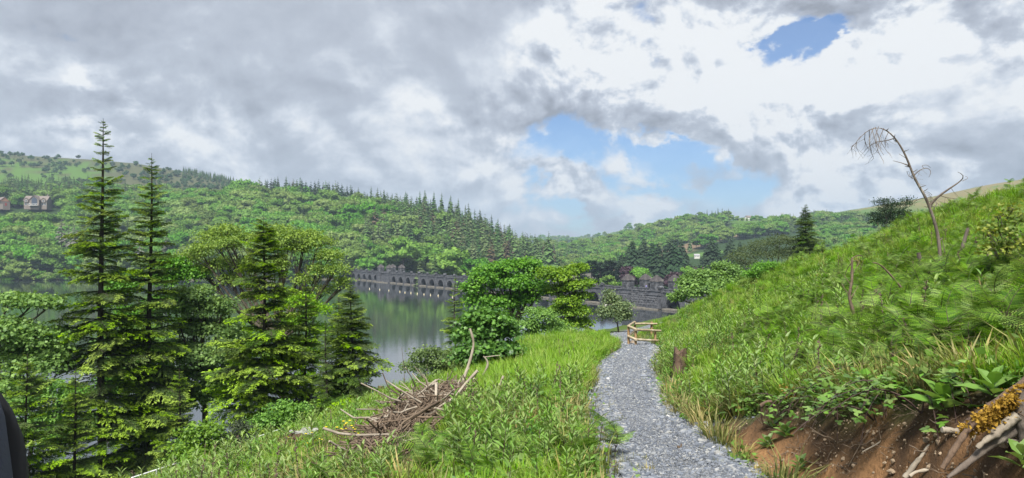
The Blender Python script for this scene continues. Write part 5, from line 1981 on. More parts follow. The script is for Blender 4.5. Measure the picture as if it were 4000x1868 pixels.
    crown_tree('sycamore', 'bright green sycamore behind the shoulder of the right bank', (17.5, 62), [(2700, 1110, 45, 30), (2745, 1085, 50, 28), (2800, 1080, 45, 24), (2690, 1145, 45, 25), (2760, 1125, 60, 30), (2830, 1105, 50, 25), (2850, 1060, 45, 24), (2820, 1040, 28, 14), (2900, 1090, 45, 22), (2650, 1165, 30, 15)], 62, 13500, 0.160, M_SYC, LOBE_V, LOBE_F, None, 0.18, seed=28)
    crown_tree('willow', 'grey-green willow scrub below the dark conifer on the bank', (27, 76), [(2880, 1010, 55, 28), (2930, 985, 50, 28), (2985, 960, 55, 26), (3040, 945, 55, 26), (3095, 950, 50, 26), (3140, 970, 50, 28), (3010, 1000, 70, 30), (3090, 995, 60, 28), (2900, 1040, 50, 24), (3180, 960, 40, 22)], 76, 9500, 0.16, M_WILLOW, CARD_V * np.array([0.5, 1, 1]), CARD_F, None, 0.2, seed=29)
    # leafy trees that close the gaps behind and below the firs
    crown_tree('sycamore', 'leafy tree filling the gap below and between the two tall firs', (-21, 46), [(500, 1330, 70, 50), (560, 1290, 70, 45), (620, 1360, 80, 50), (480, 1430, 80, 50), (580, 1450, 90, 55), (660, 1480, 80, 50), (500, 1540, 80, 55), (620, 1580, 90, 55), (420, 1350, 50, 45), (690, 1580, 60, 50), (540, 1660, 90, 50), (640, 1690, 70, 50), (430, 1640, 70, 50)], 46, 17000, 0.125, M_SYC, LOBE_V, LOBE_F, None, 0.2, (560, 1500), seed=51)
    crown_tree('sycamore', 'leafy tree low at the left edge below the spreading branch', (-28.5, 42), [(30, 1600, 80, 50), (110, 1570, 80, 50), (190, 1530, 70, 45), (60, 1690, 90, 55), (160, 1660, 80, 50), (230, 1610, 60, 45), (280, 1560, 40, 40), (240, 1720, 70, 50), (320, 1680, 50, 50)], 42, 12000, 0.125, M_SYC, LOBE_V, LOBE_F, None, 0.18, (130, 1680), seed=52)
    crown_tree('oak', 'bright oak foliage behind the right side of the broad fir', (-12.2, 45), [(1180, 1180, 60, 35), (1230, 1220, 60, 35), (1160, 1260, 60, 40), (1240, 1300, 55, 35), (1180, 1350, 70, 40), (1130, 1420, 70, 45), (1210, 1400, 55, 40), (1190, 1480, 60, 40), (920, 1320, 60, 45), (940, 1420, 70, 50), (900, 1520, 70, 50)], 45, 13000, 0.115, M_OAK, CARD_V, CARD_F, None, 0.16, (1170, 1420), seed=53)
    # dark conifers on the shoulder
    t = fir_tree(3148, 800, 74, 6.4, 1.55, 'black-green spruce with a forked top on the shoulder of the bank', 31, per=7, gap=0.26, power=0.72, dull=1.0, group=None, name='dark_spruce')
    crown_tree('yew', 'dark flat-topped yew on the skyline of the bank', (31.5, 62), [(3440, 790, 40, 9), (3470, 800, 35, 10), (3510, 800, 40, 9), (3545, 780, 25, 6), (3480, 825, 55, 14), (3440, 845, 40, 14), (3520, 840, 50, 18), (3470, 865, 60, 18), (3540, 860, 30, 14), (3550, 790, 18, 5)], 62, 5200, 0.14, M_DARKCON, CARD_V * np.array([0.5, 1, 1]), CARD_F, None, 0.12, seed=34)
    # maple bush with its large leaves: the clearest are leaves of their own
    t, cl, B = crown_tree('maple_bush', 'dense young maple with large dark lobed leaves left of the path', (-0.9, 26), [(1905, 1235, 50, 25), (1860, 1260, 45, 30), (1945, 1255, 40, 30), (1890, 1300, 75, 40), (1960, 1310, 55, 40), (1830, 1330, 45, 45), (1900, 1370, 90, 45), (1980, 1380, 45, 40), (1850, 1400, 60, 35), (1940, 1420, 60, 30)], 26, 7800, 0.124, M_MAPLE, LOBE_V, LOBE_F, None, 0.05, seed=30, twig=4, cat='bush', up=0.75)
    g = G()
    stamp(g, LOBE_V, LOBE_F, [[0, 0, 0]], [[0, 1, 0]], [[0, 0, 1]], 1.0, 0, 0.85)
    lm = g.mesh('leaf', [M_MAPLE])
    r = np.random.default_rng(9)
    for i in range(280):
        c, rx, ry = cl[r.integers(len(cl))]
        d = rdir(1, r)[0]
        d[1] = -abs(d[1])
        d[2] = abs(d[2]) * 0.8
        p = c + unit(d) * np.array([rx, rx, ry]) * 1.05
        link('leaf', lm, t, tuple(p), (r.uniform(-0.5, 0.9), r.uniform(-0.5, 0.5), r.uniform(0, 6.28)), r.uniform(0.14, 0.22))
    # scrub at the lower left, below the crest
    sh = mat_leaf('hazel_leaves', (0.06, 0.12, 0.02), (0.20, 0.31, 0.05), 0.38, 0.5, 0.08, 0.01)
    crown_tree('hazel_bush', 'yellow-green hazel bush by the white railing at the bottom', (-8.6, 20.5), [(770, 1700, 60, 35), (820, 1690, 40, 30), (720, 1750, 50, 35), (790, 1770, 80, 35), (850, 1740, 40, 40), (720, 1820, 70, 35), (820, 1830, 80, 35)], 20.5, 4200, 0.085, sh, seed=40, trunk_r=0.04, cat='bush')
    crown_tree('dark_bush', 'dark grey-green bush right of the hazel at the bottom', (-7.9, 20.5), [(930, 1680, 40, 30), (900, 1730, 45, 35), (950, 1730, 40, 30), (905, 1770, 40, 25)], 20.5, 3000, 0.05, mat_leaf('gorse', (0.025, 0.04, 0.02), (0.07, 0.09, 0.05), 0.2, 0.7, 0.05, 0.01), seed=41, trunk_r=0.04, cat='bush')
    crown_tree('hazel_bush', 'low bright bush at the foot of the broad fir', (-9.0, 26), [(1090, 1600, 45, 25), (1050, 1640, 50, 25), (1000, 1660, 40, 20), (1120, 1640, 40, 20), (1180, 1600, 35, 20)], 26, 2600, 0.08, M_SYC, seed=42, trunk_r=0.03, cat='bush')
    crown_tree('willow_bush', 'light willow bush on the crest above the lake', (-3.8, 27), [(1640, 1400, 40, 30), (1680, 1380, 40, 28), (1720, 1410, 45, 28), (1600, 1440, 40, 24), (1670, 1440, 60, 26), (1740, 1450, 45, 24), (1760, 1390, 40, 30), (1800, 1420, 40, 30)], 27, 5200, 0.07, mat_leaf('sallow_leaves', (0.06, 0.12, 0.03), (0.18, 0.29, 0.07), 0.38, 0.5, 0.05, 0.01), seed=43, trunk_r=0.03, cat='bush')
    crown_tree('bramble_bush', 'dark ivy-leaved bush on the skyline left of the grass', (13.2, 36), [(2960, 1050, 35, 20), (3000, 1040, 35, 18), (2930, 1075, 30, 18), (2975, 1080, 45, 20)], 36, 2600, 0.07, M_SYC, seed=44, trunk_r=0.03, cat='bush')
    # sapling with yellowing leaves at the right edge
    crown_tree('birch_sapling', 'birch sapling with yellowing round leaves at the right edge', (6.9, 9.6), [(3900, 850, 35, 25), (3950, 900, 45, 35), (3880, 920, 40, 30), (3930, 970, 50, 30), (3990, 860, 40, 40), (3870, 985, 30, 20), (3985, 960, 30, 30), (3960, 820, 25, 20)], 9.6, 620, 0.052, mat_leaf('birch_leaves', (0.09, 0.17, 0.025), (0.27, 0.31, 0.04), 0.4, 0.5, 0.05, 0.01), CARD_V * np.array([1.1, 1, 1]), CARD_F, None, 0.016, seed=45, twig=5, cat='sapling')


build_near_trees()

# ------------------------------------------------------------------ where a line of sight meets the near land
def hit(px, py, lift=0.0, far=90.0):
    ys = np.geomspace(1.2, far, 1500)
    xs = (px - 2000) / FPX * ys
    zs = CAMZ + (985 - py) / FPX * ys
    below = np.where(zs < near_land(xs, ys) + lift)[0]
    i = below[0] if len(below) else len(ys) - 1
    return np.array([xs[i], ys[i], near_land(np.array([xs[i]]), np.array([ys[i]]))[0]])


# ------------------------------------------------------------------ ground plants
M_GRASS = mat_leaf('grass_blades', (0.070, 0.160, 0.012), (0.25, 0.43, 0.028), 0.40, 0.5, 0.18, 0.015, 0.3, third=(0.24, 0.31, 0.06))
M_FERN = mat_leaf('fern_fronds', (0.050, 0.125, 0.016), (0.25, 0.42, 0.045), 0.40, 0.5, 0.16, 0.012, 0.25)
M_LEAFY = mat_leaf('leafy_stems', (0.060, 0.140, 0.030), (0.24, 0.37, 0.080), 0.35, 0.5, 0.14, 0.015, 0.35)
M_STALK = mat_flat('dark_stalk', (0.06, 0.035, 0.03), 0.7)
M_BRAMBLE = mat_leaf('bramble_leaves', (0.05, 0.12, 0.025), (0.19, 0.32, 0.065), 0.33, 0.4, 0.12, 0.01, 0.5)
M_DRY = mat_flat('dry_straw', (0.34, 0.27, 0.13), 0.9)
M_MOSS = mat_leaf('orange_moss', (0.16, 0.085, 0.010), (0.42, 0.26, 0.015), 0.25, 0.9, 0.06, 0.005, 0.1)
M_SLATECHIP = mat_two('slate_chip', (0.075, 0.09, 0.12), (0.17, 0.19, 0.225), 12.0, 0.55, 0.2, c3=(0.34, 0.355, 0.375), spec=0.4)
# per-chip colour comes from the random value of each piece
def chip_material():
    m = bpy.data.materials.new('slate_chips')
    m.use_nodes = True
    t = NT(m.node_tree)
    out = t.node('ShaderNodeOutputMaterial')
    b = t.node('ShaderNodeBsdfPrincipled')
    oi = t.node('ShaderNodeObjectInfo')
    rp = t.node('ShaderNodeValToRGB')
    cr = rp.color_ramp
    cr.elements[0].position = 0.0
    cr.elements[0].color = (0.075, 0.083, 0.098, 1)
    cr.elements[1].position = 1.0
    cr.elements[1].color = (0.31, 0.312, 0.315, 1)
    for p_, c_ in ((0.35, (0.105, 0.120, 0.150, 1)), (0.75, (0.18, 0.197, 0.23, 1)), (0.93, (0.27, 0.275, 0.27, 1))):
        e = cr.elements.new(p_)
        e.color = c_
    t.put(rp.inputs[0], oi.outputs['Random'])
    t.put(b.inputs['Base Color'], rp.outputs[0])
    b.inputs['Roughness'].default_value = 0.5
    t.nt.links.new(b.outputs[0], out.inputs[0])
    return m


M_CHIP = chip_material()


def grass_tuft(seed, h=0.34, n=26, spread=0.13, mat=None):
    r = np.random.default_rng(seed)
    g = G()
    for i in range(n):
        a = r.uniform(0, 6.28)
        b = np.array([math.cos(a), math.sin(a), 0])
        p0 = b * spread * r.uniform(0, 1) ** 0.7
        L = h * r.uniform(0.55, 1.15)
        lean = r.uniform(0.1, 0.75)
        p1 = p0 + b * L * lean * 0.35 + np.array([0, 0, L * 0.6])
        p2 = p0 + b * L * lean + np.array([0, 0, L * (1.0 - 0.25 * lean)])
        w = np.array([-b[1], b[0], 0]) * 0.0065 * r.uniform(0.7, 1.3)
        t = r.uniform(0, 0.5)
        g.add([p0 - w, p0 + w, p1 + w, p1 - w, p2], [[0, 1, 2], [0, 2, 3]], 0, t)
        g.add([p1 - w, p1 + w, p2], [[0, 1, 2]], 0, min(1, t + 0.4))
    return g.mesh('grass_tuft', [mat or M_GRASS])


# one pinna with toothed edges, along +y
_k = 6
_pv, _pf = [], []
for _i in range(_k):
    f0, f1 = _i / _k, (_i + 1) / _k
    w = 0.115 * (1 - 0.7 * f0) + 0.015
    for _s in (-1, 1):
        b = len(_pv)
        _pv += [(0, f0, 0), (0, f1, 0), (_s * w, (f0 + f1) / 2 + 0.10, -0.03)]
        _pf.append((b, b + 1, b + 2) if _s < 0 else (b + 1, b, b + 2))
PIN_V, PIN_F = np.array(_pv), np.array(_pf)


def frond_into(g, P0, U, N, L, r, pairs=17, w=0.36, droop=0.28, base=0.12, mat=0, stalk=1, tint=0.5):
    U = unit(np.array(U, float))
    R = unit(np.cross(U, N))
    N = np.cross(R, U)
    f = np.linspace(0, 1, 9)
    P = P0 + L * (f[:, None] * U - droop * (f ** 2)[:, None] * np.array([0, 0, 1.0]) + 0.06 * np.sin(3 * f)[:, None] * N)
    tube(g, P, L * np.linspace(0.012, 0.003, 9), 3, stalk, 0.3, cap=False)
    ff = base + (1 - base) * (np.arange(pairs) + 0.5) / pairs
    C = np.stack([np.interp(ff, f, P[:, k]) for k in range(3)], 1)
    T = unit(np.stack([np.interp(ff, f, np.gradient(P[:, k], f)) for k in range(3)], 1))
    l = L * w * np.minimum(1.0, (1.04 - ff) * 1.25) * r.uniform(0.88, 1.1, pairs)
    for s in (-1, 1):
        D = s * R + T * 0.42 - np.array([0, 0, 0.12])
        Nn = N + 0.25 * rdir(pairs, r)
        V = PIN_V * np.array([1.0, 1, 1])
        stamp(g, V, PIN_F, C, D, Nn, l, mat, np.clip(tint + 0.22 * ff + 0.28 * r.normal(size=pairs), 0, 1))


def frond_mesh(seed):
    r = np.random.default_rng(seed)
    g = G()
    frond_into(g, np.zeros(3), (1, 0, 0.05), (0, 0, 1), 1.0, r, droop=r.uniform(0.15, 0.35), tint=0.3)
    return g.mesh('frond', [M_FERN, M_STALK])


FROND = [frond_mesh(i) for i in range(4)]


def fern_layout(seed):
    """stem height and fronds (position, rotation, length) of one bracken plant"""
    r = np.random.default_rng(seed)
    h = r.uniform(0.34, 0.6)
    out = []
    a0 = r.uniform(0, 6.28)
    for k in range(3):
        z = h * (0.55 + 0.2 * k)
        for s in (0, 1):
            a = a0 + s * math.pi + r.uniform(-0.5, 0.5) + k * 0.5
            out.append(((0, 0, z), (r.uniform(-0.5, 0.5), -r.uniform(0.05, 0.75), a), r.uniform(0.40, 0.58) * (1 - 0.16 * k)))
    out.append(((0, 0, h), (r.uniform(-0.3, 0.3), -r.uniform(0.5, 1.0), a0 + 1.5), r.uniform(0.36, 0.5)))
    return h, out


def fern_single(seed):
    r = np.random.default_rng(seed + 100)
    h, lay = fern_layout(seed)
    g = G()
    tube(g, [[0, 0, -0.05], [0.01, 0.01, h]], [0.006, 0.004], 3, 1, cap=False)
    for (p, rot, L) in lay:
        M = np.array(Euler(rot).to_matrix())
        frond_into(g, np.array(p), M @ np.array([1, 0, 0.05]), M @ np.array([0, 0, 1.0]), L, r, pairs=13, tint=0.3, droop=0.25)
    return g.mesh('fern', [M_FERN, M_STALK])


def leafy_layout(seed):
    r = np.random.default_rng(seed)
    h = r.uniform(0.36, 0.62)
    n = int(r.integers(15, 22))
    L = []
    for i in range(n):
        f = 0.08 + 0.92 * i / (n - 1)
        a = i * 2.4 + r.uniform(-0.3, 0.3)
        el = 0.15 + 0.85 * f + r.uniform(-0.2, 0.2)
        l = (0.19 - 0.085 * f) * r.uniform(0.85, 1.15)
        L.append((f * h, a, el, l, f))
    return h, L


def leafy_single(seed, dark=True):
    r = np.random.default_rng(seed + 50)
    h, lay = leafy_layout(seed)
    g = G()
    lean = r.uniform(-0.08, 0.08, 2)
    tube(g, [[0, 0, -0.05], [lean[0] * 0.5, lean[1] * 0.5, h * 0.5], [lean[0], lean[1], h]], [0.006, 0.005, 0.003], 3, 1, cap=False)
    C = np.array([[lean[0] * f, lean[1] * f, z] for z, a, el, l, f in lay])
    U = np.array([[math.cos(a) * math.cos(el), math.sin(a) * math.cos(el), math.sin(el)] for z, a, el, l, f in lay])
    N = np.array([[-math.cos(a) * math.sin(el), -math.sin(a) * math.sin(el), math.cos(el)] for z, a, el, l, f in lay])
    stamp(g, LANCE_V * np.array([1.1, 1, 1.2]), LANCE_F, C, U, N, [l for *_, l, f in lay], 0, np.array([0.15 + 0.6 * f for *_, f in lay]) + 0.15 * r.normal(size=len(lay)))
    return g.mesh('leafy_plant', [M_LEAFY, M_STALK])


def seed_stalk(seed):
    r = np.random.default_rng(seed)
    g = G()
    h = r.uniform(0.6, 0.95)
    l = r.uniform(-0.12, 0.12, 2)
    P = np.array([[0, 0, -0.05], [l[0] * 0.4, l[1] * 0.4, h * 0.5], [l[0], l[1], h]])
    tube(g, P, [0.005, 0.004, 0.002], 3, 0, cap=False)
    for i in range(26):
        f = r.uniform(0.55, 1.0)
        p = np.array([np.interp(f * h, P[:, 2], P[:, k]) for k in range(3)])
        a = r.uniform(0, 6.28)
        tube(g, [p, p + np.array([math.cos(a), math.sin(a), 0.5]) * 0.022], [0.007, 0.004], 3, 0, cap=False)
    return g.mesh('seed_stalk', [mat_flat('brown_seedhead', (0.13, 0.09, 0.07), 0.9)])


TRI_V = np.concatenate([
    np.array([[0, 0, 0], [0.30, 0.25, 0.03], [0.34, 0.55, 0.0], [0, 1, -0.1], [-0.34, 0.55, 0.0], [-0.30, 0.25, 0.03], [0, 0.5, -0.04]]) * np.array([1, 1, 1]) + np.array([0, 0.12, 0]),
    np.array([[0, 0, 0], [0.24, 0.22, 0.03], [0.27, 0.5, 0.0], [0, 0.85, -0.1], [-0.27, 0.5, 0.0], [-0.24, 0.22, 0.03], [0, 0.45, -0.04]]) @ np.array([[0.25, -0.97, 0], [0.97, 0.25, 0], [0, 0, 1]]) + np.array([0.04, 0.06, 0]),
    np.array([[0, 0, 0], [0.24, 0.22, 0.03], [0.27, 0.5, 0.0], [0, 0.85, -0.1], [-0.27, 0.5, 0.0], [-0.24, 0.22, 0.03], [0, 0.45, -0.04]]) @ np.array([[0.25, 0.97, 0], [-0.97, 0.25, 0], [0, 0, 1]]) + np.array([-0.04, 0.06, 0])])
TRI_F = np.concatenate([np.array([[i, (i + 1) % 6, 6] for i in range(6)]) + 7 * k for k in range(3)])


def bramble(label, p, seed, n_canes=3, reach=0.8, out=(0, 0), nl=11):
    r = np.random.default_rng(seed)
    t = empty('bramble', tuple(p), label, 'bramble', 'brambles hanging over the cut bank')
    g = G()
    spots = []
    for c in range(n_canes):
        a = math.atan2(out[1], out[0]) + r.uniform(-1.1, 1.1)
        d = np.array([math.cos(a), math.sin(a), 0])
        L = reach * r.uniform(0.6, 1.2)
        P = bez([0, 0, -0.03], d * L * 0.45 + np.array([0, 0, 0.34 * r.uniform(0.6, 1.3)]), d * L + np.array([0, 0, -0.14 * r.uniform(-0.3, 1.2)]), 9)
        tube(g, P, np.linspace(0.006, 0.003, 9), 4, 0, cap=False)
        for k in range(nl):
            f = r.uniform(0.15, 1)
            q = np.array([np.interp(f, np.linspace(0, 1, 9), P[:, j]) for j in range(3)])
            spots.append(q + np.array([0, 0, r.uniform(0.01, 0.07)]) + r.normal(size=3) * 0.035)
    link('cane', g.mesh('cane', [M_STALK]), t)
    for q in spots:
        link('leaf', TRI_LEAF[r.integers(len(TRI_LEAF))], t, tuple(q), (r.uniform(-0.5, 0.5), r.uniform(-0.5, 0.5), r.uniform(0, 6.28)), r.uniform(0.038, 0.072))
    return t


TRI_LEAF = []
for _t in (0.25, 0.55, 0.85):
    _g = G()
    stamp(_g, TRI_V, TRI_F, [[0, 0, 0]], [[0, 1, 0]], [[0, 0, 1]], 1.0, 0, _t)
    TRI_LEAF.append(_g.mesh('leaf', [M_BRAMBLE]))


def sample_bank(n, seed, y0=3.2, y1=44.0, power=1.0):
    """points on the near land, thinning out with distance, only where the photograph's view could reach"""
    r = np.random.default_rng(seed)
    Y = np.exp(r.uniform(math.log(y0), math.log(y1), n))
    X = r.uniform(-0.90, 0.90, n) * Y + r.uniform(-0.6, 0.6, n)
    d = X - path_x(Y)
    return X, Y, d


def in_view(X, Y, Z, top=0.5):
    """drops points hidden well below the near skyline"""
    f = np.linspace(0.25, 0.985, 45)
    s = (Z + top - CAMZ) / Y
    hid = np.full(len(X), -9.0)
    for q in f:
        hid = np.maximum(hid, (near_land(X * q, Y * q) - CAMZ) / (Y * q))
    return s > hid


def base_mask(X, Y, d, gap=0.05):
    hw = half_width(Y)
    L = np.sqrt(1 + np.gradient(_xs, _ys)[np.clip(((Y + 60) * 10).astype(int), 0, 1800)] ** 2)
    off = np.abs(d) / L
    return (off > hw + np.where(d < 0, gap + 0.10 + np.where(Y < 14, 0.12, 0), gap)) & (d > -13.5) & (soil_mask(X, Y, d) < 0.35) & clear_of(X, Y)


def tilt(n, r, a=0.15):
    rot = r.normal(0, a, (n, 3))
    rot[:, 2] = r.uniform(0, 6.28, n)
    return rot


for (a, b, c_, d_, w_) in ((1750, 1590, 1440, 1850, 0.72), (1760, 1720, 1620, 1868, 0.25)):
    _p, _q = hit(a, b), hit(c_, d_)
    CLEAR.append((_p[0], _p[1], _q[0], _q[1], w_))
for (a, b, w_) in ((1190, 1770, 0.5), (2650, 1470, 0.3), (3015, 1680, 0.3), (3900, 1660, 0.35), (2272, 1325, 0.3)):
    _p = hit(a, b)
    CLEAR.append((_p[0], _p[1], _p[0], _p[1] - 0.4, w_))


def build_ground_plants():
    r = np.random.default_rng(101)
    # ---------------- grass
    TU = [grass_tuft(i, h, n, s) for i, (h, n, s) in enumerate(((0.30, 28, 0.12), (0.40, 30, 0.14), (0.24, 26, 0.13), (0.50, 30, 0.15)))]
    src = []
    for k, (px, py) in enumerate(((2300, 1420), (2200, 1400), (2380, 1380), (3000, 1250))):
        p = hit(px, py)
        o = link('grass', TU[k], None, tuple(p))
        tag(o, kind='stuff')
        src.append(o)
    X, Y, d = sample_bank(138000, 5, 4.0, 46)
    ok = base_mask(X, Y, d, 0.0)
    X, Y, d = X[ok], Y[ok], d[ok]
    Z = near_land(X, Y)
    px = 2000 + FPX * X / Y
    n1 = fbm(X * 0.35, Y * 0.35, 201)
    n2 = fbm(X * 1.3, Y * 1.3, 202)
    dens = np.where(d < 0, 0.55, 0.62) * smooth(0.22, 0.55, n1 * 0.6 + n2 * 0.4)
    lush = (d < -0.7) & (Y > 15.5) & (d > -5.5)
    dens = np.where(lush, 1.0, dens)
    dens = np.where((d < 0) & (Y < 12), dens * 0.55, dens)
    dens = np.where((d > 0) & (d < 5) & (Y < 13), dens * 0.6, dens)
    upper = (d > 3.5) & (Y > 11)
    dens = np.where(upper, np.maximum(dens, 0.85), dens)
    dens = np.where((px > 2950) & (d > 1.5) & (Y < 13), 0.30, dens)
    holes = smooth(0.34, 0.46, fbm(X * 0.8 + 11, Y * 0.8, 205))
    dens = np.where(lush, dens, dens * (0.15 + 0.85 * holes))
    edge = smooth(0.0, 0.5, np.abs(d) - half_width(Y))
    k = r.uniform(size=len(X)) < dens * (0.35 + 0.65 * edge)
    k &= in_view(X, Y, Z, 0.5)
    X, Y, Z, d, lush, edge, n1 = X[k], Y[k], Z[k], d[k], lush[k], edge[k], n1[k]
    n = len(X)
    S = r.uniform(0.6, 1.15, n) * np.where(lush, 1.05, 0.85) * (0.5 + 0.5 * edge) * (0.75 + 0.5 * n1) * np.interp(Y, [4, 15, 40], [0.75, 1.0, 1.15])
    scatter('grass', np.stack([X, Y, Z - 0.02], 1), tilt(n, r, 0.14), S, r.integers(0, 4, n), src)
    print('grass tufts', n)

    # ---------------- dull and dry grass in patches, low round-leaved cover
    M_DULL = mat_leaf('dull_grass', (0.085, 0.115, 0.030), (0.30, 0.29, 0.10), 0.3, 0.6, 0.2, 0.02, 0.2, third=(0.34, 0.27, 0.12))
    TD = [grass_tuft(40 + i, h, n_, s_, M_DULL) for i, (h, n_, s_) in enumerate(((0.26, 20, 0.15), (0.38, 22, 0.16)))]
    M_COVER = mat_leaf('low_cover', (0.055, 0.13, 0.022), (0.19, 0.33, 0.06), 0.35, 0.5, 0.2, 0.02, 0.4)
    TC = []
    for q in range(2):
        g = G()
        m_ = 26
        C = np.stack([r.normal(0, 0.10, m_), r.normal(0, 0.10, m_), r.uniform(0.02, 0.16, m_)], 1)
        leaves_on(g, C, np.tile([0, 0, 1.0], (m_, 1)), 0.055, r, 0.8, 0.5, CARD_V * np.array([1.2, 1, 1]))
        TC.append(g.mesh('low_cover', [M_COVER]))
    for nm, meshes, seed, cnt, hgt in (('dull_grass', TD, 6, 30000, 0.4), ('low_cover', TC, 7, 34000, 0.2)):
        src2 = []
        for k_, (px_, py_) in enumerate(((2150, 1500), (3050, 1330))):
            p = hit(px_, py_)
            o = link(nm, meshes[k_], None, tuple(p))
            tag(o, kind='stuff')
            src2.append(o)
        X, Y, d = sample_bank(cnt, seed, 4.0, 44)
        ok = base_mask(X, Y, d, -0.05)
        X, Y, d = X[ok], Y[ok], d[ok]
        Z = near_land(X, Y)
        nn = fbm(X * 0.7 + seed, Y * 0.7, 200 + seed)
        near_edge = smooth(0.5, 0.0, np.abs(d) - half_width(Y))
        dn = (0.85 * smooth(0.46, 0.60, nn) + 0.35 * near_edge) if seed == 6 else (0.25 + 0.6 * smooth(0.45, 0.62, nn))
        k = (r.uniform(size=len(X)) < dn) & in_view(X, Y, Z, 0.4)
        X, Y, Z = X[k], Y[k], Z[k]
        n = len(X)
        scatter(nm, np.stack([X, Y, Z - 0.02], 1), tilt(n, r, 0.2), r.uniform(0.5, 1.15, n), r.integers(0, 2, n), src2)

    # ---------------- leafy stems beside the path
    def leafy_density(X, Y, d):
        nn = fbm(X * 0.6, Y * 0.6, 301)
        pxx = 2000 + FPX * X / Y
        a = np.where((d > 0) & (d < 7.5), 1.0 * smooth(7.5, 3.0, d), 0) * np.where(pxx > 2980, 0.35, 1.0)
        a = np.where((d < -0.6) & (d > -8), 0.75, a)
        a = np.where((d < 0) & (Y > 15) & (d > -4), 0.15, a)
        a = np.where((d < -8), 0.35, a)
        a = np.where(Y > 26, a * 0.35, a)
        return a * smooth(0.30, 0.6, nn)
    X, Y, d = sample_bank(11500, 15, 6.3, 38)
    ok = base_mask(X, Y, d, 0.06) & (r.uniform(size=len(X)) < leafy_density(X, Y, d))
    X, Y, d = X[ok], Y[ok], d[ok]
    Z = near_land(X, Y)
    k = in_view(X, Y, Z, 0.5) & (np.abs(X) < 0.9 * Y)
    X, Y, Z, d = X[k], Y[k], Z[k], d[k]
    o_ = np.argsort(Y + 1000 * (np.abs(X) > 0.71 * Y))     # those in view come first
    X, Y, Z, d = X[o_], Y[o_], Z[o_], d[o_]
    print('leafy', len(X))
    LS = [leafy_single(i) for i in range(5)]
    g = G()
    stamp(g, LANCE_V * np.array([1.15, 1, 1.2]), LANCE_F, [[0, 0, 0]], [[1, 0, 0]], [[0, 0, 1]], 1.0, 0, 0.55)
    leafm = g.mesh('leaf', [M_LEAFY])
    g = G()
    tube(g, [[0, 0, -0.05], [0.01, 0, 0.5], [0, 0.01, 1.0]], [0.012, 0.010, 0.005], 4, 0, cap=False)
    stemm = g.mesh('stem', [M_STALK])
    src = []
    nind = 300
    for i in range(min(nind, len(X))):
        side = 'left' if d[i] < 0 else 'right'
        lab = 'leafy upright stem with pale lance leaves %s' % ('on the lake side of the path' if d[i] < 0 else 'on the bank side of the path')
        grp = 'leafy stems on the lake side' if d[i] < 0 else 'leafy stems on the bank side'
        s = r.uniform(0.6, 1.05)
        if i < 70:
            h, lay = leafy_layout(i)
            t = empty('leafy_plant', (X[i], Y[i], Z[i] - 0.02), lab, 'plant', grp)
            t.rotation_euler = (r.normal(0, 0.1), r.normal(0, 0.1), r.uniform(0, 6.28))
            t.scale = (s, s, s)
            link('stem', stemm, t, None, None, (0.5, 0.5, h))
            for (z, a, el, l, f) in lay:
                link('leaf', leafm, t, (0, 0, z), (r.uniform(-0.3, 0.3), -el, a), l)
        else:
            o = link('leafy_plant', LS[i % 5], None, (X[i], Y[i], Z[i] - 0.02), (r.normal(0, 0.12), r.normal(0, 0.12), r.uniform(0, 6.28)), s)
            tag(o, lab, 'plant', grp)
            if len(src) < 5:
                src.append(o)
    n = len(X) - nind
    if n > 0:
        scatter('leafy_undergrowth', np.stack([X, Y, Z - 0.02], 1)[nind:], tilt(n, r, 0.13), r.uniform(0.7, 1.25, n), r.integers(0, 5, n), src)

    # ---------------- ferns
    def fern_density(X, Y, d):
        px = 2000 + FPX * X / Y
        nn = fbm(X * 0.5 + 7, Y * 0.5, 401)
        a = np.where((d > 1.3), smooth(1.6, 3.2, d), 0.0) * np.where(px > 2900, 1, 0.12) * smooth(26, 13, Y)
        a = np.where((d > 2.2) & (Y > 12) & (px > 2780), np.maximum(a, 0.34), a)
        a = np.where((d < -0.7) & (d > -7) & (Y < 13) & (Y > 6.5), 0.05, a)
        a = np.where((px > 3250) & (d > 2.2) & (Y < 14), 1.0, a)
        return a * smooth(0.25, 0.55, nn)
    X, Y, d = sample_bank(17000, 25, 5.0, 40)
    ok = base_mask(X, Y, d, 0.25) & (r.uniform(size=len(X)) < fern_density(X, Y, d))
    X, Y, d = X[ok], Y[ok], d[ok]
    Z = near_land(X, Y)
    k = in_view(X, Y, Z, 0.6) & (np.abs(X) < 0.9 * Y)
    X, Y, Z, d = X[k], Y[k], Z[k], d[k]
    # a few placed by eye on the near left
    for (px, py) in ((1960, 1850), (2040, 1840), (2330, 1790), (2400, 1800), (2310, 1850), (1730, 1800), (1650, 1830), (1820, 1700), (2000, 1640)):
        p = hit(px, py)
        X, Y, Z, d = np.append(X, p[0]), np.append(Y, p[1]), np.append(Z, p[2]), np.append(d, -1.0)
    o_ = np.argsort(Y + 1000 * (np.abs(X) > 0.71 * Y))     # those in view come first
    X, Y, Z, d = X[o_], Y[o_], Z[o_], d[o_]
    print('ferns', len(X))
    FS = [fern_single(i) for i in range(4)]
    src = []
    g = G()
    tube(g, [[0, 0, -0.1], [0.01, 0, 0.5], [0, 0.01, 1.0]], [0.009, 0.008, 0.005], 4, 0, cap=False)
    stemf = g.mesh('stem', [M_STALK])
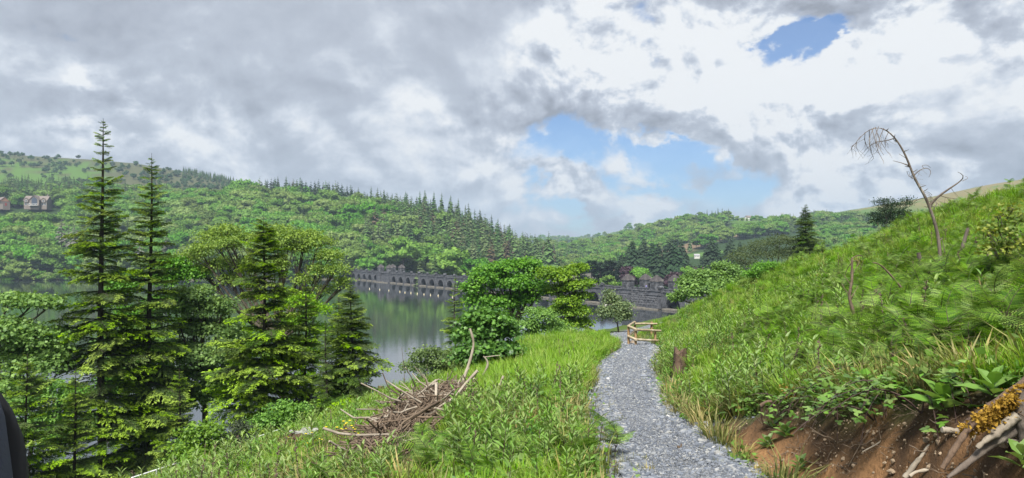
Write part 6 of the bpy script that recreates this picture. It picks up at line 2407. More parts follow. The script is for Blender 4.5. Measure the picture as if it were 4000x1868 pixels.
    for i in range(min(290, len(X))):
        lab, grp = ('fern with arching toothed fronds on the lake side of the path', 'ferns on the lake side') if d[i] < 0 else ('bracken fern with flat toothed fronds on the right-hand bank', 'bracken on the right-hand bank')
        s = r.uniform(0.55, 0.95)
        if i < 190:
            h, lay = fern_layout(i)
            t = empty('fern', (X[i], Y[i], Z[i] - 0.02), lab, 'fern', grp)
            t.rotation_euler = (r.normal(0, 0.15), r.normal(0, 0.15) - 0.12, r.uniform(0, 6.28))
            t.scale = (s, s, s)
            link('stem', stemf, t, None, None, (0.8, 0.8, h))
            for (p, rot, L) in lay:
                link('frond', FROND[r.integers(4)], t, p, rot, L)
        else:
            o = link('fern', FS[i % 4], None, (X[i], Y[i], Z[i] - 0.02), (r.normal(0, 0.15), r.normal(0, 0.15), r.uniform(0, 6.28)), s)
            tag(o, lab, 'fern', grp)
            if len(src) < 4:
                src.append(o)
    n = len(X) - 290
    if n > 0:
        scatter('bracken', np.stack([X, Y, Z - 0.02], 1)[290:], tilt(n, r, 0.15), r.uniform(0.6, 1.0, n), r.integers(0, 4, n), src)

    # ---------------- dry seed stalks
    SS = [seed_stalk(i) for i in range(3)]
    X, Y, d = sample_bank(1500, 35, 7, 26)
    ok = base_mask(X, Y, d, 0.3) & (r.uniform(size=len(X)) < 0.16) & (d < 9) & (d > -8)
    X, Y = X[ok], Y[ok]
    Z = near_land(X, Y)
    k = in_view(X, Y, Z, 0.6)
    for i, (x, y, z) in enumerate(zip(X[k], Y[k], Z[k])):
        o = link('seed_stalk', SS[i % 3], None, (x, y, z - 0.02), (r.normal(0, 0.12), r.normal(0, 0.12), i), r.uniform(0.7, 1.1))
        tag(o, 'dry brown seed stalk standing up out of the green', 'seed stalk', 'dry seed stalks')

    # ---------------- brambles over the cut
    for i, (px, py) in enumerate(((3080, 1590), (3150, 1560), (3230, 1590), (3300, 1570), (3370, 1590), (3450, 1560), (3530, 1570), (3270, 1640), (3420, 1640), (3600, 1600), (3680, 1560), (3350, 1500), (3480, 1480), (3200, 1480), (3750, 1420), (3850, 1400), (3930, 1430))):
        p = hit(px, py)
        bramble('trailing bramble with pale three-part leaves, %s' % ('high at the right edge under the ferns' if px > 3700 else 'hanging over the bare earth'), p, i, 3, 0.62, (-1, -0.5))
    # broad-leaved docks
    g = G()
    V = LANCE_V * np.array([2.0, 1, 1.6])
    stamp(g, V, LANCE_F, [[0, 0, 0]], [[1, 0, 0]], [[0, 0, 1]], 1.0, 0, 0.6)
    dl = g.mesh('leaf', [M_BRAMBLE])
    for i, (px, py, s, lab) in enumerate(((3690, 1620, 0.30, 'large-leaved foxglove rosette above the bare earth near the mossy root'), (3880, 1560, 0.22, 'broad-leaved plant beside the mossy root'), (3070, 1720, 0.17, 'leafy rosette at the left end of the bare earth'),
                                        (3000, 1760, 0.15, 'small rosette where the bare earth meets the gravel'), (3130, 1850, 0.14, 'low leafy seedling at the bottom beside the bare earth'), (3990, 1840, 0.16, 'leafy sprig in the bottom right corner'), (1930, 1760, 0.16, 'broad yellow-green plant left of the path bottom'), (3020, 1680, 0.16, 'rosette under the torn root'))):
        p = hit(px, py)
        t = empty('rosette', tuple(p), lab, 'plant')
        for k in range(9):
            a = k * 2.4 + r.uniform(-0.2, 0.2)
            link('leaf', dl, t, (0, 0, 0.01 + 0.012 * k), (r.uniform(-0.3, 0.3), -(0.25 + 0.09 * k), a), s * (1.1 - 0.05 * k))
    # buttercups
    g = G()
    tube(g, [[0, 0, -0.02], [0.01, 0, 0.2], [0, 0, 0.36]], 0.0025, 3, 1, cap=False)
    stamp(g, CARD_V * np.array([0.9, 1, 1]), CARD_F, np.tile([[0, 0, 0.36]], (5, 1)), [[math.cos(a), math.sin(a), 0.5] for a in np.arange(5) * 1.257], np.tile([[0, 0, 1.0]], (5, 1)), 0.022, 0)
    bc = g.mesh('buttercup', [mat_flat('buttercup_yellow', (0.75, 0.58, 0.02), 0.5), M_STALK])
    for i in range(34):
        px, py = (1360 + r.normal(0, 22), 1785 + r.normal(0, 14)) if i < 18 else (1210 + r.normal(0, 30), 1812 + r.normal(0, 12)) if i < 26 else (2280 + r.normal(0, 90), 1290 + abs(r.normal(0, 20)))
        p = hit(px, py)
        o = link('buttercup', bc, None, tuple(p), (0, 0, i), r.uniform(0.8, 1.5))
        tag(o, 'yellow buttercup in the grass left of the path', 'flower', 'buttercups')


build_ground_plants()


def chip_mesh(seed, thin=0.3):
    r = np.random.default_rng(seed)
    n = 6
    a = np.arange(n) * 6.283 / n + r.uniform(-0.35, 0.35, n)
    q = r.uniform(0.6, 1.0, n)
    V = np.concatenate([np.stack([np.cos(a) * q, np.sin(a) * q * 0.7, np.full(n, -thin)], 1), np.stack([np.cos(a) * q * 0.9, np.sin(a) * q * 0.62, thin + r.uniform(-0.08, 0.08, n)], 1)])
    g = G()
    g.add(V, [[i, (i + 1) % n, n + (i + 1) % n, n + i] for i in range(n)])
    g.add(V, [[n, n + i, n + i + 1] for i in range(1, n - 1)])
    return g.mesh('slate_chip', [M_CHIP])


def build_gravel():
    r = np.random.default_rng(77)
    CH = [chip_mesh(i, t) for i, t in enumerate((0.16, 0.22, 0.3, 0.18))]
    # larger loose slates of their own near the path edge
    src = []
    spots = [(2745, 1745), (2790, 1785), (2810, 1820), (2220, 1700), (2330, 1520), (2890, 1840), (2740, 1850), (2650, 1590), (2290, 1730), (2560, 1562), (2700, 1700), (2960, 1850), (2860, 1790), (2240, 1640)]
    for i, (px, py) in enumerate(spots):
        p = hit(px, py)
        o = link('slate', CH[i % 4], None, (p[0], p[1], p[2] + 0.03), (r.normal(0, 0.1), r.normal(0, 0.1), r.uniform(0, 6)), r.uniform(0.045, 0.085))
        tag(o, 'flat loose slate lying on the gravel path or its edge', 'slate', 'larger slates by the path')
        if i < 4:
            src.append(o)
    n = 85000
    Y = np.exp(r.uniform(math.log(4.5), math.log(50), n))
    hw = half_width(Y) + 0.12
    u = r.uniform(-1, 1, n)
    L = np.sqrt(1 + np.gradient(_xs, _ys)[((Y + 60) * 10).astype(int)] ** 2)
    over = np.where(Y < 13, np.where(u > 0, 0.45, 0.75), 0.05)
    u = np.sign(u) * np.abs(u) ** 0.9
    d = u * (hw + over * r.uniform(0, 1, n) ** 2) * L
    X = path_x(Y) + d
    k = soil_mask(X, Y, d) < 0.6
    X, Y, d = X[k], Y[k], d[k]
    n = len(X)
    off = np.abs(d) / L[k]
    hwk = half_width(Y)
    Z = np.where(off < hwk * 0.93, path_z(Y) + 0.028 + 0.02 * (1 - (off / hwk) ** 2), near_land(X, Y) + 0.004)
    S = np.exp(r.normal(math.log(0.0135), 0.55, n)) * np.interp(Y, [4, 12, 40], [0.95, 1.1, 1.7])
    S = S * np.where(off < 0.5 * hwk, 0.72, 1.22)        # the trodden middle is finer
    rot = r.normal(0, 0.22, (n, 3))
    rot[:, 2] = r.uniform(0, 6.28, n)
    scatter('slate_gravel', np.stack([X, Y, Z], 1), rot, S, r.integers(0, 4, n), src)
    # a little grass and moss creeping into the gravel
    n = 420
    Y = np.exp(r.uniform(math.log(5), math.log(32), n))
    e = r.uniform(0, 1, n) ** 2.2
    d = np.where(r.uniform(size=n) < 0.5, -1, 1) * half_width(Y) * (1.0 - 0.55 * e)
    X = path_x(Y) + d
    tufts = [o for o in bpy.data.objects if o.name.startswith('dull_grass') and len(o.modifiers) == 0][:2]
    rot = np.zeros((n, 3))
    rot[:, 2] = r.uniform(0, 6.28, n)
    scatter('path_weeds', np.stack([X, Y, path_z(Y)], 1), rot, r.uniform(0.12, 0.34, n), r.integers(0, 2, n), tufts)
    # small stones in the bare earth
    SP = []
    for i in range(2):
        me = rough_lump(60 + i, 1.0)
        me.materials.append(mat_two('earth_stone', (0.20, 0.14, 0.09), (0.30, 0.24, 0.17), 8.0, 0.9, 0.2))
        SP.append(me)
    src = []
    for i, (px, py) in enumerate(((3620, 1722), (3300, 1800), (3480, 1850), (3920, 1740))):
        p = hit(px, py)
        o = link('earth_stone', SP[i % 2], None, tuple(p), (0, 0, i), 0.028)
        tag(o, 'small pale stone sticking out of the bare earth', 'stone', 'stones in the bare earth')
        src.append(o)
    Y = r.uniform(3.6, 9.5, 9000)
    X = path_x(Y) + r.uniform(0.7, 2.2, 9000)
    k = (soil_mask(X, Y, X - path_x(Y)) > 0.5) & (r.uniform(size=9000) < 0.32)
    X, Y = X[k], Y[k]
    n = len(X)
    rot = r.uniform(0, 6.28, (n, 3))
    scatter('earth_grit', np.stack([X, Y, near_land(X, Y) + 0.0], 1), rot, np.exp(r.normal(math.log(0.007), 0.45, n)), r.integers(0, 4, n), src)


build_gravel()

# ------------------------------------------------------------------ things on the near bank
M_RAIL = mat_two('peeled_pole', (0.38, 0.32, 0.22), (0.28, 0.22, 0.14), 5.0, 0.8, 0.25, c3=(0.52, 0.46, 0.35), stretch=(1, 1, 1), obj=False)
M_POST = mat_two('round_post', (0.25, 0.155, 0.075), (0.33, 0.22, 0.12), 5.0, 0.85, 0.25, obj=False, stretch=(1, 1, 0.2))
M_DEAD = mat_two('bleached_wood', (0.34, 0.30, 0.24), (0.22, 0.185, 0.145), 6.0, 0.9, 0.4, c3=(0.19, 0.15, 0.115), stretch=(1, 1, 0.3))
M_GREYWOOD = mat_two('grey_deadwood', (0.15, 0.125, 0.105), (0.09, 0.072, 0.06), 6.0, 0.9, 0.5, c3=(0.30, 0.27, 0.23), stretch=(1, 1, 0.3))
M_DARKWOOD = mat_two('dark_twigs', (0.10, 0.072, 0.05), (0.16, 0.12, 0.085), 7.0, 0.9, 0.4, c3=(0.065, 0.045, 0.035))
M_STUMP = mat_two('rotten_stump', (0.085, 0.055, 0.04), (0.16, 0.11, 0.075), 5.0, 0.95, 0.8, c3=(0.045, 0.03, 0.024), obj=False, stretch=(1, 1, 0.35))
M_LICHEN = mat_two('lichen_top', (0.36, 0.37, 0.34), (0.15, 0.145, 0.12), 9.0, 0.95, 0.5, c3=(0.10, 0.10, 0.085), obj=False)
M_RAILW = mat_flat('white_railing', (0.74, 0.76, 0.75), 0.5)
M_JACKET = mat_two('navy_jacket', (0.035, 0.042, 0.075), (0.055, 0.062, 0.10), 4.0, 0.75, 0.25, obj=False)
M_STRAP = mat_flat('black_strap', (0.010, 0.010, 0.013), 0.7)


def pole_between(name, a, b, r0, r1, mat, parent, over=0.0, sides=10):
    a, b = np.array(a, float), np.array(b, float)
    d = (b - a) / np.linalg.norm(b - a)
    a, b = a - d * over, b + d * over
    g = G()
    n = 5
    P = a + (b - a) * np.linspace(0, 1, n)[:, None] + rng.normal(0, 0.004, (n, 3))
    tube(g, P, np.linspace(r0, r1, n), sides)
    return link(name, g.mesh(name, [mat], True), parent)


def build_guardrail():
    # posts at their real places; the rail bends around the corner of the path
    def pt(px, py_top, Y):
        return at(px, py_top, Y)
    Y1, Y2, Y3, Y4, Y5 = 33.6, 33.0, 34.2, 37.6, 38.0
    A, B, C, D_, E_ = pt(2455, 1274, Y1), pt(2483, 1286, Y2), pt(2559, 1291, Y3), pt(2480, 1259, Y4), pt(2545, 1259, Y5)
    base = np.array([A[0], A[1], near_land(np.array([A[0]]), np.array([A[1]]))[0]])
    t = empty('guard_rail', tuple(base), 'low rail of peeled poles round the corner of the gravel path', 'railing')
    for q in (A, B, C, D_, E_):
        z0 = near_land(np.array([q[0]]), np.array([q[1]]))[0] - 0.3
        pole_between('post', np.array([q[0], q[1], min(z0, q[2] - 0.5)]) - base, q + np.array([0, 0, 0.03]) - base, 0.06, 0.058, M_POST, t)
    dn = np.array([0, 0, -0.46])
    off = np.array([0, -0.11, 0])
    Cx = C + (C - B) * 0.25
    Ex = E_ + (E_ - D_) * 0.25
    for z in (np.zeros(3), dn):
        pole_between('rail', A + off + z - base, B + off + z - base, 0.055, 0.06, M_RAIL, t, 0.05)
        pole_between('rail', B + off * 1.1 + z - base, Cx + off + z - base, 0.06, 0.052, M_RAIL, t, 0.03)
        pole_between('rail', A + z - base - off * 0.3, D_ + z - base - off, 0.055, 0.055, M_RAIL, t, 0.05)
    pole_between('rail', D_ + off - base + np.array([0, 0, -0.07]), Ex + off - base + np.array([0, 0, -0.07]), 0.055, 0.05, M_RAIL, t, 0.05)


def build_white_railing():
    a, b = at(520, 1866, 18.6), at(1100, 1676, 24.2)
    base = (a + b) / 2
    base[2] = near_land(base[:1], base[1:2])[0]
    t = empty('white_railing', tuple(base), 'white tubular railing running down behind the bushes at the bottom left', 'railing')
    n = 8
    for i in range(n + 1):
        q = a + (b - a) * i / n
        pole_between('post', q + np.array([0, 0, -1.25]) - base, q - base, 0.024, 0.024, M_RAILW, t, 0, 8)
    for z in (0.0, -0.32, -0.64):
        pole_between('rail', a + np.array([0, 0, z]) - base, b + np.array([0, 0, z]) - base, 0.022, 0.022, M_RAILW, t, 0.05, 8)


def px_path(pts, Y, dy=None):
    """a bent limb drawn in the vertical plane at distance Y, leaning a little in depth"""
    P = np.array([at(x, y, Y if dy is None else Y + dy * i / max(1, len(pts) - 1)) for i, (x, y) in enumerate(pts)])
    return P


def resample(P, n):
    P = np.asarray(P)
    s = np.concatenate([[0], np.cumsum(np.linalg.norm(np.diff(P, axis=0), axis=1))])
    u = np.linspace(0, s[-1], n)
    # smooth (Catmull-like) by interpolating then averaging
    Q = np.stack([np.interp(u, s, P[:, k]) for k in range(P.shape[1])], 1)
    for _ in range(2):
        Q[1:-1] = 0.25 * Q[:-2] + 0.5 * Q[1:-1] + 0.25 * Q[2:]
    return Q


def z7(*p):
    return [(2900 + a * 0.665, 450 + b * 0.665) for a, b in p]


def build_dead_tree():
    Y = 16.0
    tr = px_path(z7((1160, 985), (1162, 900), (1156, 740), (1138, 660), (1115, 580), (1075, 480), (1010, 370), (965, 250), (935, 190), (895, 130), (845, 85), (795, 65), (740, 85), (690, 130), (640, 195)), Y)
    base = tr[0].copy()
    base[2] = near_land(base[:1], base[1:2])[0]
    t = empty('dead_tree', tuple(base), 'bare dead young tree whose thin top arches over to the left', 'dead tree')
    tr[0, 2] = min(tr[0, 2], base[2]) - 0.15
    Q = resample(tr, 40) - base
    g = G()
    tube(g, Q, np.interp(np.linspace(0, 1, 40), [0, 0.3, 0.7, 0.85, 1], [0.044, 0.034, 0.019, 0.009, 0.003]), 8)
    link('trunk', g.mesh('trunk', [M_GREYWOOD], True), t)
    r = np.random.default_rng(5)

    def limb(pts, r0, twigs=0, dy=0.25, droop=True):
        P = resample(px_path(z7(*pts), Y, dy), 12) - base
        g = G()
        tube(g, P, np.linspace(r0, 0.004, 12), 5)
        b = link('branch', g.mesh('branch', [M_GREYWOOD], True), t)
        for k in range(twigs):
            i = r.integers(2, 12)
            L = r.uniform(0.10, 0.30)
            d = np.array([r.normal(0, 0.5), r.normal(0, 0.5), -1.0 if droop else r.normal(0, 0.6)])
            d = d / np.linalg.norm(d)
            g = G()
            e = P[i] + d * L + np.array([0.35 * L * r.normal(), 0, 0])
            tube(g, bez(P[i], P[i] + d * L * 0.5 + r.normal(0, 0.03, 3), e, 6), np.linspace(0.0035, 0.002, 6), 3)
            link('twig', g.mesh('twig', [M_GREYWOOD]), b)
    for k in range(26):                    # short broken stubs up the stem
        i = r.integers(6, 32)
        d = np.array([r.normal(), r.normal() * 0.5, r.uniform(0.0, 0.7)])
        d = d / np.linalg.norm(d) * r.uniform(0.05, 0.13)
        g = G()
        tube(g, [Q[i], Q[i] + d * 0.6, Q[i] + d + np.array([0, 0, 0.01])], [0.011, 0.007, 0.004], 4)
        link('stub', g.mesh('stub', [M_GREYWOOD]), t)
    # fringe of hanging twigs under the arch
    for (a, b) in (((860, 95), (840, 190)), ((830, 78), (800, 200)), ((800, 68), (790, 170)), ((770, 75), (745, 190)), ((745, 85), (770, 255)), ((720, 100), (740, 200)), ((695, 125), (670, 185)), ((665, 165), (640, 210)), ((780, 70), (850, 215)), ((760, 80), (830, 235))):
        limb((a, ((a[0] + b[0]) / 2 - 12, (a[1] + b[1]) / 2), b), 0.008, 5, r.uniform(-0.4, 0.4))
    limb(((895, 135), (850, 150), (780, 158), (735, 190), (715, 215)), 0.012, 8)
    limb(((780, 158), (800, 220), (825, 265)), 0.007, 5, -0.2)
    limb(((975, 297), (940, 282), (885, 268)), 0.013, 1, 0.2)
    limb(((965, 255), (940, 240), (920, 228)), 0.006, 0)
    limb(((1005, 360), (1030, 330), (1065, 310), (1095, 308), (1112, 335), (1095, 365)), 0.012, 3, -0.3)
    limb(((1065, 310), (1050, 296), (1085, 292), (1105, 310)), 0.006, 0, 0.2)
    for q in range(6):
        limb(((1000 + 5 * q, 350 + 8 * q), (980 + 9 * q, 365 + 6 * q), (965 + 15 * q, 330 + 15 * q)), 0.006, 1, r.uniform(-0.4, 0.4), False)
    for q in range(6):
        limb(((1060 + 5 * q, 455 + 10 * q), (1090 + 6 * q, 450 + 12 * q), (1115 - 4 * q, 470 + 14 * q)), 0.006, 1, r.uniform(-0.4, 0.4), False)
    limb(((1080, 485), (1040, 490), (1000, 515), (975, 540)), 0.008, 1, 0.3)
    limb(((1105, 530), (1130, 490), (1158, 472), (1200, 443), (1240, 415), (1290, 385), (1312, 365), (1300, 348), (1265, 334)), 0.030, 3, -0.5)
    limb(((1290, 388), (1325, 372), (1322, 362), (1310, 360)), 0.006, 0, 0.1)
    limb(((1158, 472), (1200, 485), (1262, 492)), 0.010, 3, 0.2)
    limb(((1120, 555), (1145, 520), (1130, 500)), 0.009, 1, 0.3)
    limb(((1162, 735), (1180, 722),), 0.016, 0, 0.1)
    # snag leaning beside it
    P = px_path(z7((1200, 960), (1228, 905), (1262, 865), (1290, 790), (1305, 730), (1325, 665)), 15.7)
    base2 = P[0].copy()
    base2[2] = near_land(base2[:1], base2[1:2])[0]
    s = empty('leaning_snag', tuple(base2), 'short broken grey trunk leaning right beside the arching dead tree', 'dead tree')
    P[0, 2] = base2[2] - 0.1
    g = G()
    tube(g, resample(P, 14) - base2, np.linspace(0.055, 0.034, 14), 8)
    link('trunk', g.mesh('trunk', [M_GREYWOOD], True), s)
    g = G()
    P2 = px_path(z7((1225, 905), (1200, 860), (1185, 790), (1175, 735)), 15.7)
    tube(g, resample(P2, 8) - base2, np.linspace(0.016, 0.006, 8), 5)
    link('branch', g.mesh('branch', [M_GREYWOOD], True), s)
    # log across the foot
    lone_stick('log', 'short dark log lying across the foot of the arching dead tree', 'log', z7((1085, 898), (1160, 906), (1255, 910)), 15.6, 0.045, 0.04, M_STUMP, False)
    lone_stick('broken_snag', 'pale broken snag standing left of the arching dead tree', 'dead tree', z7((1058, 965), (1045, 890), (1035, 808)), 14.8, 0.05, 0.035, M_GREYWOOD)
    # thin dead sapling with a bowed tip
    P = px_path(z7((700, 1205), (650, 1140), (622, 1075), (640, 1000), (648, 940), (640, 870), (645, 838)), 10.4)
    base3 = P[0].copy()
    base3[2] = near_land(base3[:1], base3[1:2])[0]
    s = empty('dead_sapling', tuple(base3), 'thin dark dead sapling with a bowed twig at its top, on the grassy bank', 'dead tree')
    P[0, 2] = base3[2] - 0.1
    g = G()
    tube(g, resample(P, 22) - base3, np.linspace(0.034, 0.014, 22), 6)
    link('trunk', g.mesh('trunk', [M_DARKWOOD], True), s)
    for pts in (((645, 840), (690, 815), (715, 822), (712, 860), (690, 905)), ((648, 860), (680, 850), (668, 900)), ((640, 870), (615, 900), (600, 950)), ((646, 930), (680, 880), (690, 850)), ((640, 1000), (610, 960), (590, 930)), ((628, 1060), (600, 1020), (585, 990)), ((625, 1090), (660, 1040), (680, 1000))):
        g = G()
        tube(g, resample(px_path(z7(*pts), 10.4, 0.1), 8) - base3, np.linspace(0.008, 0.003, 8), 4)
        link('branch', g.mesh('branch', [M_DARKWOOD], True), s)
    lone_stick('dead_bough', 'thin dark bough arching down through the ferns on the bank', 'branch', z7((765, 866), (800, 870), (850, 915), (935, 1015)), 11.0, 0.010, 0.018, M_DARKWOOD)
    lone_stick('birch_stick', 'pale birch stick leaning among the yellowing sapling leaves', 'stick', z7((1456, 730), (1480, 790), (1502, 845)), 10.0, 0.018, 0.02, M_DEAD)
    lone_stick('birch_stick', 'thin whitish stem beside the yellowing sapling at the right edge', 'stick', z7((1440, 1000), (1450, 900), (1440, 780)), 10.4, 0.012, 0.006, M_GREYWOOD)


def lone_stick(name, label, cat, pts, Y, r0, r1, mat, ground=True, group=None, n=14, dy=0.0):
    P = px_path(pts, Y, dy)
    i = int(np.argmax([-p[2] for p in P]))
    base = P[i].copy()
    base[2] = near_land(base[:1], base[1:2])[0]
    t = empty(name, tuple(base), label, cat, group)
    g = G()
    Q = resample(P, n) - base
    tube(g, Q, np.linspace(r0, r1, n) * (1 + 0.12 * rng.normal(size=n)), 7)
    link('stem' if 'log' not in name else 'trunk', g.mesh('stem', [mat], True), t)
    return t


def z4(*p):
    return [(900 + a * 0.6386, 1100 + b * 0.6386) for a, b in p]


def build_brush_pile():
    r = np.random.default_rng(31)
    # the heap runs down the slope from the long poles to the lower left
    c0, c1 = hit(1750, 1590), hit(1450, 1845)
    ax = c1 - c0
    L = np.linalg.norm(ax)
    axu = ax / L
    side = unit(np.cross(axu, [0, 0, 1.0]))

    def stick_mesh(k, crook):
        rr = np.random.default_rng(k)
        n = 7
        P = np.stack([np.linspace(-0.5, 0.5, n), rr.normal(0, 0.02 * crook, n), rr.normal(0, 0.02 * crook, n)], 1)
        g = G()
        tube(g, P, np.linspace(0.017, 0.008, n) * (1 + 0.15 * rr.normal(size=n)), 6)
        if k % 2:
            q = P[4]
            tube(g, [q, q + np.array([0.12, 0.07 * (-1) ** k, 0.04]), q + np.array([0.22, 0.11 * (-1) ** k, 0.05])], [0.008, 0.006, 0.003], 5)
        return g
    PALE = [stick_mesh(k, 1.2).mesh('stick', [M_DEAD], True) for k in range(4)]
    DARK = [stick_mesh(10 + k, 1.6).mesh('stick', [M_DARKWOOD], True) for k in range(4)]
    # fine brushwood that nobody could count
    src = []
    for i in range(300):
        f = r.uniform(0, 1) ** 0.9
        w = 0.92 * (0.45 + 0.55 * math.sin(math.pi * min(1, f * 0.8 + 0.25)))
        s = r.normal(0, 0.5) * w
        p = c0 + ax * f + side * s
        z = near_land(p[:1], p[1:2])[0]
        hmax = 0.66 * (1 - min(1, abs(s) / (w * 1.25)) ** 2) * (1 - 0.35 * f)
        p = np.array([p[0], p[1], z + 0.04 + hmax * r.uniform(0.1, 1.0)])
        upper = f < 0.45
        pale = r.uniform() < (0.42 if upper else 0.14)
        d = axu * r.normal(0.9, 0.5) * (1 if r.uniform() < 0.8 else -0.5) + side * r.normal(0, 0.55) + np.array([0, 0, r.normal(0.0, 0.25) + (0.3 if upper else 0)])
        d = d / np.linalg.norm(d)
        Ls = (r.uniform(0.6, 1.9) if pale else r.uniform(0.5, 1.5)) * (1.45 if r.uniform() < 0.15 else 1.0)
        o = link('stick', (PALE if pale else DARK)[r.integers(4)], None, tuple(p), Vector(d).to_track_quat('X', 'Z').to_euler(), (Ls, Ls * 0.9 if pale else Ls * 0.65, Ls * 0.9 if pale else Ls * 0.65))
        tag(o, 'bleached stick jutting from the brushwood heap' if pale else 'dark thin stick in the brushwood heap', 'stick', 'bleached sticks in the heap' if pale else 'dark sticks in the heap')
        if not pale and len(src) < 4:
            src.append(o)
    n = 3000
    f = r.uniform(0, 1.05, n)
    w = 0.98 * (0.45 + 0.55 * np.sin(np.pi * np.minimum(1, f * 0.8 + 0.25)))
    s = r.normal(0, 0.45, n) * w
    P = c0 + ax * f[:, None] + side * s[:, None]
    z = near_land(P[:, 0], P[:, 1])
    P[:, 2] = z + 0.58 * (1 - np.minimum(1, np.abs(s) / (w * 1.25)) ** 2) * (1 - 0.35 * f) * r.uniform(0, 1, n)
    ang = math.atan2(axu[1], axu[0]) + r.normal(0, 0.6, n)
    rot = np.stack([r.uniform(0, 6, n), r.normal(0.12, 0.25, n), ang], 1)
    scatter('brushwood', P, rot, r.uniform(0.35, 0.8, n), r.integers(0, 4, n), src)
    # twigs, bark and root bits littering the bare earth
    n = 2600
    Y = r.uniform(3.4, 9.5, n)
    X = path_x(Y) + r.uniform(0.65, 1.9, n)
    k = (soil_mask(X, Y, X - path_x(Y)) > 0.3) & (r.uniform(size=n) < 0.55)
    X, Y = X[k], Y[k]
    n = len(X)
    rot = np.stack([r.uniform(0, 6, n), r.normal(0.3, 0.3, n), r.uniform(0, 6.28, n)], 1)
    scatter('earth_litter', np.stack([X, Y, land(X, Y) + 0.012], 1), rot, np.exp(r.normal(math.log(0.11), 0.5, n)), r.integers(0, 4, n), src)
    # the long poles standing up out of the heap
    Yp = hit(1780, 1565)[1]
    lone_stick('dead_pole', 'tall crooked bleached pole rising from the brushwood heap', 'dead branch', z4((1375, 735), (1420, 620), (1468, 480), (1492, 380), (1480, 330), (1465, 288)), Yp, 0.055, 0.028, M_DEAD, n=20)
    lone_stick('dead_pole', 'shorter grey pole leaning just right of the tallest one', 'dead branch', z4((1462, 745), (1475, 650), (1500, 552)), Yp + 0.3, 0.045, 0.032, M_GREYWOOD)
    lone_stick('dead_pole', 'forked bleached pole behind the heap, bent at its tip', 'dead branch', [(1872, 1508), (1890, 1460), (1908, 1425), (1903, 1405), (1888, 1392)], Yp + 1.5, 0.045, 0.022, M_DEAD)
    lone_stick('dead_twig', 'thin side twig pointing right from the forked pole', 'twig', [(1890, 1396), (1920, 1392), (1955, 1388)], Yp + 1.5, 0.014, 0.008, M_DEAD)
    lone_stick('dead_pole', 'slim grey stem standing between the heap and the young maple', 'dead branch', z4((1330, 720), (1355, 660), (1380, 600)), Yp, 0.022, 0.014, M_DEAD)
    lone_stick('dead_pole', 'bleached branch sloping up left over the heap', 'dead branch', z4((1270, 790), (1100, 800), (940, 770), (990, 690), ), Yp - 0.8, 0.03, 0.016, M_DEAD)
    lone_stick('dead_pole', 'long pale branch lying across the top of the heap', 'dead branch', z4((1270, 765), (1130, 800), (1010, 770)), Yp - 0.5, 0.04, 0.03, M_DEAD)
    lone_stick('dead_pole', 'brown branch crossing the upper left of the heap', 'dead branch', z4((1190, 770), (1080, 710), (980, 668)), Yp - 0.3, 0.035, 0.022, M_GREYWOOD)
    lone_stick('dead_pole', 'straight thin stem standing on the crest against the lake', 'dead branch', z4((1068, 690), (1062, 540), (1048, 400)), 24, 0.012, 0.006, M_GREYWOOD)
    # loose pieces lying about
    for (pts, r0, r1, m, lab, nm) in ((z4((545, 1150), (610, 1205)), 0.06, 0.06, M_GREYWOOD, 'cut end of a log at the bottom of the picture left of the ferns', 'log'),
                                      (z4((185, 1186), (290, 1190), (375, 1197)), 0.022, 0.015, M_DEAD, 'grey stick lying in the grass at the bottom left', 'fallen_stick'),
                                      (z4((950, 1152), (1010, 1120), (1072, 1088)), 0.022, 0.014, M_DEAD, 'pale stick lying below the brushwood heap', 'fallen_stick'),
                                      (z4((965, 1160), (985, 1203)), 0.03, 0.03, M_DEAD, 'short pale stub of wood at the bottom below the heap', 'fallen_stick'),
                                      ([(2006, 1350), (2030, 1368), (2058, 1392)], 0.06, 0.07, M_DEAD, 'pale fallen log lying beside the young maple', 'log'),
                                      (z4((440, 1010), (490, 1030), (540, 1060)), 0.02, 0.012, M_DEAD, 'bleached root lying in the grass above the buttercups', 'fallen_stick'),
                                      ([(2648, 1742), (2656, 1758), (2662, 1735)], 0.016, 0.010, M_DARKWOOD, 'dark twig lying on the gravel path', 'twig'),
                                      ([(2345, 1716), (2370, 1720), (2390, 1719)], 0.014, 0.012, M_GREYWOOD, 'brown strip of bark at the left edge of the path', 'twig')):
        p = hit(*pts[len(pts) // 2])
        lone_stick(nm, lab, 'log' if nm == 'log' else 'stick', pts, p[1] - 0.1, r0, r1, m)


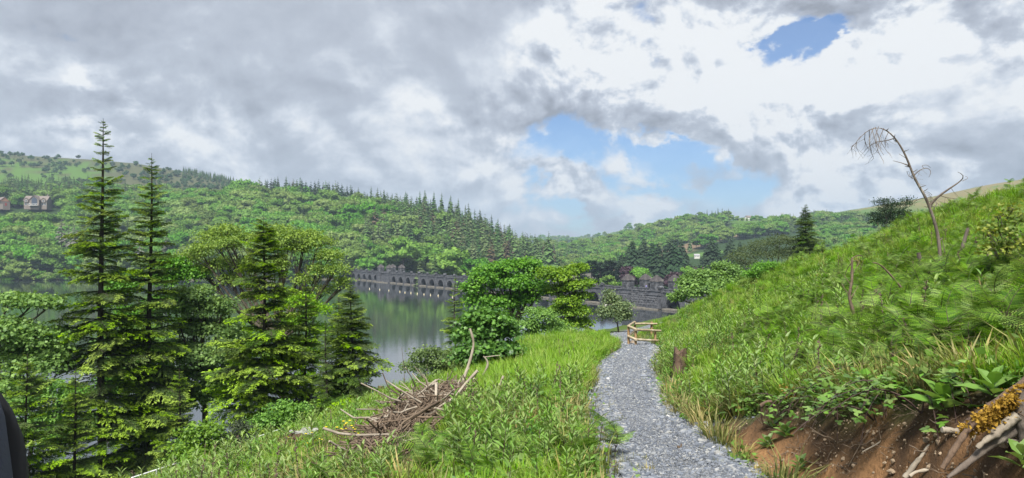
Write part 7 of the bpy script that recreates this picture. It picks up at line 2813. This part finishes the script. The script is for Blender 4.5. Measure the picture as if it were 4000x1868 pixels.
def stump(name, label, p, r0, h, seed, mat_top=None, moss=0, lean=0.0):
    r = np.random.default_rng(seed)
    t = empty(name, tuple(p), label, 'stump')
    n = 16
    a = np.linspace(0, 6.283, n, endpoint=False)
    lob = 1 + 0.16 * np.sin(3 * a + r.uniform(0, 6)) + 0.1 * np.sin(5 * a + r.uniform(0, 6)) + r.normal(0, 0.04, n)
    hs = np.linspace(-0.25, 1, 7) * h
    V = []
    for z in hs:
        k = 1 + 0.55 * np.exp(-max(z, 0) / (0.22 * h + 0.03))
        zz = z + (0.10 * h * np.sin(2 * a + seed) + r.normal(0, 0.05 * h, n) if z > 0.9 * h else 0)
        V.append(np.stack([r0 * lob * k * np.cos(a) + lean * z, r0 * lob * k * np.sin(a), np.broadcast_to(zz, (n,))], 1))
    V = np.array(V)
    g = G()
    i = np.arange(len(hs) - 1)[:, None] * n
    j = np.arange(n)[None]
    j2 = (j + 1) % n
    g.add(V.reshape(-1, 3), np.stack([i + j, i + j2, i + n + j2, i + n + j], -1).reshape(-1, 4))
    link('trunk', g.mesh('trunk', [M_STUMP], True), t)
    g = G()
    top = V[-1]
    c = top.mean(0) + np.array([0, 0, -0.02])
    ring = c + (top - c) * 0.55 + np.array([0, 0, 0.02]) * r.normal(size=(n, 1))
    W = np.vstack([top * np.array([1, 1, 1]) + np.array([0, 0, 0.004]), ring, c])
    g.add(W, [[q, (q + 1) % n, n + (q + 1) % n, n + q] for q in range(n)])
    g.add(W, [[n + q, n + (q + 1) % n, 2 * n] for q in range(n)])
    link('top', g.mesh('top', [mat_top or M_LICHEN]), t)
    if moss:
        g = G()
        q = r.uniform(0, 6.28, moss)
        z = r.uniform(0.0, 0.8, moss) * h
        C = np.stack([np.cos(q) * r0 * 1.25 + lean * z, np.sin(q) * r0 * 1.25, z], 1)
        keep = (np.sin(q) < 0.2)
        leaves_on(g, C[keep], np.stack([np.cos(q), np.sin(q), 0 * q], 1)[keep], 0.035, r, 0.3, 0.8)
        link('moss', g.mesh('moss', [M_MOSS]), t)
    return t


def build_stumps():
    stump('tree_stump', 'flat-topped stump with pale lichen and orange moss on the left slope', hit(1190, 1738), 0.30, 0.30, 1, M_LICHEN, 500)
    stump('tree_stump', 'tall dark rotten stump on the bank right of the guard rail', hit(2655, 1460), 0.13, 0.52, 2, M_STUMP, 0)
    stump('tree_stump', 'dark stump on the crest beside the young firs', hit(1488, 1530), 0.16, 0.30, 3, M_STUMP, 60)
    stump('tree_stump', 'small dark stump in the grass left of the far bend of the path', hit(2272, 1312), 0.26, 0.22, 4, M_LICHEN, 0)
    stump('tree_stump', 'weathered grey stump above the brushwood heap', hit(1560, 1520), 0.2, 0.16, 5, M_LICHEN, 0)
    stump('tree_stump', 'reddish broken stump among the ferns high on the right bank', hit(3525, 1265), 0.16, 0.16, 6, M_DEAD, 60)
    p = hit(2470, 1345)
    me = rough_lump(8, 0.22)
    me.materials.append(mat_two('brown_rock', (0.20, 0.15, 0.11), (0.28, 0.23, 0.18), 4.0, 0.9, 0.4))
    tag(link('rock', me, None, tuple(p)), 'brown rock at the foot of the guard rail', 'rock')
    # torn-up root at the left end of the cut
    p = hit(3015, 1655)
    t = empty('torn_root', tuple(p), 'torn root plate with dark dangling roots at the left end of the bare earth', 'root')
    r = np.random.default_rng(3)

    def zz(a, b):
        return (2900 + a * 0.6386, 1100 + b * 0.6386)
    Y = p[1] - 0.15
    for pts, r0, r1 in (([(115, 760), (150, 735), (200, 735)], 0.05, 0.035), ([(195, 735), (205, 790), (200, 830)], 0.022, 0.014), ([(120, 770), (115, 820), (130, 880)], 0.03, 0.012), ([(150, 760), (150, 830), (165, 880)], 0.03, 0.008),
                       ([(180, 760), (175, 830), (190, 870)], 0.026, 0.008), ([(330, 650), (270, 680), (200, 730)], 0.045, 0.04), ([(380, 700), (330, 740), (290, 800)], 0.022, 0.012), ([(470, 780), (420, 850), (340, 960)], 0.03, 0.022), ([(300, 720), (260, 770), (230, 820)], 0.02, 0.01)):
        g = G()
        P = px_path([zz(*q) for q in pts], Y, r.uniform(-0.1, 0.1)) - p
        tube(g, resample(P, 9), np.linspace(r0, r1, 9) * 0.55, 6)
        link('root', g.mesh('root', [M_STUMP if r0 > 0.021 else M_DARKWOOD], True), t)
    g = G()
    C = np.array([px_path([zz(a, b)], Y)[0] for a, b in zip(r.uniform(235, 335, 260), r.uniform(640, 720, 260))]) - p
    C = C[(np.arange(260) % 2) == 0] + r.normal(0, 0.02, (130, 3))
    leaves_on(g, C, np.tile([0, -0.5, 0.7], (130, 1)), 0.028, r)
    link('moss', g.mesh('moss', [M_MOSS]), t)

    # mossy root mass at the bottom right corner
    def z8(*q):
        return [(3300 + a * 0.4305, 1350 + b * 0.4305) for a, b in q]
    p = hit(3900, 1640)
    Y = p[1] - 0.25
    t = empty('mossy_roots', tuple(p), 'big weathered root clad in orange moss at the lower right corner', 'root')
    for pts, r0, r1, m, y in ((z8((1700, 330), (1500, 470), (1300, 590), (1100, 730)), 0.11, 0.06, M_STUMP, 0.12), (z8((1560, 640), (1480, 700), (1380, 790), (1250, 880), (1200, 930)), 0.075, 0.028, M_DEAD, -0.05),
                             (z8((1626, 730), (1480, 790), (1330, 880), (1200, 990), (1170, 1030), (1060, 1110), (930, 1200)), 0.10, 0.022, M_GREYWOOD, 0.0), (z8((1600, 400), (1600, 620), (1626, 900)), 0.075, 0.055, M_GREYWOOD, -0.05),
                             (z8((1175, 690), (1110, 770), (1020, 900), (950, 1010), (885, 1115)), 0.045, 0.032, M_STUMP, -0.08), (z8((1640, 860), (1540, 880), (1480, 860)), 0.05, 0.03, M_GREYWOOD, -0.02)):
        g = G()
        P = resample(px_path(pts, Y + y), 14) - p
        tube(g, P, np.linspace(r0, r1, 14) * 0.46 * (1 + 0.10 * r.normal(size=14)), 8)
        link('root', g.mesh('root', [m], True), t)
    g = G()
    n = 2200
    f = r.uniform(0, 1, n)
    base_ = np.array(z8((1640, 330), (1480, 470), (1300, 590), (1090, 740)))
    q = np.stack([np.interp(f, [0, .33, .66, 1], base_[:, k]) for k in range(2)], 1)
    C = np.array([at(a + 8 + r.normal(0, 22), b + abs(r.normal(0, 40 - 22 * ff)), Y + 0.02 - abs(r.normal(0, 0.05))) for (a, b), ff in zip(q, f)]) - p
    leaves_on(g, C, np.tile([-0.2, -0.6, 0.6], (n, 1)), 0.021, r, 0.2, 0.8, tint=np.clip(r.normal(0.55, 0.3, n), 0, 1))
    link('moss', g.mesh('moss', [M_MOSS]), t)
    # fallen pale branches on the earth
    for pts, r0, r1, lab in ((z8((780, 900), (735, 960), (690, 1020), (640, 1065), (600, 1130), (540, 1200)), 0.014, 0.020, 'white knobbly fallen branch on the bare earth at the bottom'),
                             (z8((850, 1075), (790, 1110), (720, 1135), (640, 1145), (590, 1185)), 0.010, 0.013, 'thin white branch meeting the knobbly one on the bare earth'),
                             (z8((880, 765), (960, 770), (1040, 785)), 0.024, 0.02, 'short grey stick under the leaves at the top of the cut'),
                             (z8((890, 290), (1000, 290), (1110, 285)), 0.022, 0.018, 'dark rotten branch lying among ferns above the foxglove'),
                             (z8((410, 810), (300, 890), (160, 965)), 0.007, 0.006, 'thin yellow root trailing over the bare earth'),
                             (z8((245, 740), (150, 880), (30, 1100)), 0.005, 0.004, 'long thin dark twig hanging down the bare earth'),
                             (z8((1525, 420), (1560, 700), (1600, 1080)), 0.006, 0.004, 'dry stalk hanging before the weathered root'),
                             (z8((1255, 640), (1215, 740), (1170, 860)), 0.005, 0.004, 'dry grass stalk before the orange moss')):
        q = hit(*pts[len(pts) // 2])
        lone_stick('fallen_branch', lab, 'branch', pts, q[1] - 0.06, r0, r1, M_DEAD if 'dark' not in lab else M_DARKWOOD)


def build_person():
    me = human_mesh('person', [M_JACKET, M_TROUSER, M_SKIN, M_HAIR], None, 0.10, 0.03)
    y = 1.0
    z = land1(-0.96, y)
    k = (19.835 - z) / 1.47
    vz = np.array([v.co[:] for v in me.vertices])
    edge = vz[np.abs(vz[:, 2] * k + z - 19.66) < 0.06]
    x = -0.705 - edge[:, 0].max() * k
    o = link('person', me, None, (x, y, z), (0, 0, 0), k)
    tag(o, 'person in a dark navy jacket at the left edge with a black rucksack strap', 'person')
    g = G()
    P = np.array([[.135, -.16, 1.50], [.17, -.04, 1.525], [.215, .085, 1.43], [.262, .075, 1.33], [.285, -.02, 1.22], [.20, -.15, 1.15]])
    P = P * np.array([0.90, 1, 1])
    Q = resample(resample(P, 18), 64)
    tube(g, Q, 0.019, 10)
    link('strap', g.mesh('strap', [M_STRAP], True), o)
    bm = bmesh.new()
    bmesh.ops.create_cube(bm, size=1.0)
    for v in bm.verts:
        v.co = Vector((v.co.x * 0.30, v.co.y * 0.17 - 0.24, v.co.z * 0.46 + 1.25))
    bmesh.ops.bevel(bm, geom=bm.edges[:], offset=0.05, segments=2, affect='EDGES')
    rm = bpy.data.meshes.new('rucksack')
    bm.to_mesh(rm)
    bm.free()
    rm.materials.append(M_STRAP)
    link('rucksack', rm, o)


build_guardrail()
build_white_railing()
build_dead_tree()
build_brush_pile()
build_stumps()
build_person()
